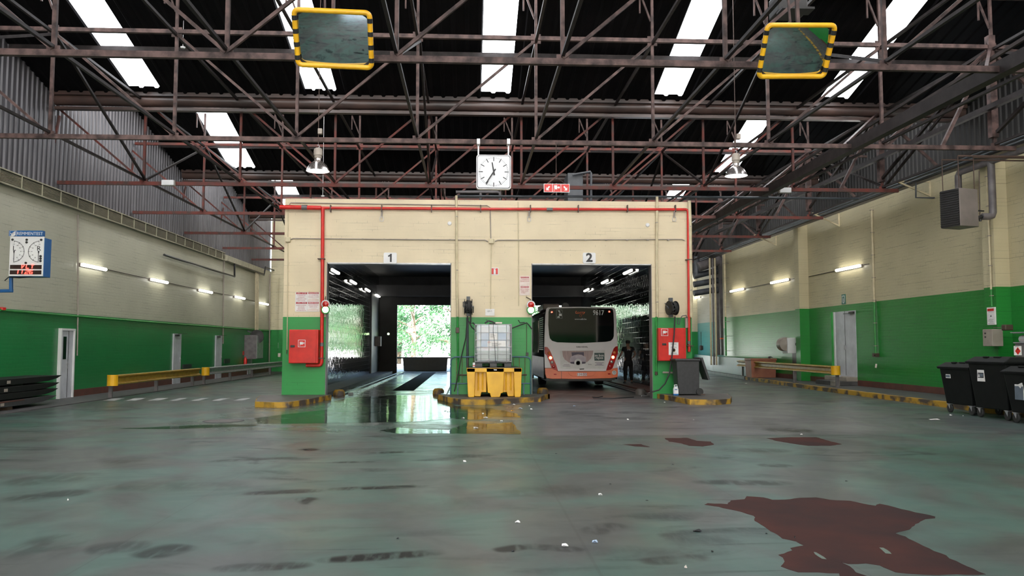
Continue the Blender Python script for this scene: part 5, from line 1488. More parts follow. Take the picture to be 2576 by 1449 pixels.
# side feet, centre foot and recessed back walls with ribs
def X(u): return x0 + W * u
mb.prism([(X(0), y0, sump_top), (X(.155), y0, sump_top), (X(.14), y0, zb + .02), (X(.13), y0, zb), (X(.035), y0, zb), (X(.025), y0, zb + .03)], (0, y1 - y0, 0))
mb.prism([(X(1), y0, sump_top), (X(.85), y0, sump_top), (X(.865), y0, zb + .02), (X(.875), y0, zb), (X(.965), y0, zb), (X(.98), y0, zb + .03)], (0, y1 - y0, 0))
mb.prism([(X(.35), y0, sump_top), (X(.68), y0, sump_top), (X(.66), y0, zb + .12), (X(.62), y0, zb + .10), (X(.60), y0, zb - .0), (X(.44), y0, zb - .0), (X(.42), y0, zb + .10), (X(.38), y0, zb + .12)], (0, y1 - y0, 0))
mb.box(X(.0), X(1), y0, y1, sump_top - .11, sump_top)
mb.prism([(X(.14), y0 + .14, sump_top - .1), (X(.36), y0 + .14, sump_top - .1), (X(.36), y0 + .14, zb + .12), (X(.27), y0 + .14, zb + .12), (X(.25), y0 + .14, zb + .01), (X(.14), y0 + .14, zb + .01)], (0, y1 - y0 - .28, 0))
mb.prism([(X(.86), y0 + .14, sump_top - .1), (X(.66), y0 + .14, sump_top - .1), (X(.66), y0 + .14, zb + .12), (X(.73), y0 + .14, zb + .12), (X(.75), y0 + .14, zb + .01), (X(.86), y0 + .14, zb + .01)], (0, y1 - y0 - .28, 0))
build('pallet_body', mb, M['yellow_plastic'], t, bevel=.012)
mb = MB()
for u in (.21, .29, .715, .80):
    mb.tube([(X(u), y0 + .13, sump_top - .12), (X(u), y0 + .13, zb + .17)], .022, 8)
    mb.box(X(u) - .012, X(u) + .012, y0 + .10, y0 + .135, zb + .15, zb + .18)
build('moulded_rib_pattern', mb, M['yellow_plastic'], t, smooth=True)
mb = MB(); mb.prism([(X(.0), y0 + .02, sump_top), (X(.05), y0 + .02, sump_top + .025), (X(.28), y0 + .02, sump_top + .02), (X(.3), y0 + .02, sump_top)], (0, .05, 0)); mb.prism([(X(.75), y0 + .02, sump_top), (X(.77), y0 + .02, sump_top + .02), (X(.95), y0 + .02, sump_top + .025), (X(1), y0 + .02, sump_top)], (0, .05, 0))
mb.box(X(.04), X(.96), y0 + .07, y1 - .05, sump_top, sump_top + .02)
build('black_deck', mb, M['black'], t)
build('white_sticker', MB().box(X(.49), X(.545), y0 - .004, y0, sump_top - .06, sump_top - .035), M['white'], t)
ztop = at(1243, 815, Y=Yt - .5).z
tz = sump_top + .021
wt = at(1287, 900, Y=Yt - .5).x - at(1195, 900, Y=Yt - .5).x
ct = (at(1287, 900, Y=Yt - .5).x + at(1195, 900, Y=Yt - .5).x) / 2
tank(ct, Yt, tz, wt, 1.0, ztop - tz, 'white caged liquid tank standing on the yellow spill pallet')
t = thing('dispensing_pump', 'black hand pump lying on top of the white tank', 'pump', (ct - .1, Yt - .2, ztop))
build('pump_body', MB().tube([(ct - .22, Yt - .3, ztop + .03), (ct - .12, Yt - .25, ztop + .09), (ct - .02, Yt - .2, ztop + .07), (ct + .06, Yt - .2, ztop + .02)], .022, 8).beam((ct - .2, Yt - .3, ztop + .12), (ct - .1, Yt - .3, ztop + .06), .02, .02), M['black'], t, smooth=True)
tag(build('cardboard_box', MB().box(ct + .06, ct + .24, Yt - .4, Yt - .2, ztop + .012, ztop + .055), M['oldpaper'], bevel=.004), 'small flat beige box on top of the white tank', 'box')
tag(build('hose', MB().tube([(ct, Yt - .56, ztop + .02), (ct - .01, Yt - .57, ztop - .2), (ct + .03, Yt - .56, ztop - .5), (ct + .06, Yt - .56, tz + .12)], .007, 6), M['rubber'], smooth=True), 'thin black cable hanging down the front of the tank', 'cable')
p = Vector((X(.13), y0 + .12, sump_top + .026))
t = thing('drink_can', 'small white and red can on the left corner of the yellow pallet', 'can', p)
build('can_body', MB().lathe([(0, 0), (.034, 0), (.034, .11), (.028, .118), (0, .118)], p, 16), M['white'], t, smooth=True)
build('red_band', MB().lathe([(.0345, .03), (.0345, .05)], p, 16), M['red'], t, smooth=True)

# crowd barrier behind the tank
Yb = 23.6
p0, p1 = at(1134, 898, Y=Yb), at(1335, 900, Y=Yb)
t = thing('crowd_barrier', 'faded blue crowd barrier standing behind the tank', 'barrier', ((p0.x + p1.x) / 2, Yb, .126))
zt, zl = p0.z, at(1150, 965, Y=Yb).z
mb = MB(); r = .12
mb.tube([(p0.x, Yb, .135), (p0.x, Yb, zt - r), (p0.x + .035, Yb, zt - .035), (p0.x + r, Yb, zt), (p1.x - r, Yb, zt), (p1.x - .035, Yb, zt - .035), (p1.x, Yb, zt - r), (p1.x, Yb, .135)], .02, 8)
mb.tube([(p0.x, Yb, zl), (p1.x, Yb, zl)], .018, 8)
build('tube_frame', mb, M['bluebar'], t, smooth=True)
n = 14
for k in range(1, n):
    x = p0.x + (p1.x - p0.x) * k / n
    build('bar', MB().tube([(x, Yb, zl), (x, Yb, zt)], .008, 6), M['rustbar'], t)
for x in (p0.x + .2, p1.x - .2):
    build('foot', MB().beam((x, Yb - .12, .14), (x, Yb + .12, .14), .04, .02).beam((x, Yb, .14), (x, Yb, zl), .03, .03), M['bluebar'], t)
tag(build('wall_pipe', MB().tube([(at(1150, 943, Y=YF).x, YF - .06, at(1150, 943, Y=YF).z), (at(1325, 943, Y=YF).x, YF - .06, at(1150, 943, Y=YF).z)], .02, 8), M['screw']), 'dark horizontal pipe on the green wall behind the barrier', 'pipe')

# ------------------------------------------------------------------ wheelie bin, can on the right island
Yw = 23.15
b0, b1 = at(1709, 989, Y=Yw - .3), at(1761, 989, Y=Yw - .3)
zt = at(1720, 903, Y=Yw - .35).z; zb = .136
t0, t1 = at(1703, 903, Y=Yw - .35), at(1761, 903, Y=Yw - .35)
t = thing('wheelie_bin', 'dark grey wheelie bin with its lid hanging open behind', 'wheelie bin', ((b0.x + b1.x) / 2, Yw, zb))
mb = MB(); cb, ctp = (b0.x + b1.x) / 2, (t0.x + t1.x) / 2; wb, wtp = b1.x - b0.x, t1.x - t0.x
mb.taper((cb, Yw, zb + .02), wb, .46, (ctp, Yw, zt - .04), wtp, .58)
build('bin_body', mb, M['bingrey'], t, bevel=.02)
mb = MB()
mb.taper((ctp, Yw, zt - .07), wtp + .03, .60, (ctp, Yw, zt - .03), wtp + .06, .64); mb.taper((ctp - .01, Yw, zt - .03), wtp + .07, .64, (ctp - .01, Yw, zt - .0), wtp + .06, .62)
build('rim', mb, M['bingrey'], t, bevel=.008)
mb = MB().box(ctp - wtp / 2 + .02, ctp + wtp / 2 - .02, Yw - .28, Yw + .28, zt + .0005, zt + .002)
build('hollow_shade_sheet', mb, M['ink'], t)  # black sheet on the solid body stands for the shaded hollow
hp = Vector((t1.x + .03, Yw, zt + .02)); lp = at(1779, 957, Y=Yw)
d = (Vector((lp.x - .06, Yw, lp.z + .02)) - hp)
mb = MB(); n = Vector((d.z, 0, -d.x)).normalized() * -.06
mb.prism([hp + Vector((0, -.3, 0)), hp + d + Vector((0, -.3, 0)), hp + d + n + Vector((0, -.3, 0)), hp + n * 1.1 + Vector((0, -.3, 0))], (0, .6, 0))
mb.cyl(hp + Vector((-.02, -.32, 0)), hp + Vector((-.02, .32, 0)), .02, 8)
build('lid', mb, M['bingrey'], t, bevel=.012)
for yy, nm in ((Yw - .27, 0), (Yw + .27, 1)):
    wc = Vector((b1.x - .02 + .02, yy, zb + .1))
    build('wheel', MB().lathe([(0, -.03), (.06, -.035), (.095, -.03), (.1, -.015), (.1, .015), (.095, .03), (0, .03)], wc, 24, ax='y'), M['rubber'], t, smooth=True)
build('axle', MB().cyl((b1.x, Yw - .27, zb + .1), (b1.x, Yw + .27, zb + .1), .012, 8).beam((b1.x + .02, Yw - .3, zb + .03), (b1.x + .14, Yw - .3, zb + .02), .02, .03), M['screw'], t)
c = at(1701, 988, Y=Yw - .35)
t = thing('jerrycan', 'white and blue plastic jerrycan left of the wheelie bin', 'jerrycan', (c.x, Yw - .35, zb))
mb = MB().taper((c.x, Yw - .3, zb + .005), .135, .1, (c.x, Yw - .3, zb + .19), .135, .1); mb.taper((c.x, Yw - .3, zb + .19), .13, .09, (c.x + .005, Yw - .3, zb + .245), .09, .06); 
build('can_body', mb, M['tank'], t, bevel=.012)
build('handle', MB().tube([(c.x - .035, Yw - .3, zb + .23), (c.x - .035, Yw - .3, zb + .285), (c.x + .035, Yw - .3, zb + .29), (c.x + .045, Yw - .3, zb + .23)], .014, 6), M['tank'], t, smooth=True)
build('blue_foot', MB().box(c.x - .069, c.x + .069, Yw - .352, Yw - .25, zb + .0, zb + .05), M['blue'], t, bevel=.008)
build('paper_label', MB().box(c.x - .03, c.x + .062, Yw - .354, Yw - .351, zb + .05, zb + .15), M['paper'], t)
build('blue_stripe', MB().box(c.x - .04, c.x + .03, Yw - .356, Yw - .353, zb + .15, zb + .17), M['blue'], t)

# ------------------------------------------------------------------ bus in bay two
Yr = 29.0
def bp(x, y, d=0.0): return at(1330 + x / 5.572, 740 + y / 5.572, Y=Yr - d)


bl, brr = bp(225, 1000).x, bp(1247, 1000).x
bt = bp(740, 180).z; bb = bp(740, 1180).z
bcx = (bl + brr) / 2; bw = brr - bl
bus = thing('city_bus', 'silver and orange city bus seen from behind in bay two', 'bus', (bcx, Yr + 6, 0))
# body shell: cross-section lofted along Y
def bus_sec(y, ins=0.0, zt=bt, zlo=.34):
    hw = bw / 2 - ins; r = .22; P = []
    P.append((bcx - hw, zlo)); P.append((bcx - hw, 1.0)); P.append((bcx - hw + .03, zt - r - .35))
    for k in range(6):
        a = PI - k * PI / 10; P.append((bcx - hw + .05 + r + r * math.cos(a), zt - r + r * math.sin(a)))
    P += [(2 * bcx - x, z) for x, z in reversed(P)]
    return [Vector((x, y, z)) for x, z in P]
mb = MB(); secs = [bus_sec(Yr + .03, .06, bt - .03), bus_sec(Yr + .12), bus_sec(Yr + 11.8)]
k = len(secs[0]); vs = [v for s in secs for v in s]; fs = []
for s in range(2):
    for i in range(k): fs.append((s * k + i, s * k + (i + 1) % k, (s + 1) * k + (i + 1) % k, (s + 1) * k + i))
fs += [tuple(range(k))[::-1], tuple(2 * k + i for i in range(k))]
mb.add(vs, fs)
build('body_shell', mb, M['busdark'], bus, smooth=True)


def bpoly(pts, d0, d1): return [bp(x, y, d0) for x, y in pts], Vector((0, d0 - d1, 0))
def bprism(name, pts, d, th, mtl, **kw):
    mb = MB().prism([bp(x, y, d) for x, y in pts], (0, th, 0)); return build(name, mb, M[mtl], bus, **kw)


# silver rear panel (outline with window opening filled by the dark glass in front)
sil = [(225, 1035), (222, 900), (218, 740), (222, 560), (232, 300), (246, 205), (270, 183), (560, 176), (740, 175), (1180, 183), (1215, 205), (1228, 300), (1238, 560), (1248, 740), (1250, 900), (1250, 1030), (1190, 1040), (1100, 1070), (1060, 1078), (420, 1078), (380, 1060), (320, 1035)]
bprism('rear_panel', sil, .03, .06, 'silver', bevel=.008)
org = [(228, 1040), (320, 1038), (380, 1062), (410, 1082), (740, 1084), (1070, 1082), (1110, 1065), (1190, 1040), (1250, 1035), (1252, 1120), (1245, 1165), (1150, 1178), (740, 1190), (330, 1188), (250, 1178), (232, 1120)]
bprism('rear_bumper', org, .06, .12, 'orange', bevel=.012)
bprism('bumper_recess', [(545, 1086), (940, 1086), (925, 1120), (890, 1150), (740, 1157), (610, 1152), (570, 1125)], .075, .02, 'orange', bevel=.01)
bprism('bumper_seam', [(456, 1084), (461, 1084), (461, 1188), (456, 1188)], .064, .005, 'ink')
win = [(277, 250), (285, 212), (310, 200), (740, 192), (1150, 203), (1178, 215), (1188, 260), (1195, 430), (1192, 590), (1180, 625), (1150, 655), (1080, 668), (740, 685), (400, 675), (330, 655), (298, 620), (285, 560), (274, 430)]
bprism('rear_window', win, .045, .02, 'glass')
bprism('dark_header', [(285, 215), (310, 206), (740, 198), (1150, 209), (1178, 222), (1186, 300), (1192, 378), (740, 385), (276, 378)], .052, .008, 'glass')
for q, (lx, rx) in enumerate(((0, 0),)):
    lp_ = [(222, 738), (262, 742), (290, 775), (312, 820), (345, 900), (385, 990), (410, 1072), (350, 1060), (322, 1035), (296, 960), (255, 860), (222, 830)]
    bprism('lamp_cluster', lp_, .06, .03, 'redlens', bevel=.006)
    bprism('lamp_cluster', [(1248, 728), (1215, 735), (1190, 765), (1165, 830), (1145, 900), (1110, 990), (1085, 1070), (1150, 1060), (1178, 1035), (1205, 960), (1235, 870), (1248, 830)], .06, .03, 'redlens', bevel=.006)
for side, pts in (('left', ((284, 827, 'amber'), (306, 892, 'amberglow'), (327, 955, 'clearlens'), (350, 1016, 'redlens'))), ('right', ((1202, 818, 'amber'), (1182, 884, 'amberglow'), (1163, 947, 'clearlens'), (1142, 1010, 'redlens')))):
    for x, y, m_ in pts:
        c = bp(x, y, .062)
        build('round_lamp', MB().lathe([(.054, 0), (.05, -.018), (.03, -.028), (0, -.03)], c, 18, ax='y'), M[m_], bus, smooth=True)
for x, y in ((325, 252), (1130, 245)):
    c = bp(x, y, .055)
    build('high_brake_lamp', MB().lathe([(.05, 0), (.045, -.012), (0, -.016)], c, 16, ax='y'), M['redlens'], bus, smooth=True)
    build('lit_bulb', MB().lathe([(.025, -.012), (.02, -.02), (0, -.022)], c, 12, ax='y'), M['redglow'], bus, smooth=True)
M['lettergrey'] = mat('pale lettering', (0.8, 0.8, 0.8, 1), None, 5, 0.5)
M['logo'] = mat('orange lettering', (1.0, 0.16, 0.03, 1), None, 5, 0.5)
build('fleet_number', MB().text('9617', .34 * .7, bp(978, 263, .055), FR, FU, depth=.001, sx=.82, bold=.004), M['lettergrey'], bus)
build('web_address', MB().text('www.stib.be', .088, bp(728, 350, .055), FR, FU, depth=.001, sx=.95), M['lettergrey'], bus)
mb = MB().text('Sorry', .12, bp(722, 255, .055), FR, FU, depth=.001, sx=1.3)
mb.tube([bp(668, 272, .057), bp(720, 270, .057), bp(780, 268, .057), bp(755, 285, .057), bp(735, 290, .057)], .006, 5)
c = bp(727, 300, .057); mb.tube([c + Vector((.04 * math.cos(a), 0, .04 * math.sin(a))) for a in [2 * PI * q / 16 for q in range(16)]], .006, 5, closed=True); mb.beam(c, c + Vector((.02, 0, .02)), .008, .008)
build('header_logo', mb, M['logo'], bus)
mb = MB()
for (x0_, y0_, x1_, y1_) in ((387, 220, 470, 222), (387, 338, 470, 340), (387, 220, 389, 340), (468, 220, 470, 340)): mb.prism([bp(x0_, y0_, .056), bp(x1_, y0_, .056), bp(x1_, y1_, .056), bp(x0_, y1_, .056)], (0, .002, 0))
mb.prism([bp(x, y, .056) for x, y in ((410, 232), (430, 225), (448, 255), (435, 265))], (0, .002, 0)); mb.prism([bp(x, y, .056) for x, y in ((425, 272), (462, 272), (464, 305), (423, 305))], (0, .002, 0)); mb.prism([bp(x, y, .056) for x, y in ((400, 322), (408, 308), (430, 308), (438, 332), (400, 334))], (0, .002, 0))
build('pictogram', mb, M['lettergrey'], bus)
mb = MB().text('VAN HOOL', .075, bp(748, 741, .034), FR, FU, depth=.002, sx=1.05, bold=.003)
build('maker_badge', mb, M['greypipe'], bus)
# advert panel
ad = [(440, 792), (1068, 786), (1078, 1045), (447, 1045)]
bprism('advert_panel', ad, .036, .006, 'paper')
M['advpink'] = mat('advert muted rose', (0.50, 0.36, 0.34, 1), (0.38, 0.27, 0.26, 1), 8, 0.5, stretch=(6, 1, .3))
M['advlilac'] = mat('advert bed lilac', (0.55, 0.48, 0.52, 1), (0.42, 0.36, 0.42, 1), 6, 0.5)
M['advdark'] = mat('advert dark cushion', (0.10, 0.08, 0.12, 1), None, 6, 0.5)
M['advgreen'] = mat('advert slate box', (0.03, 0.075, 0.07, 1), None, 6, 0.5)
bprism('advert_room', [(470, 796), (905, 792), (895, 850), (870, 905), (820, 950), (760, 975), (690, 985), (620, 978), (560, 955), (505, 915), (480, 870)], .040, .003, 'advpink')
bprism('advert_bed', [(575, 945), (580, 900), (600, 870), (640, 855), (740, 852), (800, 880), (805, 950), (760, 975), (690, 982), (620, 975)], .044, .003, 'advlilac')
bprism('advert_headboard', [(600, 815), (773, 813), (776, 868), (740, 850), (690, 842), (640, 855), (605, 870)], .046, .002, 'advdark')
bprism('advert_cushion', [(580, 952), (640, 945), (740, 945), (800, 950), (795, 972), (740, 978), (640, 980), (590, 972)], .048, .002, 'advdark')
c = bp(693, 963, .052)
build('advert_ring', MB().lathe([(.072, -.004), (.135, -.004), (.135, .004), (.072, .004), (.072, -.004)], c, 28, ax='y'), M['paper'], bus)
build('advert_box', MB().prism([bp(x, y, .040) for x, y in ((920, 824), (1060, 823), (1062, 930), (922, 932))], (0, .003, 0)), M['advgreen'], bus)
mb = MB().text('au bon', .125, bp(990, 858, .044), FR, FU, depth=.001, sx=.92, bold=.003, fit=.31).text('repos', .125, bp(990, 892, .044), FR, FU, depth=.001, sx=.92, bold=.003, fit=.31)
build('advert_title', mb, M['paper'], bus)
mb = MB()
for y, w_ in ((962, 62), (978, 40), (994, 62)): mb.prism([bp(990 - w_, y - 3, .040), bp(990 + w_, y - 3, .040), bp(990 + w_, y + 3, .040), bp(990 - w_, y + 3, .040)], (0, .001, 0))
for y, w_ in ((990, 40), (1006, 55)): mb.prism([bp(530 - w_, y - 2, .040), bp(530 + w_, y - 2, .040), bp(530 + w_, y + 2, .040), bp(530 - w_, y + 2, .040)], (0, .001, 0))
mb.text('Beka', .06, bp(858, 985, .040), FR, FU, depth=.001)
build_each('advert_letter', mb, M['advdark'], bus)
bprism('boot_handle', [(710, 1045), (780, 1042), (775, 1055), (718, 1058)], .05, .02, 'black')
bprism('licence_plate', [(678, 1103), (817, 1102), (818, 1145), (680, 1147)], .085, .01, 'paper', bevel=.004)
build('plate_text', MB().text('114·BBI', .135, bp(748, 1124, .087), FR, FU, depth=.001, sx=.85), M['redink'], bus)
c = bp(1198, 1100, .066)
build('speed_disc', MB().lathe([(0, -.006), (.072, -.006), (.076, 0)], c, 22, ax='y'), M['white'], bus)
build('speed_text', MB().text('75', .10, c + Vector((0, -.008, .012)), FR, FU, depth=.001).text('km', .035, c + Vector((0, -.008, -.045)), FR, FU, depth=.001), M['ink'], bus)
for x, y in ((370, 1124), (1128, 1118)):
    c = bp(x, y, .065); build('reflector', MB().box(c.x - .045, c.x + .045, c.y - .005, c.y + .01, c.z - .02, c.z + .02), M['redglow' if False else 'redlens'], bus)
# roof pod and left flank
pod = MB().box(bp(240, 0).x, bp(480, 0).x, Yr + 1.2, Yr + 3.5, bt - .04, bt + .17)
build('roof_unit', pod, M['greybox'], bus, bevel=.05)
c = bp(518, 130, -1.0)
build('roof_fan', MB().lathe([(.12, -.1), (.13, .1), (0, .12)], (c.x, Yr + 1.1, bt + .08), 16, ax='y'), M['black'], bus, smooth=True)
fl = MB()
fx = bcx - bw / 2 - .012
for k in range(16): fl.box(fx, fx + .02, Yr + .5, Yr + 2.2, 1.35 + k * .075, 1.35 + k * .075 + .045)
build('side_louvre', fl, M['black'], bus)
wl = MB()
for k in range(5): wl.box(fx - .0, fx + .03, Yr + 2.6 + k * 1.8, Yr + 4.3 + k * 1.8, 1.25, 2.45)
build_each('side_window', wl, M['glass'], bus)
build('side_skirt', MB().box(fx - .003, fx + .03, Yr + .3, Yr + 11.5, .36, 1.1), M['greypipe'], bus)
for yy in (Yr + 3.2, Yr + 9.3):
    for s in (-1, 1):
        build('wheel', MB().lathe([(0, -.14), (.3, -.14), (.47, -.12), (.48, 0), (.47, .14), (0, .14)], (bcx + s * (bw / 2 - .18), yy, .482), 24, ax='x'), M['rubber'], bus, smooth=True)
build('underbody', MB().box(bcx - bw / 2 + .12, bcx + bw / 2 - .12, Yr + .5, Yr + 11.5, .25, .36), M['black'], bus)
build('bumper_underside', MB().box(bcx - bw / 2 + .1, bcx + bw / 2 - .1, Yr + .02, Yr + .5, .3, .42), M['black'], bus)

# ------------------------------------------------------------------ person washing the bus
Yp = 30.6
ph = at(1580, 856, Y=Yp); pf = at(1580, 966, Y=Yp)
zf = .12; HT = ph.z - zf
s = HT / 1.75
px_ = ph.x
def Q(x, y, z): return Vector((px_ + x * s, Yp + y * s, zf + z * s))


def skin_mesh(name, chains, mtl, parent, sub=2):
    vs, es, rs = [], [], []
    idx = {}
    for ch in chains:
        prev = None
        for p_, r_ in ch:
            key = tuple(round(c_, 4) for c_ in p_)
            if key not in idx:
                idx[key] = len(vs); vs.append(Vector(p_)); rs.append(r_)
            i = idx[key]
            if prev is not None: es.append((prev, i))
            prev = i
    me = bpy.data.meshes.new(name); inv = WM[parent].inverted()
    me.from_pydata([inv @ v for v in vs], es, [])
    me.materials.append(mtl)
    ob = bpy.data.objects.new(name, me); col.objects.link(ob); ob.parent = parent
    sk = ob.modifiers.new('skin', 'SKIN'); sk.use_smooth_shade = True
    for i, r_ in enumerate(rs):
        me.skin_vertices[0].data[i].radius = r_ if isinstance(r_, tuple) else (r_, r_)
    me.skin_vertices[0].data[0].use_root = True
    ss = ob.modifiers.new('sub', 'SUBSURF'); ss.levels = sub; ss.render_levels = sub
    return ob


def r(a, b=None): return (a * s, (b or a) * s)
t = thing('person', 'person seen from behind in dark clothes holding a lance beside the bus', 'person', (px_, Yp, zf))
# joints (facing +y, away from the camera), left arm towards the bus, right hand at the hip
pel = Q(0, 0, .95); sp = Q(0, .0, 1.15); ch_ = Q(0, .02, 1.35); nk = Q(0, .04, 1.50); hd0 = Q(0, .06, 1.57); hd1 = Q(0, .08, 1.68)
LS, LE, LW_ = Q(-.19, .02, 1.42), Q(-.30, .04, 1.16), Q(-.38, .18, .98)
RS, RE, RW_ = Q(.19, .02, 1.42), Q(.30, .0, 1.18), Q(.23, .20, 1.05)
LH, LK, LA, LF = Q(-.10, 0, .90), Q(-.13, .02, .50), Q(-.13, -.02, .09), Q(-.15, .12, .035)
RH, RK, RA, RF = Q(.10, 0, .90), Q(.12, .03, .50), Q(.13, 0, .09), Q(.15, .14, .035)
body = skin_mesh('body', [[(pel, r(.14, .10)), (sp, r(.13, .09)), (ch_, r(.16, .10)), (nk, r(.062)), (hd0, r(.078, .088)), (hd1, r(.082, .10)), (Q(0, .08, 1.735), r(.05, .06))],
                          [(ch_, r(.16, .10)), (LS, r(.06)), (LE, r(.042)), (LW_, r(.028))], [(ch_, r(.16, .10)), (RS, r(.06)), (RE, r(.042)), (RW_, r(.028))],
                          [(pel, r(.14, .10)), (LH, r(.085)), (LK, r(.055)), (LA, r(.04)), (LF, r(.035, .025))], [(pel, r(.14, .10)), (RH, r(.085)), (RK, r(.055)), (RA, r(.04)), (RF, r(.035, .025))]], M['skin'], t)
skin_mesh('shirt', [[(Q(0, 0, .86), r(.172, .135)), (Q(0, 0, .98), r(.165, .128)), (Q(0, 0, 1.12), r(.155, .115)), (Q(0, .02, 1.34), r(.185, .125)), (Q(0, .035, 1.46), r(.09, .08))],
                    [(Q(0, .02, 1.34), r(.185, .125)), (LS, r(.085)), (Q(-.25, .03, 1.28), r(.075))], [(Q(0, .02, 1.34), r(.185, .125)), (RS, r(.085)), (Q(.25, .01, 1.29), r(.075))]], M['cloth'], t)
skin_mesh('trousers', [[(Q(0, 0, 1.04), r(.145, .115)), (Q(0, 0, .90), r(.155, .12))], [(Q(0, 0, .90), r(.155, .12)), (Q(-.11, 0, .78), r(.10)), (Q(-.13, .02, .48), r(.082)), (Q(-.13, -.01, .10), r(.075))],
                       [(Q(0, 0, .90), r(.155, .12)), (Q(.11, 0, .78), r(.10)), (Q(.12, .03, .48), r(.082)), (Q(.13, .01, .10), r(.075))]], M['cloth'], t)
mb = MB()
for P_ in (LF, RF): mb.tube([P_ + Vector((0, -.20 * s, .0)), P_ + Vector((0, -.1 * s, .012 * s)), P_ + Vector((0, .08 * s, 0)), P_ + Vector((0, .13 * s, -.005))], [.035 * s, .045 * s, .04 * s, .025 * s], 10)
build('shoes', mb, M['black'], t, smooth=True)
mb = MB().grid(lambda u, v: Q(.092 * math.sin(u * 2 * PI) * math.cos((v * .62 - .12) * PI / 1.24), .055 + .108 * math.cos(u * 2 * PI) * math.cos((v * .62 - .12) * PI / 1.24), 1.655 + .105 * math.sin((v * .9 - .18) * PI / 1.44)), 20, 10)
build('hair', mb, M['hair'], t, smooth=True)
for hn, W_, dirn in (('left', LW_, Vector((-.35, .75, -.35))), ('right', RW_, Vector((-.5, .5, -.5)))):
    dirn = dirn.normalized(); side = dirn.cross(Vector((0, 0, 1))).normalized()
    chs = []
    palm = W_ + dirn * .05 * s
    chs.append([(W_, r(.026, .02)), (palm, r(.035, .018)), (palm + dirn * .04 * s, r(.034, .016))])
    knuckle = palm + dirn * .04 * s
    for k, ln in enumerate((.062, .072, .068, .052)):
        b_ = knuckle + side * ((k - 1.5) * .018 * s)
        chs.append([(knuckle, r(.034, .016)), (b_ + dirn * .012 * s, r(.0085)), (b_ + dirn * ln * .6 * s, r(.008)), (b_ + dirn * ln * .75 * s + Vector((0, 0, -.028 * s)), r(.007))])
    chs.append([(palm, r(.035, .018)), (palm + side * .04 * s, r(.010)), (palm + side * .05 * s + dirn * .035 * s, r(.008))])
    skin_mesh(hn + '_hand', chs, M['skin'], t, 1)
mb = MB().text('STIB', .07, Q(.0, -.118, 1.36), FR, FU, depth=.001)
build('shirt_print', mb, M['lettergrey'], t)
l0_ = at(1559, 905, Y=Yp + .05); 
a_ = LW_ + Vector((.22, -.05, .12)); b_ = LW_ + Vector((-.34, .35, -.22))
tag(build('spray_lance', MB().tube([a_, LW_ + Vector((-.01, .06, -.02)), b_], .012, 8), M['black'], smooth=True), 'thin dark spray lance held towards the bus', 'lance')

# ------------------------------------------------------------------ right wall
def rw(x, y, d=0.0): return at(x, y, X=XR - d)


ya, yb = rw(2156, 900).y, rw(2101, 900).y
zt_ = rw(2102, 785).z
d5 = struct('door_5', MB().box(XR - .02, XR, ya, yb, .42, zt_), M['doorwhite'], 'grey white steel double door on the right wall')
ym = rw(2129, 900).y
build('leaf_gap', MB().box(XR - .024, XR - .02, ym - .012, ym + .012, .45, zt_), M['ink'], d5)
build('door_handle', MB().box(XR - .08, XR - .02, ym - .04, ym + .0, 1.35, 1.52).beam((XR - .08, ym - .02, 1.5), (XR - .08, ym - .18, 1.5), .02, .02), M['steel'], d5)
build('door_closer', MB().box(XR - .1, XR - .02, ya + .05, ya + .35, zt_ - .12, zt_ - .04).beam((XR - .08, ya + .3, zt_ - .1), (XR - .1, ya + .75, zt_ - .1), .02, .02), M['black'], d5)
f = MB(); f.box(XR - .12, XR, yb, yb + .09, .13, zt_ + .0); build('door_reveal', f, M['greenpaint'], d5)
f = MB(); f.box(XR - .04, XR, yb - .12, yb, .42, zt_); build('door_jamb', f, M['white'], d5)
t = thing('door_step', 'grey stone step with a pale block below the right double door', 'step', (XR - .4, (ya + yb) / 2, .126))
build('lower_step', MB().box(XR - .75, XR - .02, ya - .05, yb, .126, .27), M['asphalt'], t, bevel=.01)
build('upper_step', MB().box(XR - .42, XR - .02, ya - .05, yb, .27, .42), M['greybox'], t, bevel=.01)
tag(build('stone_block', MB().box(XR - .95, XR - .76, ya - .3, ya + .05, .126, .3), M['greybox'], bevel=.01), 'pale stone block beside the step behind the right guard rail', 'block')
a, b = rw(2118, 741), rw(2128, 765)
t = thing('wall_sign', 'small green sign above the right double door', 'sign', (XR - .02, (a.y + b.y) / 2, b.z))
build('panel', MB().box(XR - .02, XR, min(a.y, b.y), max(a.y, b.y), b.z, a.z), M['greensign'], t)
yy0, yy1 = min(a.y, b.y), max(a.y, b.y); mb = MB()
for q0, q1, z0, z1 in ((.15, .25, .2, .85), (.75, .85, .2, .85), (.15, .85, .8, .87), (.45, .55, .1, .6), (.3, .7, .12, .18)): mb.box(XR - .023, XR - .02, yy0 + (yy1 - yy0) * q0, yy0 + (yy1 - yy0) * q1, b.z + (a.z - b.z) * z0, b.z + (a.z - b.z) * z1)
build('symbol', mb, M['lettergrey'] if 'lettergrey' in M else M['white'], t)


def vpipe(px, y0, y1, ysplit, rr, lab, d=.06, name='wall_pipe'):
    t = thing(name, lab, 'pipe', rw(px[0], y0, d))
    top = rw(px[0], y0, d); Yq = top.y
    def z(y, x): return at(x, y, Y=Yq).z
    zs0 = z(y0, px[0]); zs1 = z(ysplit, px[1]); zs2 = z(y1, px[1])
    build('upper_tube', MB().tube([(XR - d, Yq, zs0), (XR - d, Yq, zs1)], rr, 8), M['cream'], t, smooth=True)
    if zs2 < zs1: build('lower_tube', MB().tube([(XR - d, Yq, zs1), (XR - d, Yq, zs2)], rr * .95, 8), M['greenpaint'], t, smooth=True)
    mb = MB(); k = zs2 + .25
    while k < zs0: mb.box(XR - d - rr - .01, XR, Yq - rr - .012, Yq + rr + .012, k, k + .02); k += .75
    build_each('clamp', mb, M['greybox'], t)
    return t, Yq


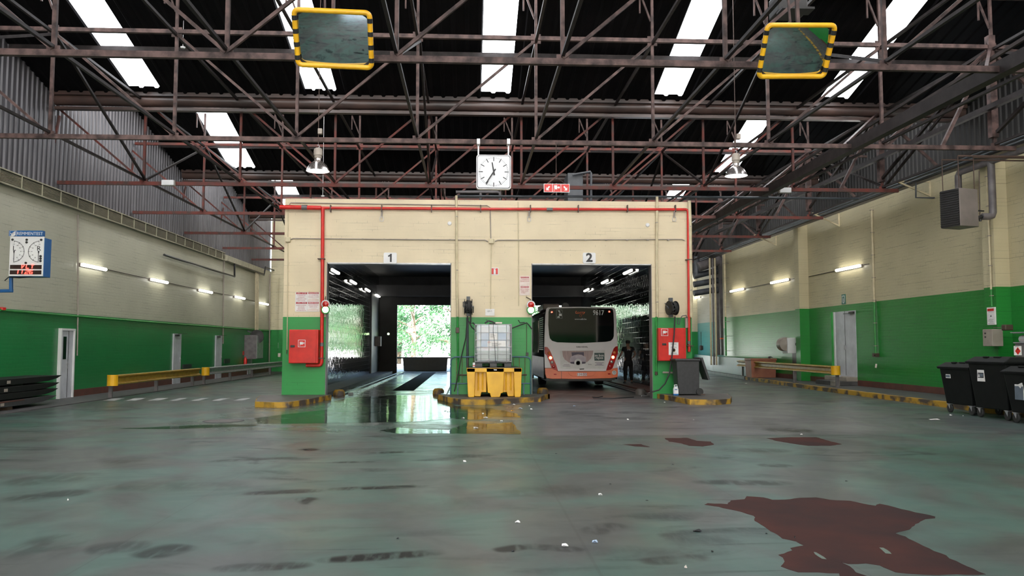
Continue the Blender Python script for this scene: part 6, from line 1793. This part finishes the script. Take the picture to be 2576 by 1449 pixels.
t, Yq = vpipe((2192, 2197), 525, 890, 760, .035, 'cream vertical pipe with sockets right of the double door')
zz = at(2197, 890, Y=Yq).z
build('socket', MB().box(XR - .12, XR, Yq - .12, Yq + .12, zz - .1, zz + .02).cyl((XR - .12, Yq - .05, zz - .04), (XR - .16, Yq - .05, zz - .04), .035, 10), M['brown'], t)
zz2 = at(2197, 920, Y=Yq).z
tag(build('plug', MB().tube([(XR - .05, Yq, zz2 + .06), (XR - .07, Yq, zz2 - .07)], .03, 8), M['oldpaper']), 'small orange plug below the sockets on the right wall', 'plug')
vpipe((1822, 1828), 625, 895, 797, .045, 'tall cream pipe at the far end of the right wall', .2)
vpipe((2480, 2493), 395, 770, 728, .022, 'thin conduit down to the notice by the near pilaster', XR - XPIL + .04, 'conduit')

# horizontal pipes and cable runs along the wall top
def along(X, z, y0, y1, rr, mtl, lab, name='wall_pipe', sec=None):
    if sec: mb = MB().beam((X, y0, z), (X, y1, z), sec[0], sec[1])
    else: mb = MB().tube([(X, y0, z), (X, y1, z)], rr, 10)
    return tag(build(name, mb, M[mtl], smooth=not sec), lab, 'pipe' if not sec else 'cable tray')


zc = rw(2405, 412).z
along(XR - .75, at(2405, 408, X=XR - .75).z, 8, 46, .04, 'bluegrey', 'outer dark pipe along the top of the right wall')
along(XR - .6, at(2405, 416, X=XR - .6).z, 8, 46, .035, 'bluegrey', 'inner dark pipe along the top of the right wall')
along(XR - .45, at(2405, 424, X=XR - .45).z, 8, 46, .05, 'greypipe', 'grey cable tray along the top of the right wall', 'cable_tray', (.22, .05))
along(XR - .9, at(2405, 400, X=XR - .9).z, 8, 46, .03, 'black', 'thin black cable run above the right wall')
# triangular wall brackets
for i, (x, ytop, ybot) in enumerate(((2340, 457, 495), (2111, 537, 570), (1953, 592, 618))):
    p = rw(x, ytop); q = at(x, ybot, Y=p.y)
    t = thing('wall_bracket', 'cream triangular bracket on the right wall, %s' % ('nearest', 'middle', 'farthest')[i], 'bracket', (XR, p.y, q.z), 'triangular brackets')
    mb = MB(); mb.beam((XR - .02, p.y, p.z), (XR - 1.0, p.y, p.z), .05, .05); mb.beam((XR - .02, p.y, p.z), (XR - .02, p.y, q.z), .05, .05); mb.beam((XR - 1.0, p.y, p.z), (XR - .02, p.y, q.z + .03), .045, .045)
    build('frame', mb, M['cream'], t)
p = rw(2345, 497); t = thing('conduit', 'dark bent conduit hanging under the near triangular bracket', 'conduit', p)
Yk = rw(2345, 470).y
build('tube', MB().tube([at(2304, 440, Y=Yk - .1), at(2304, 497, Y=Yk - .1), at(2345, 498, Y=Yk - .1), at(2356, 497, Y=Yk - .1), at(2374, 492, Y=Yk - .3)], .025, 8), M['bluegrey'], t, smooth=True)

# suspended heater with pipes
Yh = 18.1
fl_, fr_ = at(2375, 489, Y=Yh), at(2412, 479, Y=Yh + .2)
t = thing('unit_heater', 'large grey unit heater hanging on the right wall with black grille', 'heater', at(2412, 575, Y=Yh + .5))
# box rotated so that its grille faces left and towards the camera
hc = at(2413, 526, Y=Yh + .6)
Rz = Matrix.Rotation(math.radians(-72), 4, 'Z')
def HB(x, y, z): return hc + (Rz @ Vector((x, y, z)))
zt1, zb1 = .44, -.44
mb = MB(); c8 = [HB(x, y, z) for x, y, z in ((-.27, -.29, zb1), (.27, -.29, zb1), (.27, .29, zb1), (-.27, .29, zb1), (-.27, -.29, zt1), (.27, -.29, zt1), (.27, .29, zt1), (-.27, .29, zt1))]
mb.add(c8, [(0, 3, 2, 1), (4, 5, 6, 7), (0, 1, 5, 4), (1, 2, 6, 5), (2, 3, 7, 6), (3, 0, 4, 7)])
build('casing', mb, M['heater'], t, bevel=.02)
mb = MB()
for k in range(16): mb.beam(HB(-.25, -.305, zb1 + .05 + k * .052), HB(.25, -.305, zb1 + .05 + k * .052), .02, .02)
mb.add([HB(-.26, -.296, zb1 + .01), HB(.26, -.296, zb1 + .01), HB(.26, -.296, zt1 - .01), HB(-.26, -.296, zt1 - .01)], [(0, 1, 2, 3)])
build('black_louvres', mb, M['black'], t)
build('fan_housing', MB().cyl(HB(0, .29, 0), HB(0, .4, 0), .22, 18, r1=.15), M['heater'], t, smooth=True)
mb = MB()
for x, y in ((-.22, -.24), (.22, -.24), (.22, .24)): mb.beam(HB(x, y, zt1), HB(x, y, zt1 + .75), .015, .015)
mb.beam(HB(-.22, -.24, zt1 + .75), (XR, HB(-.22, -.24, 0).y, hc.z + zt1 + .75), .03, .03); mb.beam(HB(.22, -.24, zt1 + .75), (XR, HB(.22, -.24, 0).y, hc.z + zt1 + .75), .03, .03); mb.beam(HB(.22, .24, zt1 + .75), (XR, HB(.22, .24, 0).y, hc.z + zt1 + .75), .03, .03)
build('hanger_frame', mb, M['screw'], t)
t = thing('heating_pipe', 'thick grey heating pipe along the right wall feeding the unit heater', 'pipe', at(2500, 450, X=XR - .7))
q0 = at(2410, 435, X=XR - .55); q1 = at(2600, 364, X=XR - .55)
build('main_run', MB().tube([(q0.x, q0.y, q0.z - .75), (q0.x, q0.y, q0.z - .08), (q0.x, q0.y - .08, q0.z), (q0.x, q1.y - 6, q0.z)], .085, 12), M['greypipe'], t, smooth=True)
e0 = at(2493, 410, X=XR - .55)
e1 = at(2503, 545, Y=e0.y)
build('drop_pipe', MB().tube([(e0.x, e0.y, q0.z), (e0.x, e0.y, e1.z + .1), (e0.x - .03, e0.y, e1.z + .02), (e0.x - .1, e0.y, e1.z), (e0.x - .28, e0.y, e1.z)], .085, 12), M['greypipe'], t, smooth=True)
build('valve_group', MB().tube([(e0.x - .28, e0.y, e1.z), at(2430, 560, Y=e0.y)], .05, 10).beam(at(2462, 548, Y=e0.y), at(2474, 548, Y=e0.y), .04, .04).cyl(at(2466, 557, Y=e0.y), at(2466, 545, Y=e0.y), .03, 8).tube([at(2455, 530, Y=e0.y), at(2475, 531, Y=e0.y)], .02, 6), M['black'], t, smooth=True)
build('thin_conduit', MB().tube([at(2463, 430, Y=e0.y + .2), at(2465, 545, Y=e0.y + .2)], .012, 6), M['screw'], t)

# notice, switch box, lever box near the pilaster
y0n, y1n = at(2503, 795, X=XPIL - .03).y, at(2483, 795, X=XPIL - .03).y
zt_n, zb_n = at(2492, 773, X=XPIL - .03).z, at(2492, 817, X=XPIL - .03).z
t = thing('notice_card', 'white notice with red heading on the near right pilaster', 'sign', (XPIL - .02, y0n, zb_n))
build('sheet', MB().box(XPIL - .03, XPIL - .001, y0n, y1n, zb_n, zt_n), M['paper'], t)
Wn, Hn = y1n - y0n, zt_n - zb_n
build('red_heading', MB().box(XPIL - .033, XPIL - .03, y0n + Wn * .12, y1n - Wn * .08, zt_n - Hn * .22, zt_n - Hn * .08), M['red'], t)
mb = MB()
for v, a_, b_ in ((.26, .1, .8), (.70, .2, .8), (.77, .3, .9), (.84, .2, .7), (.93, .1, .9)): mb.box(XPIL - .032, XPIL - .03, y0n + Wn * a_, y0n + Wn * b_, zt_n - Hn * v - .006, zt_n - Hn * v)
mb.prism([(XPIL - .032, y0n + Wn * .4, zt_n - Hn * .54), (XPIL - .032, y0n + Wn * .62, zt_n - Hn * .54), (XPIL - .032, y0n + Wn * .5, zt_n - Hn * .44)], (.002, 0, 0))
build('printed_lines', mb, M['ink'], t)
y0c, y1c = at(2496, 849, X=XPIL - .28).y, at(2472, 849, X=XPIL - .28).y
z0_, z1_ = at(2490, 871, X=XPIL - .28).z, at(2490, 828, X=XPIL - .28).z
t = thing('switch_cabinet', 'beige grey box mounted on the near right pilaster below the notice', 'cabinet', (XPIL - .14, y0c, z0_))
build('casing', MB().box(XPIL - .28, XPIL - .002, y0c, y1c, z0_, z1_), M['greybox'], t, bevel=.012)
build_each('knob', MB().lathe([(.02, 0), (.02, -.02), (0, -.02)], (XPIL - .28, y1c - .12, z1_ - .1), 10, ax='x').lathe([(.02, 0), (.02, -.02), (0, -.02)], (XPIL - .28, y1c - .12, z1_ - .19), 10, ax='x'), M['ink'], t)
c2_ = at(2534, 824, X=XPIL - .25)
t = thing('lever_handle', 'brown block on a thin rod sticking out of the near pilaster', 'handle', c2_)
build('block', MB().box(c2_.x - .1, c2_.x + .1, c2_.y - .08, c2_.y + .08, c2_.z - .07, c2_.z + .07), M['brown'], t, bevel=.02)
build('rod', MB().beam(c2_, (XPIL, c2_.y + .9, c2_.z + .02), .015, .015), M['screw'], t)

# white machine beside pilaster with black pedestal, crate, low wall
Ym = 33.2
a, b = at(1971, 850, Y=Ym), at(2007, 889, Y=Ym)
t = thing('wall_machine', 'white machine on a dark stand by the right pilaster', 'machine', ((a.x + b.x) / 2, Ym + .3, .126))
build('housing', MB().box(at(1981, 850, Y=Ym).x, b.x, Ym, Ym + .6, b.z, a.z), M['white'], t, bevel=.02)
build('side_drum', MB().lathe([(0, -.05), (.28, 0), (.28, .4), (0, .4)], (at(1981, 866, Y=Ym).x, Ym + .1, at(1981, 866, Y=Ym).z), 20, ax='y'), M['greybox'], t, smooth=True)
build('badge_ring', MB().tube([Vector((b.x - .03 + .06 * math.cos(q), Ym - .005, at(2004, 866, Y=Ym).z + .06 * math.sin(q))) for q in [PI * .5 + PI * k / 10 for k in range(11)]], .012, 6), M['ink'], t)
build('stand', MB().box(at(1984, 0, Y=Ym).x, b.x - .02, Ym + .08, Ym + .5, .126, b.z), M['black'], t)
Ys = 35.6
a, b = at(1889, 902, Y=Ys), at(1954, 951, Y=Ys)
t = thing('terracotta_crate', 'terracotta coloured crate behind the right guard rail', 'crate', ((a.x + b.x) / 2, Ys + .4, .126))
build('crate_body', MB().taper(((a.x + b.x) / 2, Ys + .4, .127), (b.x - a.x) * .94, .76, ((a.x + b.x) / 2, Ys + .4, a.z - .08), (b.x - a.x), .8), M['terracotta'], t, bevel=.015)
build('crate_lid', MB().box(a.x - .02, b.x + .02, Ys - .02, Ys + .82, a.z - .08, a.z), M['terracotta'], t, bevel=.01)
build('tap', MB().cyl((b.x - .2, Ys + .3, a.z), (b.x - .2, Ys + .3, a.z + .08), .05, 10).beam((b.x - .2, Ys + .3, a.z + .08), (b.x - .05, Ys + .3, a.z + .04), .03, .03), M['black'], t)
lw = MB(); p0 = Vector((12.42, 36.9, 0)); p1 = Vector((13.1, 44.5, 0)); p2 = Vector((14.7, 54, 0))
for u, v in ((p0, p1), (p1, p2)):
    lw.beam(u + Vector((.08, 0, .47)), v + Vector((.08, 0, .47)), .16, .94)
struct('wall_low', lw, M['tealwall'])
lw = MB()
for u, v in ((p0, p1), (p1, p2)): lw.beam(u + Vector((-.06, 0, .07)), v + Vector((-.06, 0, .07)), .14, .14)
struct('kerb_low_wall', lw, M['concrete'])
# duct group in the recess
t = thing('duct_group', 'fat grey vertical duct with elbows in the recess past the right wall', 'duct', (13.1, 44.2, 0.9))
Yd = 44.0
def yd(x, y, Y=Yd): return at(x, y, Y=Y)
build('main_duct', MB().tube([yd(1757, 672), yd(1790, 660), yd(1808, 656), yd(1817, 662), yd(1820, 680), yd(1823, 800), yd(1826, 893)], .27, 14), M['greypipe'], t, smooth=True)
build('red_band', MB().tube([yd(1824.5, 850), yd(1824.6, 853)], .285, 14), M['logo'], t)
build('rear_duct', MB().tube([yd(1806, 670, 44.6), yd(1812, 893, 44.6)], .22, 12), M['greypipe'], t, smooth=True)
for k, (y0_, y1_) in enumerate(((695, 680), (716, 705), (738, 728))):
    build('elbow_pipe', MB().tube([yd(1745, y0_, 44.3), yd(1806, y1_, 44.3)], .16, 12), M['bluegrey'], t, smooth=True)
build('vertical_pipe', MB().tube([yd(1752, 645, 44.3), yd(1752, 692, 44.3)], .16, 12), M['bluegrey'], t, smooth=True)
for k, x in enumerate((1786, 1793, 1799)):
    tag(build('cable_duct', MB().tube([(at(x, 700, Y=43.1).x, 43.1, 6.1), (at(x, 700, Y=43.1).x, 43.1, .5)], .05, 8), M['cream' if k != 1 else 'greypipe']), 'thin vertical cable duct in the recess, %s of three' % ('left', 'middle', 'right')[k], 'cable duct')
c = at(1764, 882, X=14.9)
tag(build('hand_lamp', MB().lathe([(0, 0), (.12, .05), (.12, .3), (0, .36)], c, 12).tube([c + Vector((0, 0, .36)), c + Vector((0, 0, 1.2))], .02, 6), M['screw'], smooth=True), 'dark lamp hanging on a cable on the far pale wall', 'lamp')

# ------------------------------------------------------------------ big four wheeled bins
def container(cx, cy, w, dep, h, lab, sticker=None, rz=0.0):
    t = thing('waste_container', lab, 'waste container', (cx, cy, 0), 'black four wheeled waste containers', rz)
    zb_ = .20
    mb = MB().taper((0, 0, zb_), w * .84, dep * .80, (0, 0, h - .12), w, dep)
    def lb(name, mb, mt_, par=t, **k): return build(name, mb, mt_, par, local=True, **k)
    lb('bin_body', mb, M['binblack'], bevel=.025)
    mb = MB().taper((0, 0, h - .15), w + .05, dep + .05, (0, 0, h - .10), w + .09, dep + .09)
    lb('rim', mb, M['binblack'], bevel=.012)
    mb = MB().taper((0, 0, h - .10), w + .07, dep + .08, (0, .06, h), w - .05, dep - .16)
    mb.box(-.22, -.06, -dep / 2 + .08, -dep / 2 + .14, h - .02, h + .012); mb.box(w / 2 - .5, w / 2 - .28, -dep / 2 + .1, -dep / 2 + .16, h - .02, h + .012)
    lb('lid', mb, M['binblack'], bevel=.02)
    mb = MB()
    for s_ in (-1, 1): mb.cyl((s_ * (w / 2 + .02), -.0, h - .2), (s_ * (w / 2 + .09), 0, h - .2), .025, 8)
    lb('lifting_pins', mb, M['black'])
    for sx_ in (-1, 1):
        for sy_ in (-1, 1):
            c = Vector((sx_ * w * .36, sy_ * dep * .34, .1))
            wh = lb('castor', MB().lathe([(0, -.022), (.09, -.024), (.1, -.015), (.1, .015), (.09, .024), (0, .022)], c, 20, ax='y'), M['rubber'], smooth=True)
            WM[wh] = WM[t]
            build('fork', MB().add([c + Vector((-.07, -.035, .11)), c + Vector((.05, -.035, .11)), c + Vector((.03, -.035, -.02))], [(0, 1, 2)]).add([c + Vector((-.07, .035, .11)), c + Vector((.05, .035, .11)), c + Vector((.03, .035, -.02))], [(0, 1, 2)]).box(c.x - .08, c.x + .06, c.y - .04, c.y + .04, zb_ - .012, zb_), M['steel'], wh, local=True)
    if sticker:
        x, z, sw, sh, kind = sticker
        yy = -dep / 2 * (.80 + .20 * (z - zb_) / (h - zb_)) - .012
        mb = MB().box(x - sw / 2, x + sw / 2, yy - .006, yy + .02, z - sh / 2, z + sh / 2, 0)
        if kind == 1:
            mb.box(x - sw * .4, x + sw * .42, yy - .008, yy - .006, z - sh * .2, z + sh * .22, 1); mb.box(x - sw * .1, x + sw * .36, yy - .01, yy - .008, z - sh * .13, z + sh * .16, 2)
            mb.prism([(x - sw * .36, yy - .010, z - sh * .14), (x - sw * .1, yy - .010, z - sh * .14), (x - sw * .24, yy - .010, z + sh * .18)], (0, .002, 0), 0)
        if kind == 2:
            mb.box(x - sw / 2, x + sw / 2, yy - .008, yy - .006, z - sh / 2, z + sh * .15, 2)
            mb.prism([(x - sw * .4, yy - .01, z + sh * .1), (x - sw * .1, yy - .01, z + sh * .2), (x + sw * .2, yy - .01, z + sh * .05), (x + sw * .45, yy - .01, z + sh * .25), (x + sw * .45, yy - .01, z + sh * .35), (x, yy - .01, z + sh * .25)], (0, .002, 0), 0)
        if kind == 3: mb.box(x - sw * .45, x + sw * .45, yy - .008, yy - .006, z - sh * .3, z + sh * .3, 2)
        lb('sticker', mb, [M['paper'], M['ink'], M['labelgrey']])
    return t


M['labelgrey'] = mat('slate sticker', (0.13, 0.16, 0.20, 1), None, 5, 0.4)
M['ground2'] = None
def gpx(x, y): return at(x, y, Z=0)

RZ = math.radians(-90)
def stick(px, py, w, h, kind, cy, X=10.68):
    p = at(px, py, X=X); return (cy - p.y, p.z, w, h, kind)


container(11.18, 18.08, 1.06, .90, 1.13, 'black waste container with a tiny blue grey sticker, farthest of the row', stick(2375, 946, .16, .085, 3, 18.12), RZ + .05)
container(11.12, 16.82, 1.18, .90, 1.27, 'black waste container with a white sticker, middle of the row', stick(2463, 944, .22, .25, 1, 16.86), RZ + .04)
container(11.02, 15.56, 1.06, .90, 1.10, 'black waste container with a torn grey sticker, cut by the right picture edge', stick(2558, 979, .24, .40, 2, 15.62, 10.6), RZ + .03)
o = container(12.30, 15.9, 1.15, .9, 1.12, 'black waste container on the pavement behind the one with the torn sticker', None, RZ)
o.location.z = .126

# second tank behind the bins
tc_ = at(2590, 880, Y=19.9)
t = thing('liquid_tank', 'caged tank behind the waste containers with a red flame diamond label', 'tank', (12.9, 18.1, .126))
x0, x1, y0, y1 = 12.52, 13.35, 17.6, 18.6
ztk = at(2560, 836, Y=y0).z
build('lower_shell', MB().box(x0, x1, y0, y1, .3, at(2560, 862, Y=y0).z), M['greypipe'], t, bevel=.03)
build('pallet_base', MB().box(x0, x1, y0, y1, .126, .28), M['black'], t)
build('plastic_tank', MB().box(x0 + .03, x1 - .03, y0 + .03, y1 - .03, at(2560, 862, Y=y0).z, ztk - .05), M['tank'], t, bevel=.08)
mb = MB()
for z in (at(2560, 862, Y=y0).z, ztk): mb.tube([(x0 - .02, y0 - .02, z), (x1, y0 - .02, z), (x1, y1, z), (x0 - .02, y1, z)], .015, 6, closed=True)
mb.box(x0 - .1, x1, y0 - .05, y1, ztk, ztk + .02)
for u in (.0, .25, .6, 1): mb.tube([(x0 + (x1 - x0) * u, y0 - .02, .3), (x0 + (x1 - x0) * u, y0 - .02, ztk)], .01, 6)
build('wire_cage', mb, M['steel'], t)
c = at(2560, 882, Y=y0 - .03)
mb = MB().box(c.x - .085, c.x + .085, y0 - .035, y0 - .03, c.z - .10, c.z + .10, 0)
s_ = .062; mb.prism([(c.x + s_, y0 - .038, c.z - .01), (c.x, y0 - .038, c.z + s_ + .015), (c.x - s_, y0 - .038, c.z - .01), (c.x, y0 - .038, c.z - s_ - .03)], (0, .002, 0), 1)
mb.prism([(c.x + .022, y0 - .04, c.z + .015), (c.x, y0 - .04, c.z + .055), (c.x - .022, y0 - .04, c.z + .015)], (0, .002, 0), 2)
mb.box(c.x - .06, c.x + .02, y0 - .037, y0 - .035, c.z + .083, c.z + .09, 2)
build('flame_label', mb, [M['paper'], M['red'], M['ink']], t)

# ------------------------------------------------------------------ manhole, litter
c = at(562, 1059, Z=0)
t = thing('manhole_cover', 'round manhole cover in the floor left of the kerb island', 'manhole', (c.x, c.y, 0))
build('ring', MB().lathe([(.40, 0.0005), (.40, .004), (.36, .004), (.36, .0005)], (c.x, c.y, 0), 36), M['ink'], t)
build('cover', MB().lathe([(0, .003), (.355, .003), (.355, .0005)], (c.x, c.y, 0), 36), M['concrete'], t)
rnd = random.Random(3)


def scrap(x, y, w, h, mtl, lab, cat='litter', name='paper_scrap', tall=.018):
    c = at(x, y, Z=0); k = c.y / FPX
    W = w * k; D = max(.03, W * .6)
    pts = []
    n = 7
    for i in range(n):
        a = 2 * PI * i / n; q = rnd.uniform(.6, 1.0)
        pts.append(Vector((c.x + W / 2 * q * math.cos(a), c.y + D / 2 * q * math.sin(a), .003 + tall * rnd.uniform(0, 1) * (i % 2))))
    top = Vector((c.x + rnd.uniform(-.2, .2) * W, c.y, tall + .004)); mb = MB()
    mb.add(pts + [top], [(i, (i + 1) % n, n) for i in range(n)])
    mb.add([Vector((p.x, p.y, .0025)) for p in pts], [tuple(range(n))[::-1]])
    tag(build(name, mb, M[mtl]), lab, cat)


M['bluescrap'] = mat('pale blue scrap', (0.4, 0.5, 0.65, 1), None, 6, 0.6)
for a_ in ((1421, 1374, 26, 8, 'paper', 'white crumpled paper on the floor near the bottom middle'), (1497, 1365, 22, 6, 'bluescrap', 'pale blue paper scrap right of the crumpled white one'), (1302, 1315, 16, 6, 'paper', 'small white scrap at the left of the open floor, bottom middle'), (1511, 1246, 12, 6, 'paper', 'small white scrap in the middle of the floor'),
           (1169, 1162, 10, 3, 'paper', 'tiny white scrap below the yellow reflection'), (2017, 1094, 8, 4, 'paper', 'tiny white scrap on the joint above the wide brown patch'), (2352, 1056, 34, 5, 'paper', 'white torn paper in front of the waste containers'), (2392, 1045, 10, 4, 'paper', 'white scrap under the first waste container'),
           (2423, 1047, 6, 3, 'paper', 'tiny white scrap under the middle waste container'), (1309, 1028, 16, 5, 'bluescrap', 'pale blue plastic scrap in front of the middle island'), (1293, 1018, 8, 6, 'paper', 'white scrap against the middle island'), (1290, 1034, 13, 3, 'yellow', 'yellow strip of litter below the middle island'), (1337, 1030, 8, 2, 'paper', 'thin white scrap right of the blue plastic'),
           (1332, 1022, 5, 2, 'paper', 'speck of white paper right of the middle island front'), (1673, 1013, 8, 4, 'paper', 'white scrap left of the right island'), (1580, 1056, 8, 3, 'paper', 'white scrap in front of the right bay'), (1745, 1057, 6, 2, 'paper', 'tiny white scrap below the right island'), (1445, 1022, 9, 4, 'bluescrap', 'blue scrap in front of the left side of the bus'),
           (1120, 1034, 10, 12, 'tank', 'clear crumpled plastic cup at the edge of the puddle'), (1127, 1036, 10, 3, 'oldpaper', 'beige stick beside the plastic cup'), (1165, 1052, 14, 3, 'paper', 'soggy white paper in the wet area, left'), (1215, 1041, 6, 2, 'paper', 'soggy white speck in the wet area'), (1222, 1051, 18, 3, 'paper', 'soggy long white paper in the wet area, right'), (1262, 1060, 10, 2, 'paper', 'white scrap at the edge of the sharp puddle'), (1198, 1077, 18, 3, 'paper', 'white foam streak on the sharp puddle'),
           (1877, 965, 9, 3, 'paper', 'white scrap below the far end of the right guard rail'), (508, 957, 12, 3, 'paper', 'white scrap under the left guard rail'), (150, 1010, 8, 2, 'paper', 'white scrap by the nearest door'), (171, 1259, 4, 3, 'paper', 'white speck on the left foreground floor'), (1725, 1429, 8, 3, 'oldpaper', 'pinkish scrap near the bottom edge of the picture'), (1754, 1337, 28, 3, 'ink', 'thin dark strip left of the big brown patch'), (2000, 1354 - 0, 6, 2, 'ink', 'small dark chip on the big brown patch')):
    scrap(*a_)
for i, (x, y, w_) in enumerate(((772, 1131, 26), (1001, 1355, 9), (1291, 1387, 9), (1628, 1260, 10), (1399, 1142, 7), (1792, 1388, 8), (2130, 1211, 10), (1928, 1343, 7), (1693, 1169, 9), (1535, 1218, 7))):
    scrap(x, y, w_, 3, 'ink', 'small dark chip on the floor, %s' % ('left centre by a streak', 'bottom left of centre', 'above the crumpled paper', 'centre right', 'below the seam corner', 'left of the brown patch foot', 'above the big brown patch', 'inside the left arm of the patch', 'left below the mid patches', 'centre floor')[i], 'debris', 'dark_chip', .006)
p = at(1640, 994, Z=.14)
tag(build('cable_end', MB().tube([at(1614, 996, Z=.02), at(1624, 990, Z=.03), at(1636, 989, Z=.03), at(1634, 995, Z=.02), at(1618, 996, Z=.02)], .012, 6).lathe([(0, 0), (.05, 0), (.05, .05), (0, .06)], at(1634, 992, Z=.03), 10), M['steel'], smooth=True), 'tangle of cable with a pale end at the right side of bay two', 'cable')
for i, (x0_, x1_, y_) in enumerate(((1490, 1516, 999), (1492, 1594, 1001))):
    mb = MB().tube([at(x0_, y_, Z=.01), at((x0_ + x1_) / 2, y_ + 1, Z=.01), at(x1_, y_ - 2, Z=.01)], .012, 5)
    tag(build('rubber_strip', mb, M['ink']), 'dark rubber strip on the floor behind the bus, %s' % ('shorter', 'longer')[i], 'strip')

# ------------------------------------------------------------------ seen through the left bay
Ye = 50.0
a, b = at(1013, 897, Y=Ye), at(1126, 933, Y=Ye)
t = thing('dark_skip', 'dark trough shaped container standing across the far exit', 'container', ((a.x + b.x) / 2, Ye + .5, -.02))
mb = MB().taper(((a.x + b.x) / 2, Ye + .5, 0.0), (b.x - a.x) * .95, .9, ((a.x + b.x) / 2, Ye + .5, a.z - .06), (b.x - a.x), 1.0)
build('trough_body', mb, M['black'], t, bevel=.03)
mb = MB().box(a.x - .35, b.x + .35, Ye - .02, Ye + 1.02, a.z - .12, a.z - .04)
build('rim_bar', mb, M['black'], t)
c = at(977, 840, Y=45.9)
t = thing('exit_signal', 'small lit green lamp on the dark end wall of bay one', 'signal lamp', c)
build('lamp', MB().lathe([(.06, 0), (.05, -.03), (0, -.04)], c, 14, ax='y'), M['greenglow'], t)
build('base', MB().box(c.x - .09, c.x + .09, 45.92, 45.99, c.z - .09, c.z + .09), M['black'], t)
a, b = at(953, 846, X=T1[0] + .3), at(953, 871, X=T1[0] + .3)
tag(build('wall_box', MB().box(T1[0], T1[0] + .35, 43.9, 44.3, b.z, a.z), M['greypipe'], bevel=.01), 'grey box at the far left corner inside bay one', 'box')
tag(build('lift_door_edge', MB().box(T1[0] + .01, T1[0] + .06, 42.4, 45.8, .12, 4.2), M['bluegrey']), 'pale blue panel at the far end of the left wall in bay one', 'panel')

# trees outside
def leaf_mat(name, c1, c2):
    m = mat(name, c1, c2, 0.6, 0.5)
    nt = m.node_tree; bs = nt.nodes['Principled BSDF']; out = nt.nodes['Material Output']
    tr = nt.nodes.new('ShaderNodeBsdfTranslucent'); mx = nt.nodes.new('ShaderNodeMixShader'); mx.inputs[0].default_value = 0.35
    tr.inputs[0].default_value = c1
    nt.links.new(bs.outputs[0], mx.inputs[1]); nt.links.new(tr.outputs[0], mx.inputs[2]); nt.links.new(mx.outputs[0], out.inputs[0])
    return m


M['leaf'] = leaf_mat('sunlit leaves', (0.050, 0.15, 0.055, 1), (0.018, 0.07, 0.028, 1))
M['bark'] = mat('tree bark', (0.12, 0.09, 0.06, 1), None, 5, 0.9, bump=.4)


def tree(x, y, h, rad, low, lab, n=4300, seed=1):
    rn = random.Random(seed)
    t = thing('tree', lab, 'tree', (x, y, -.02), 'trees beyond the bay exits')
    mb = MB().tube([(x, y, -.02), (x + .1, y, h * .3), (x - .1, y + .1, h * .6), (x, y, h * .85)], [.22, .17, .11, .04], 10)
    for k in range(9):
        a = rn.uniform(0, 2 * PI); z = h * rn.uniform(.15, .7)
        mb.tube([(x, y, z), (x + math.cos(a) * rad * .45, y + math.sin(a) * rad * .45, z + .5), (x + math.cos(a) * rad * .8, y + math.sin(a) * rad * .8, z + .6)], [.07, .04, .015], 6)
    build('trunk', mb, M['bark'], t, smooth=True)
    cl = []
    for k in range(46):
        a = rn.uniform(0, 2 * PI); z = rn.uniform(low, h); w = rad * math.sqrt(max(.12, 1 - ((z - (h + low) / 2) / ((h - low) / 1.8)) ** 2)) * rn.uniform(.35, 1)
        cl.append((x + w * math.cos(a), y + w * math.sin(a), z, rn.uniform(.5, 1.05)))
    mb = MB(); vs = []; fs = []
    for i in range(n):
        cx_, cy_, cz_, cr = cl[rn.randrange(len(cl))]
        d = Vector((rn.gauss(0, 1), rn.gauss(0, 1), rn.gauss(0, .7))).normalized() * cr * rn.uniform(.6, 1.05)
        c = Vector((cx_, cy_, max(low * .6, cz_ + d.z * .7))) + Vector((d.x, d.y, 0))
        u = Vector((rn.uniform(-1, 1), rn.uniform(-1, 1), rn.uniform(-1, 1))).normalized(); v = u.orthogonal().normalized()
        w = u.cross(v); q = rn.uniform(.09, .17)
        b = len(vs); vs += [c - v * q, c + w * q * .45, c + v * q, c - w * q * .45]; fs.append((b, b + 1, b + 2, b + 3))
    mb.add(vs, fs)
    o = build('foliage', mb, M['leaf'], t, recalc=False)
    return t


for i, a_ in enumerate(((-7.6, 66, 8.5, 2.6, .9, 'leafy tree at the left side of the bay one exit'), (-4.3, 64.5, 8.0, 2.5, .7, 'leafy tree in the middle of the bay one exit view'), (-1.0, 66, 8.5, 2.6, .8, 'leafy tree at the right side of the bay one exit'), (2.6, 65, 8.2, 2.6, .8, 'leafy tree behind the middle pier'),
                        (6.2, 66, 8.6, 2.6, .8, 'leafy tree straight behind bay two'), (9.8, 65, 8.2, 2.6, .8, 'leafy tree right behind bay two'), (-11.5, 67, 9, 2.8, .8, 'leafy tree farthest left outside'), (-5.9, 71, 9.5, 3.2, 1.0, 'taller tree in the second row outside, left'), (0.6, 71, 9.5, 3.2, 1.0, 'taller tree in the second row outside, right'))):
    tree(*a_, seed=40 + i)
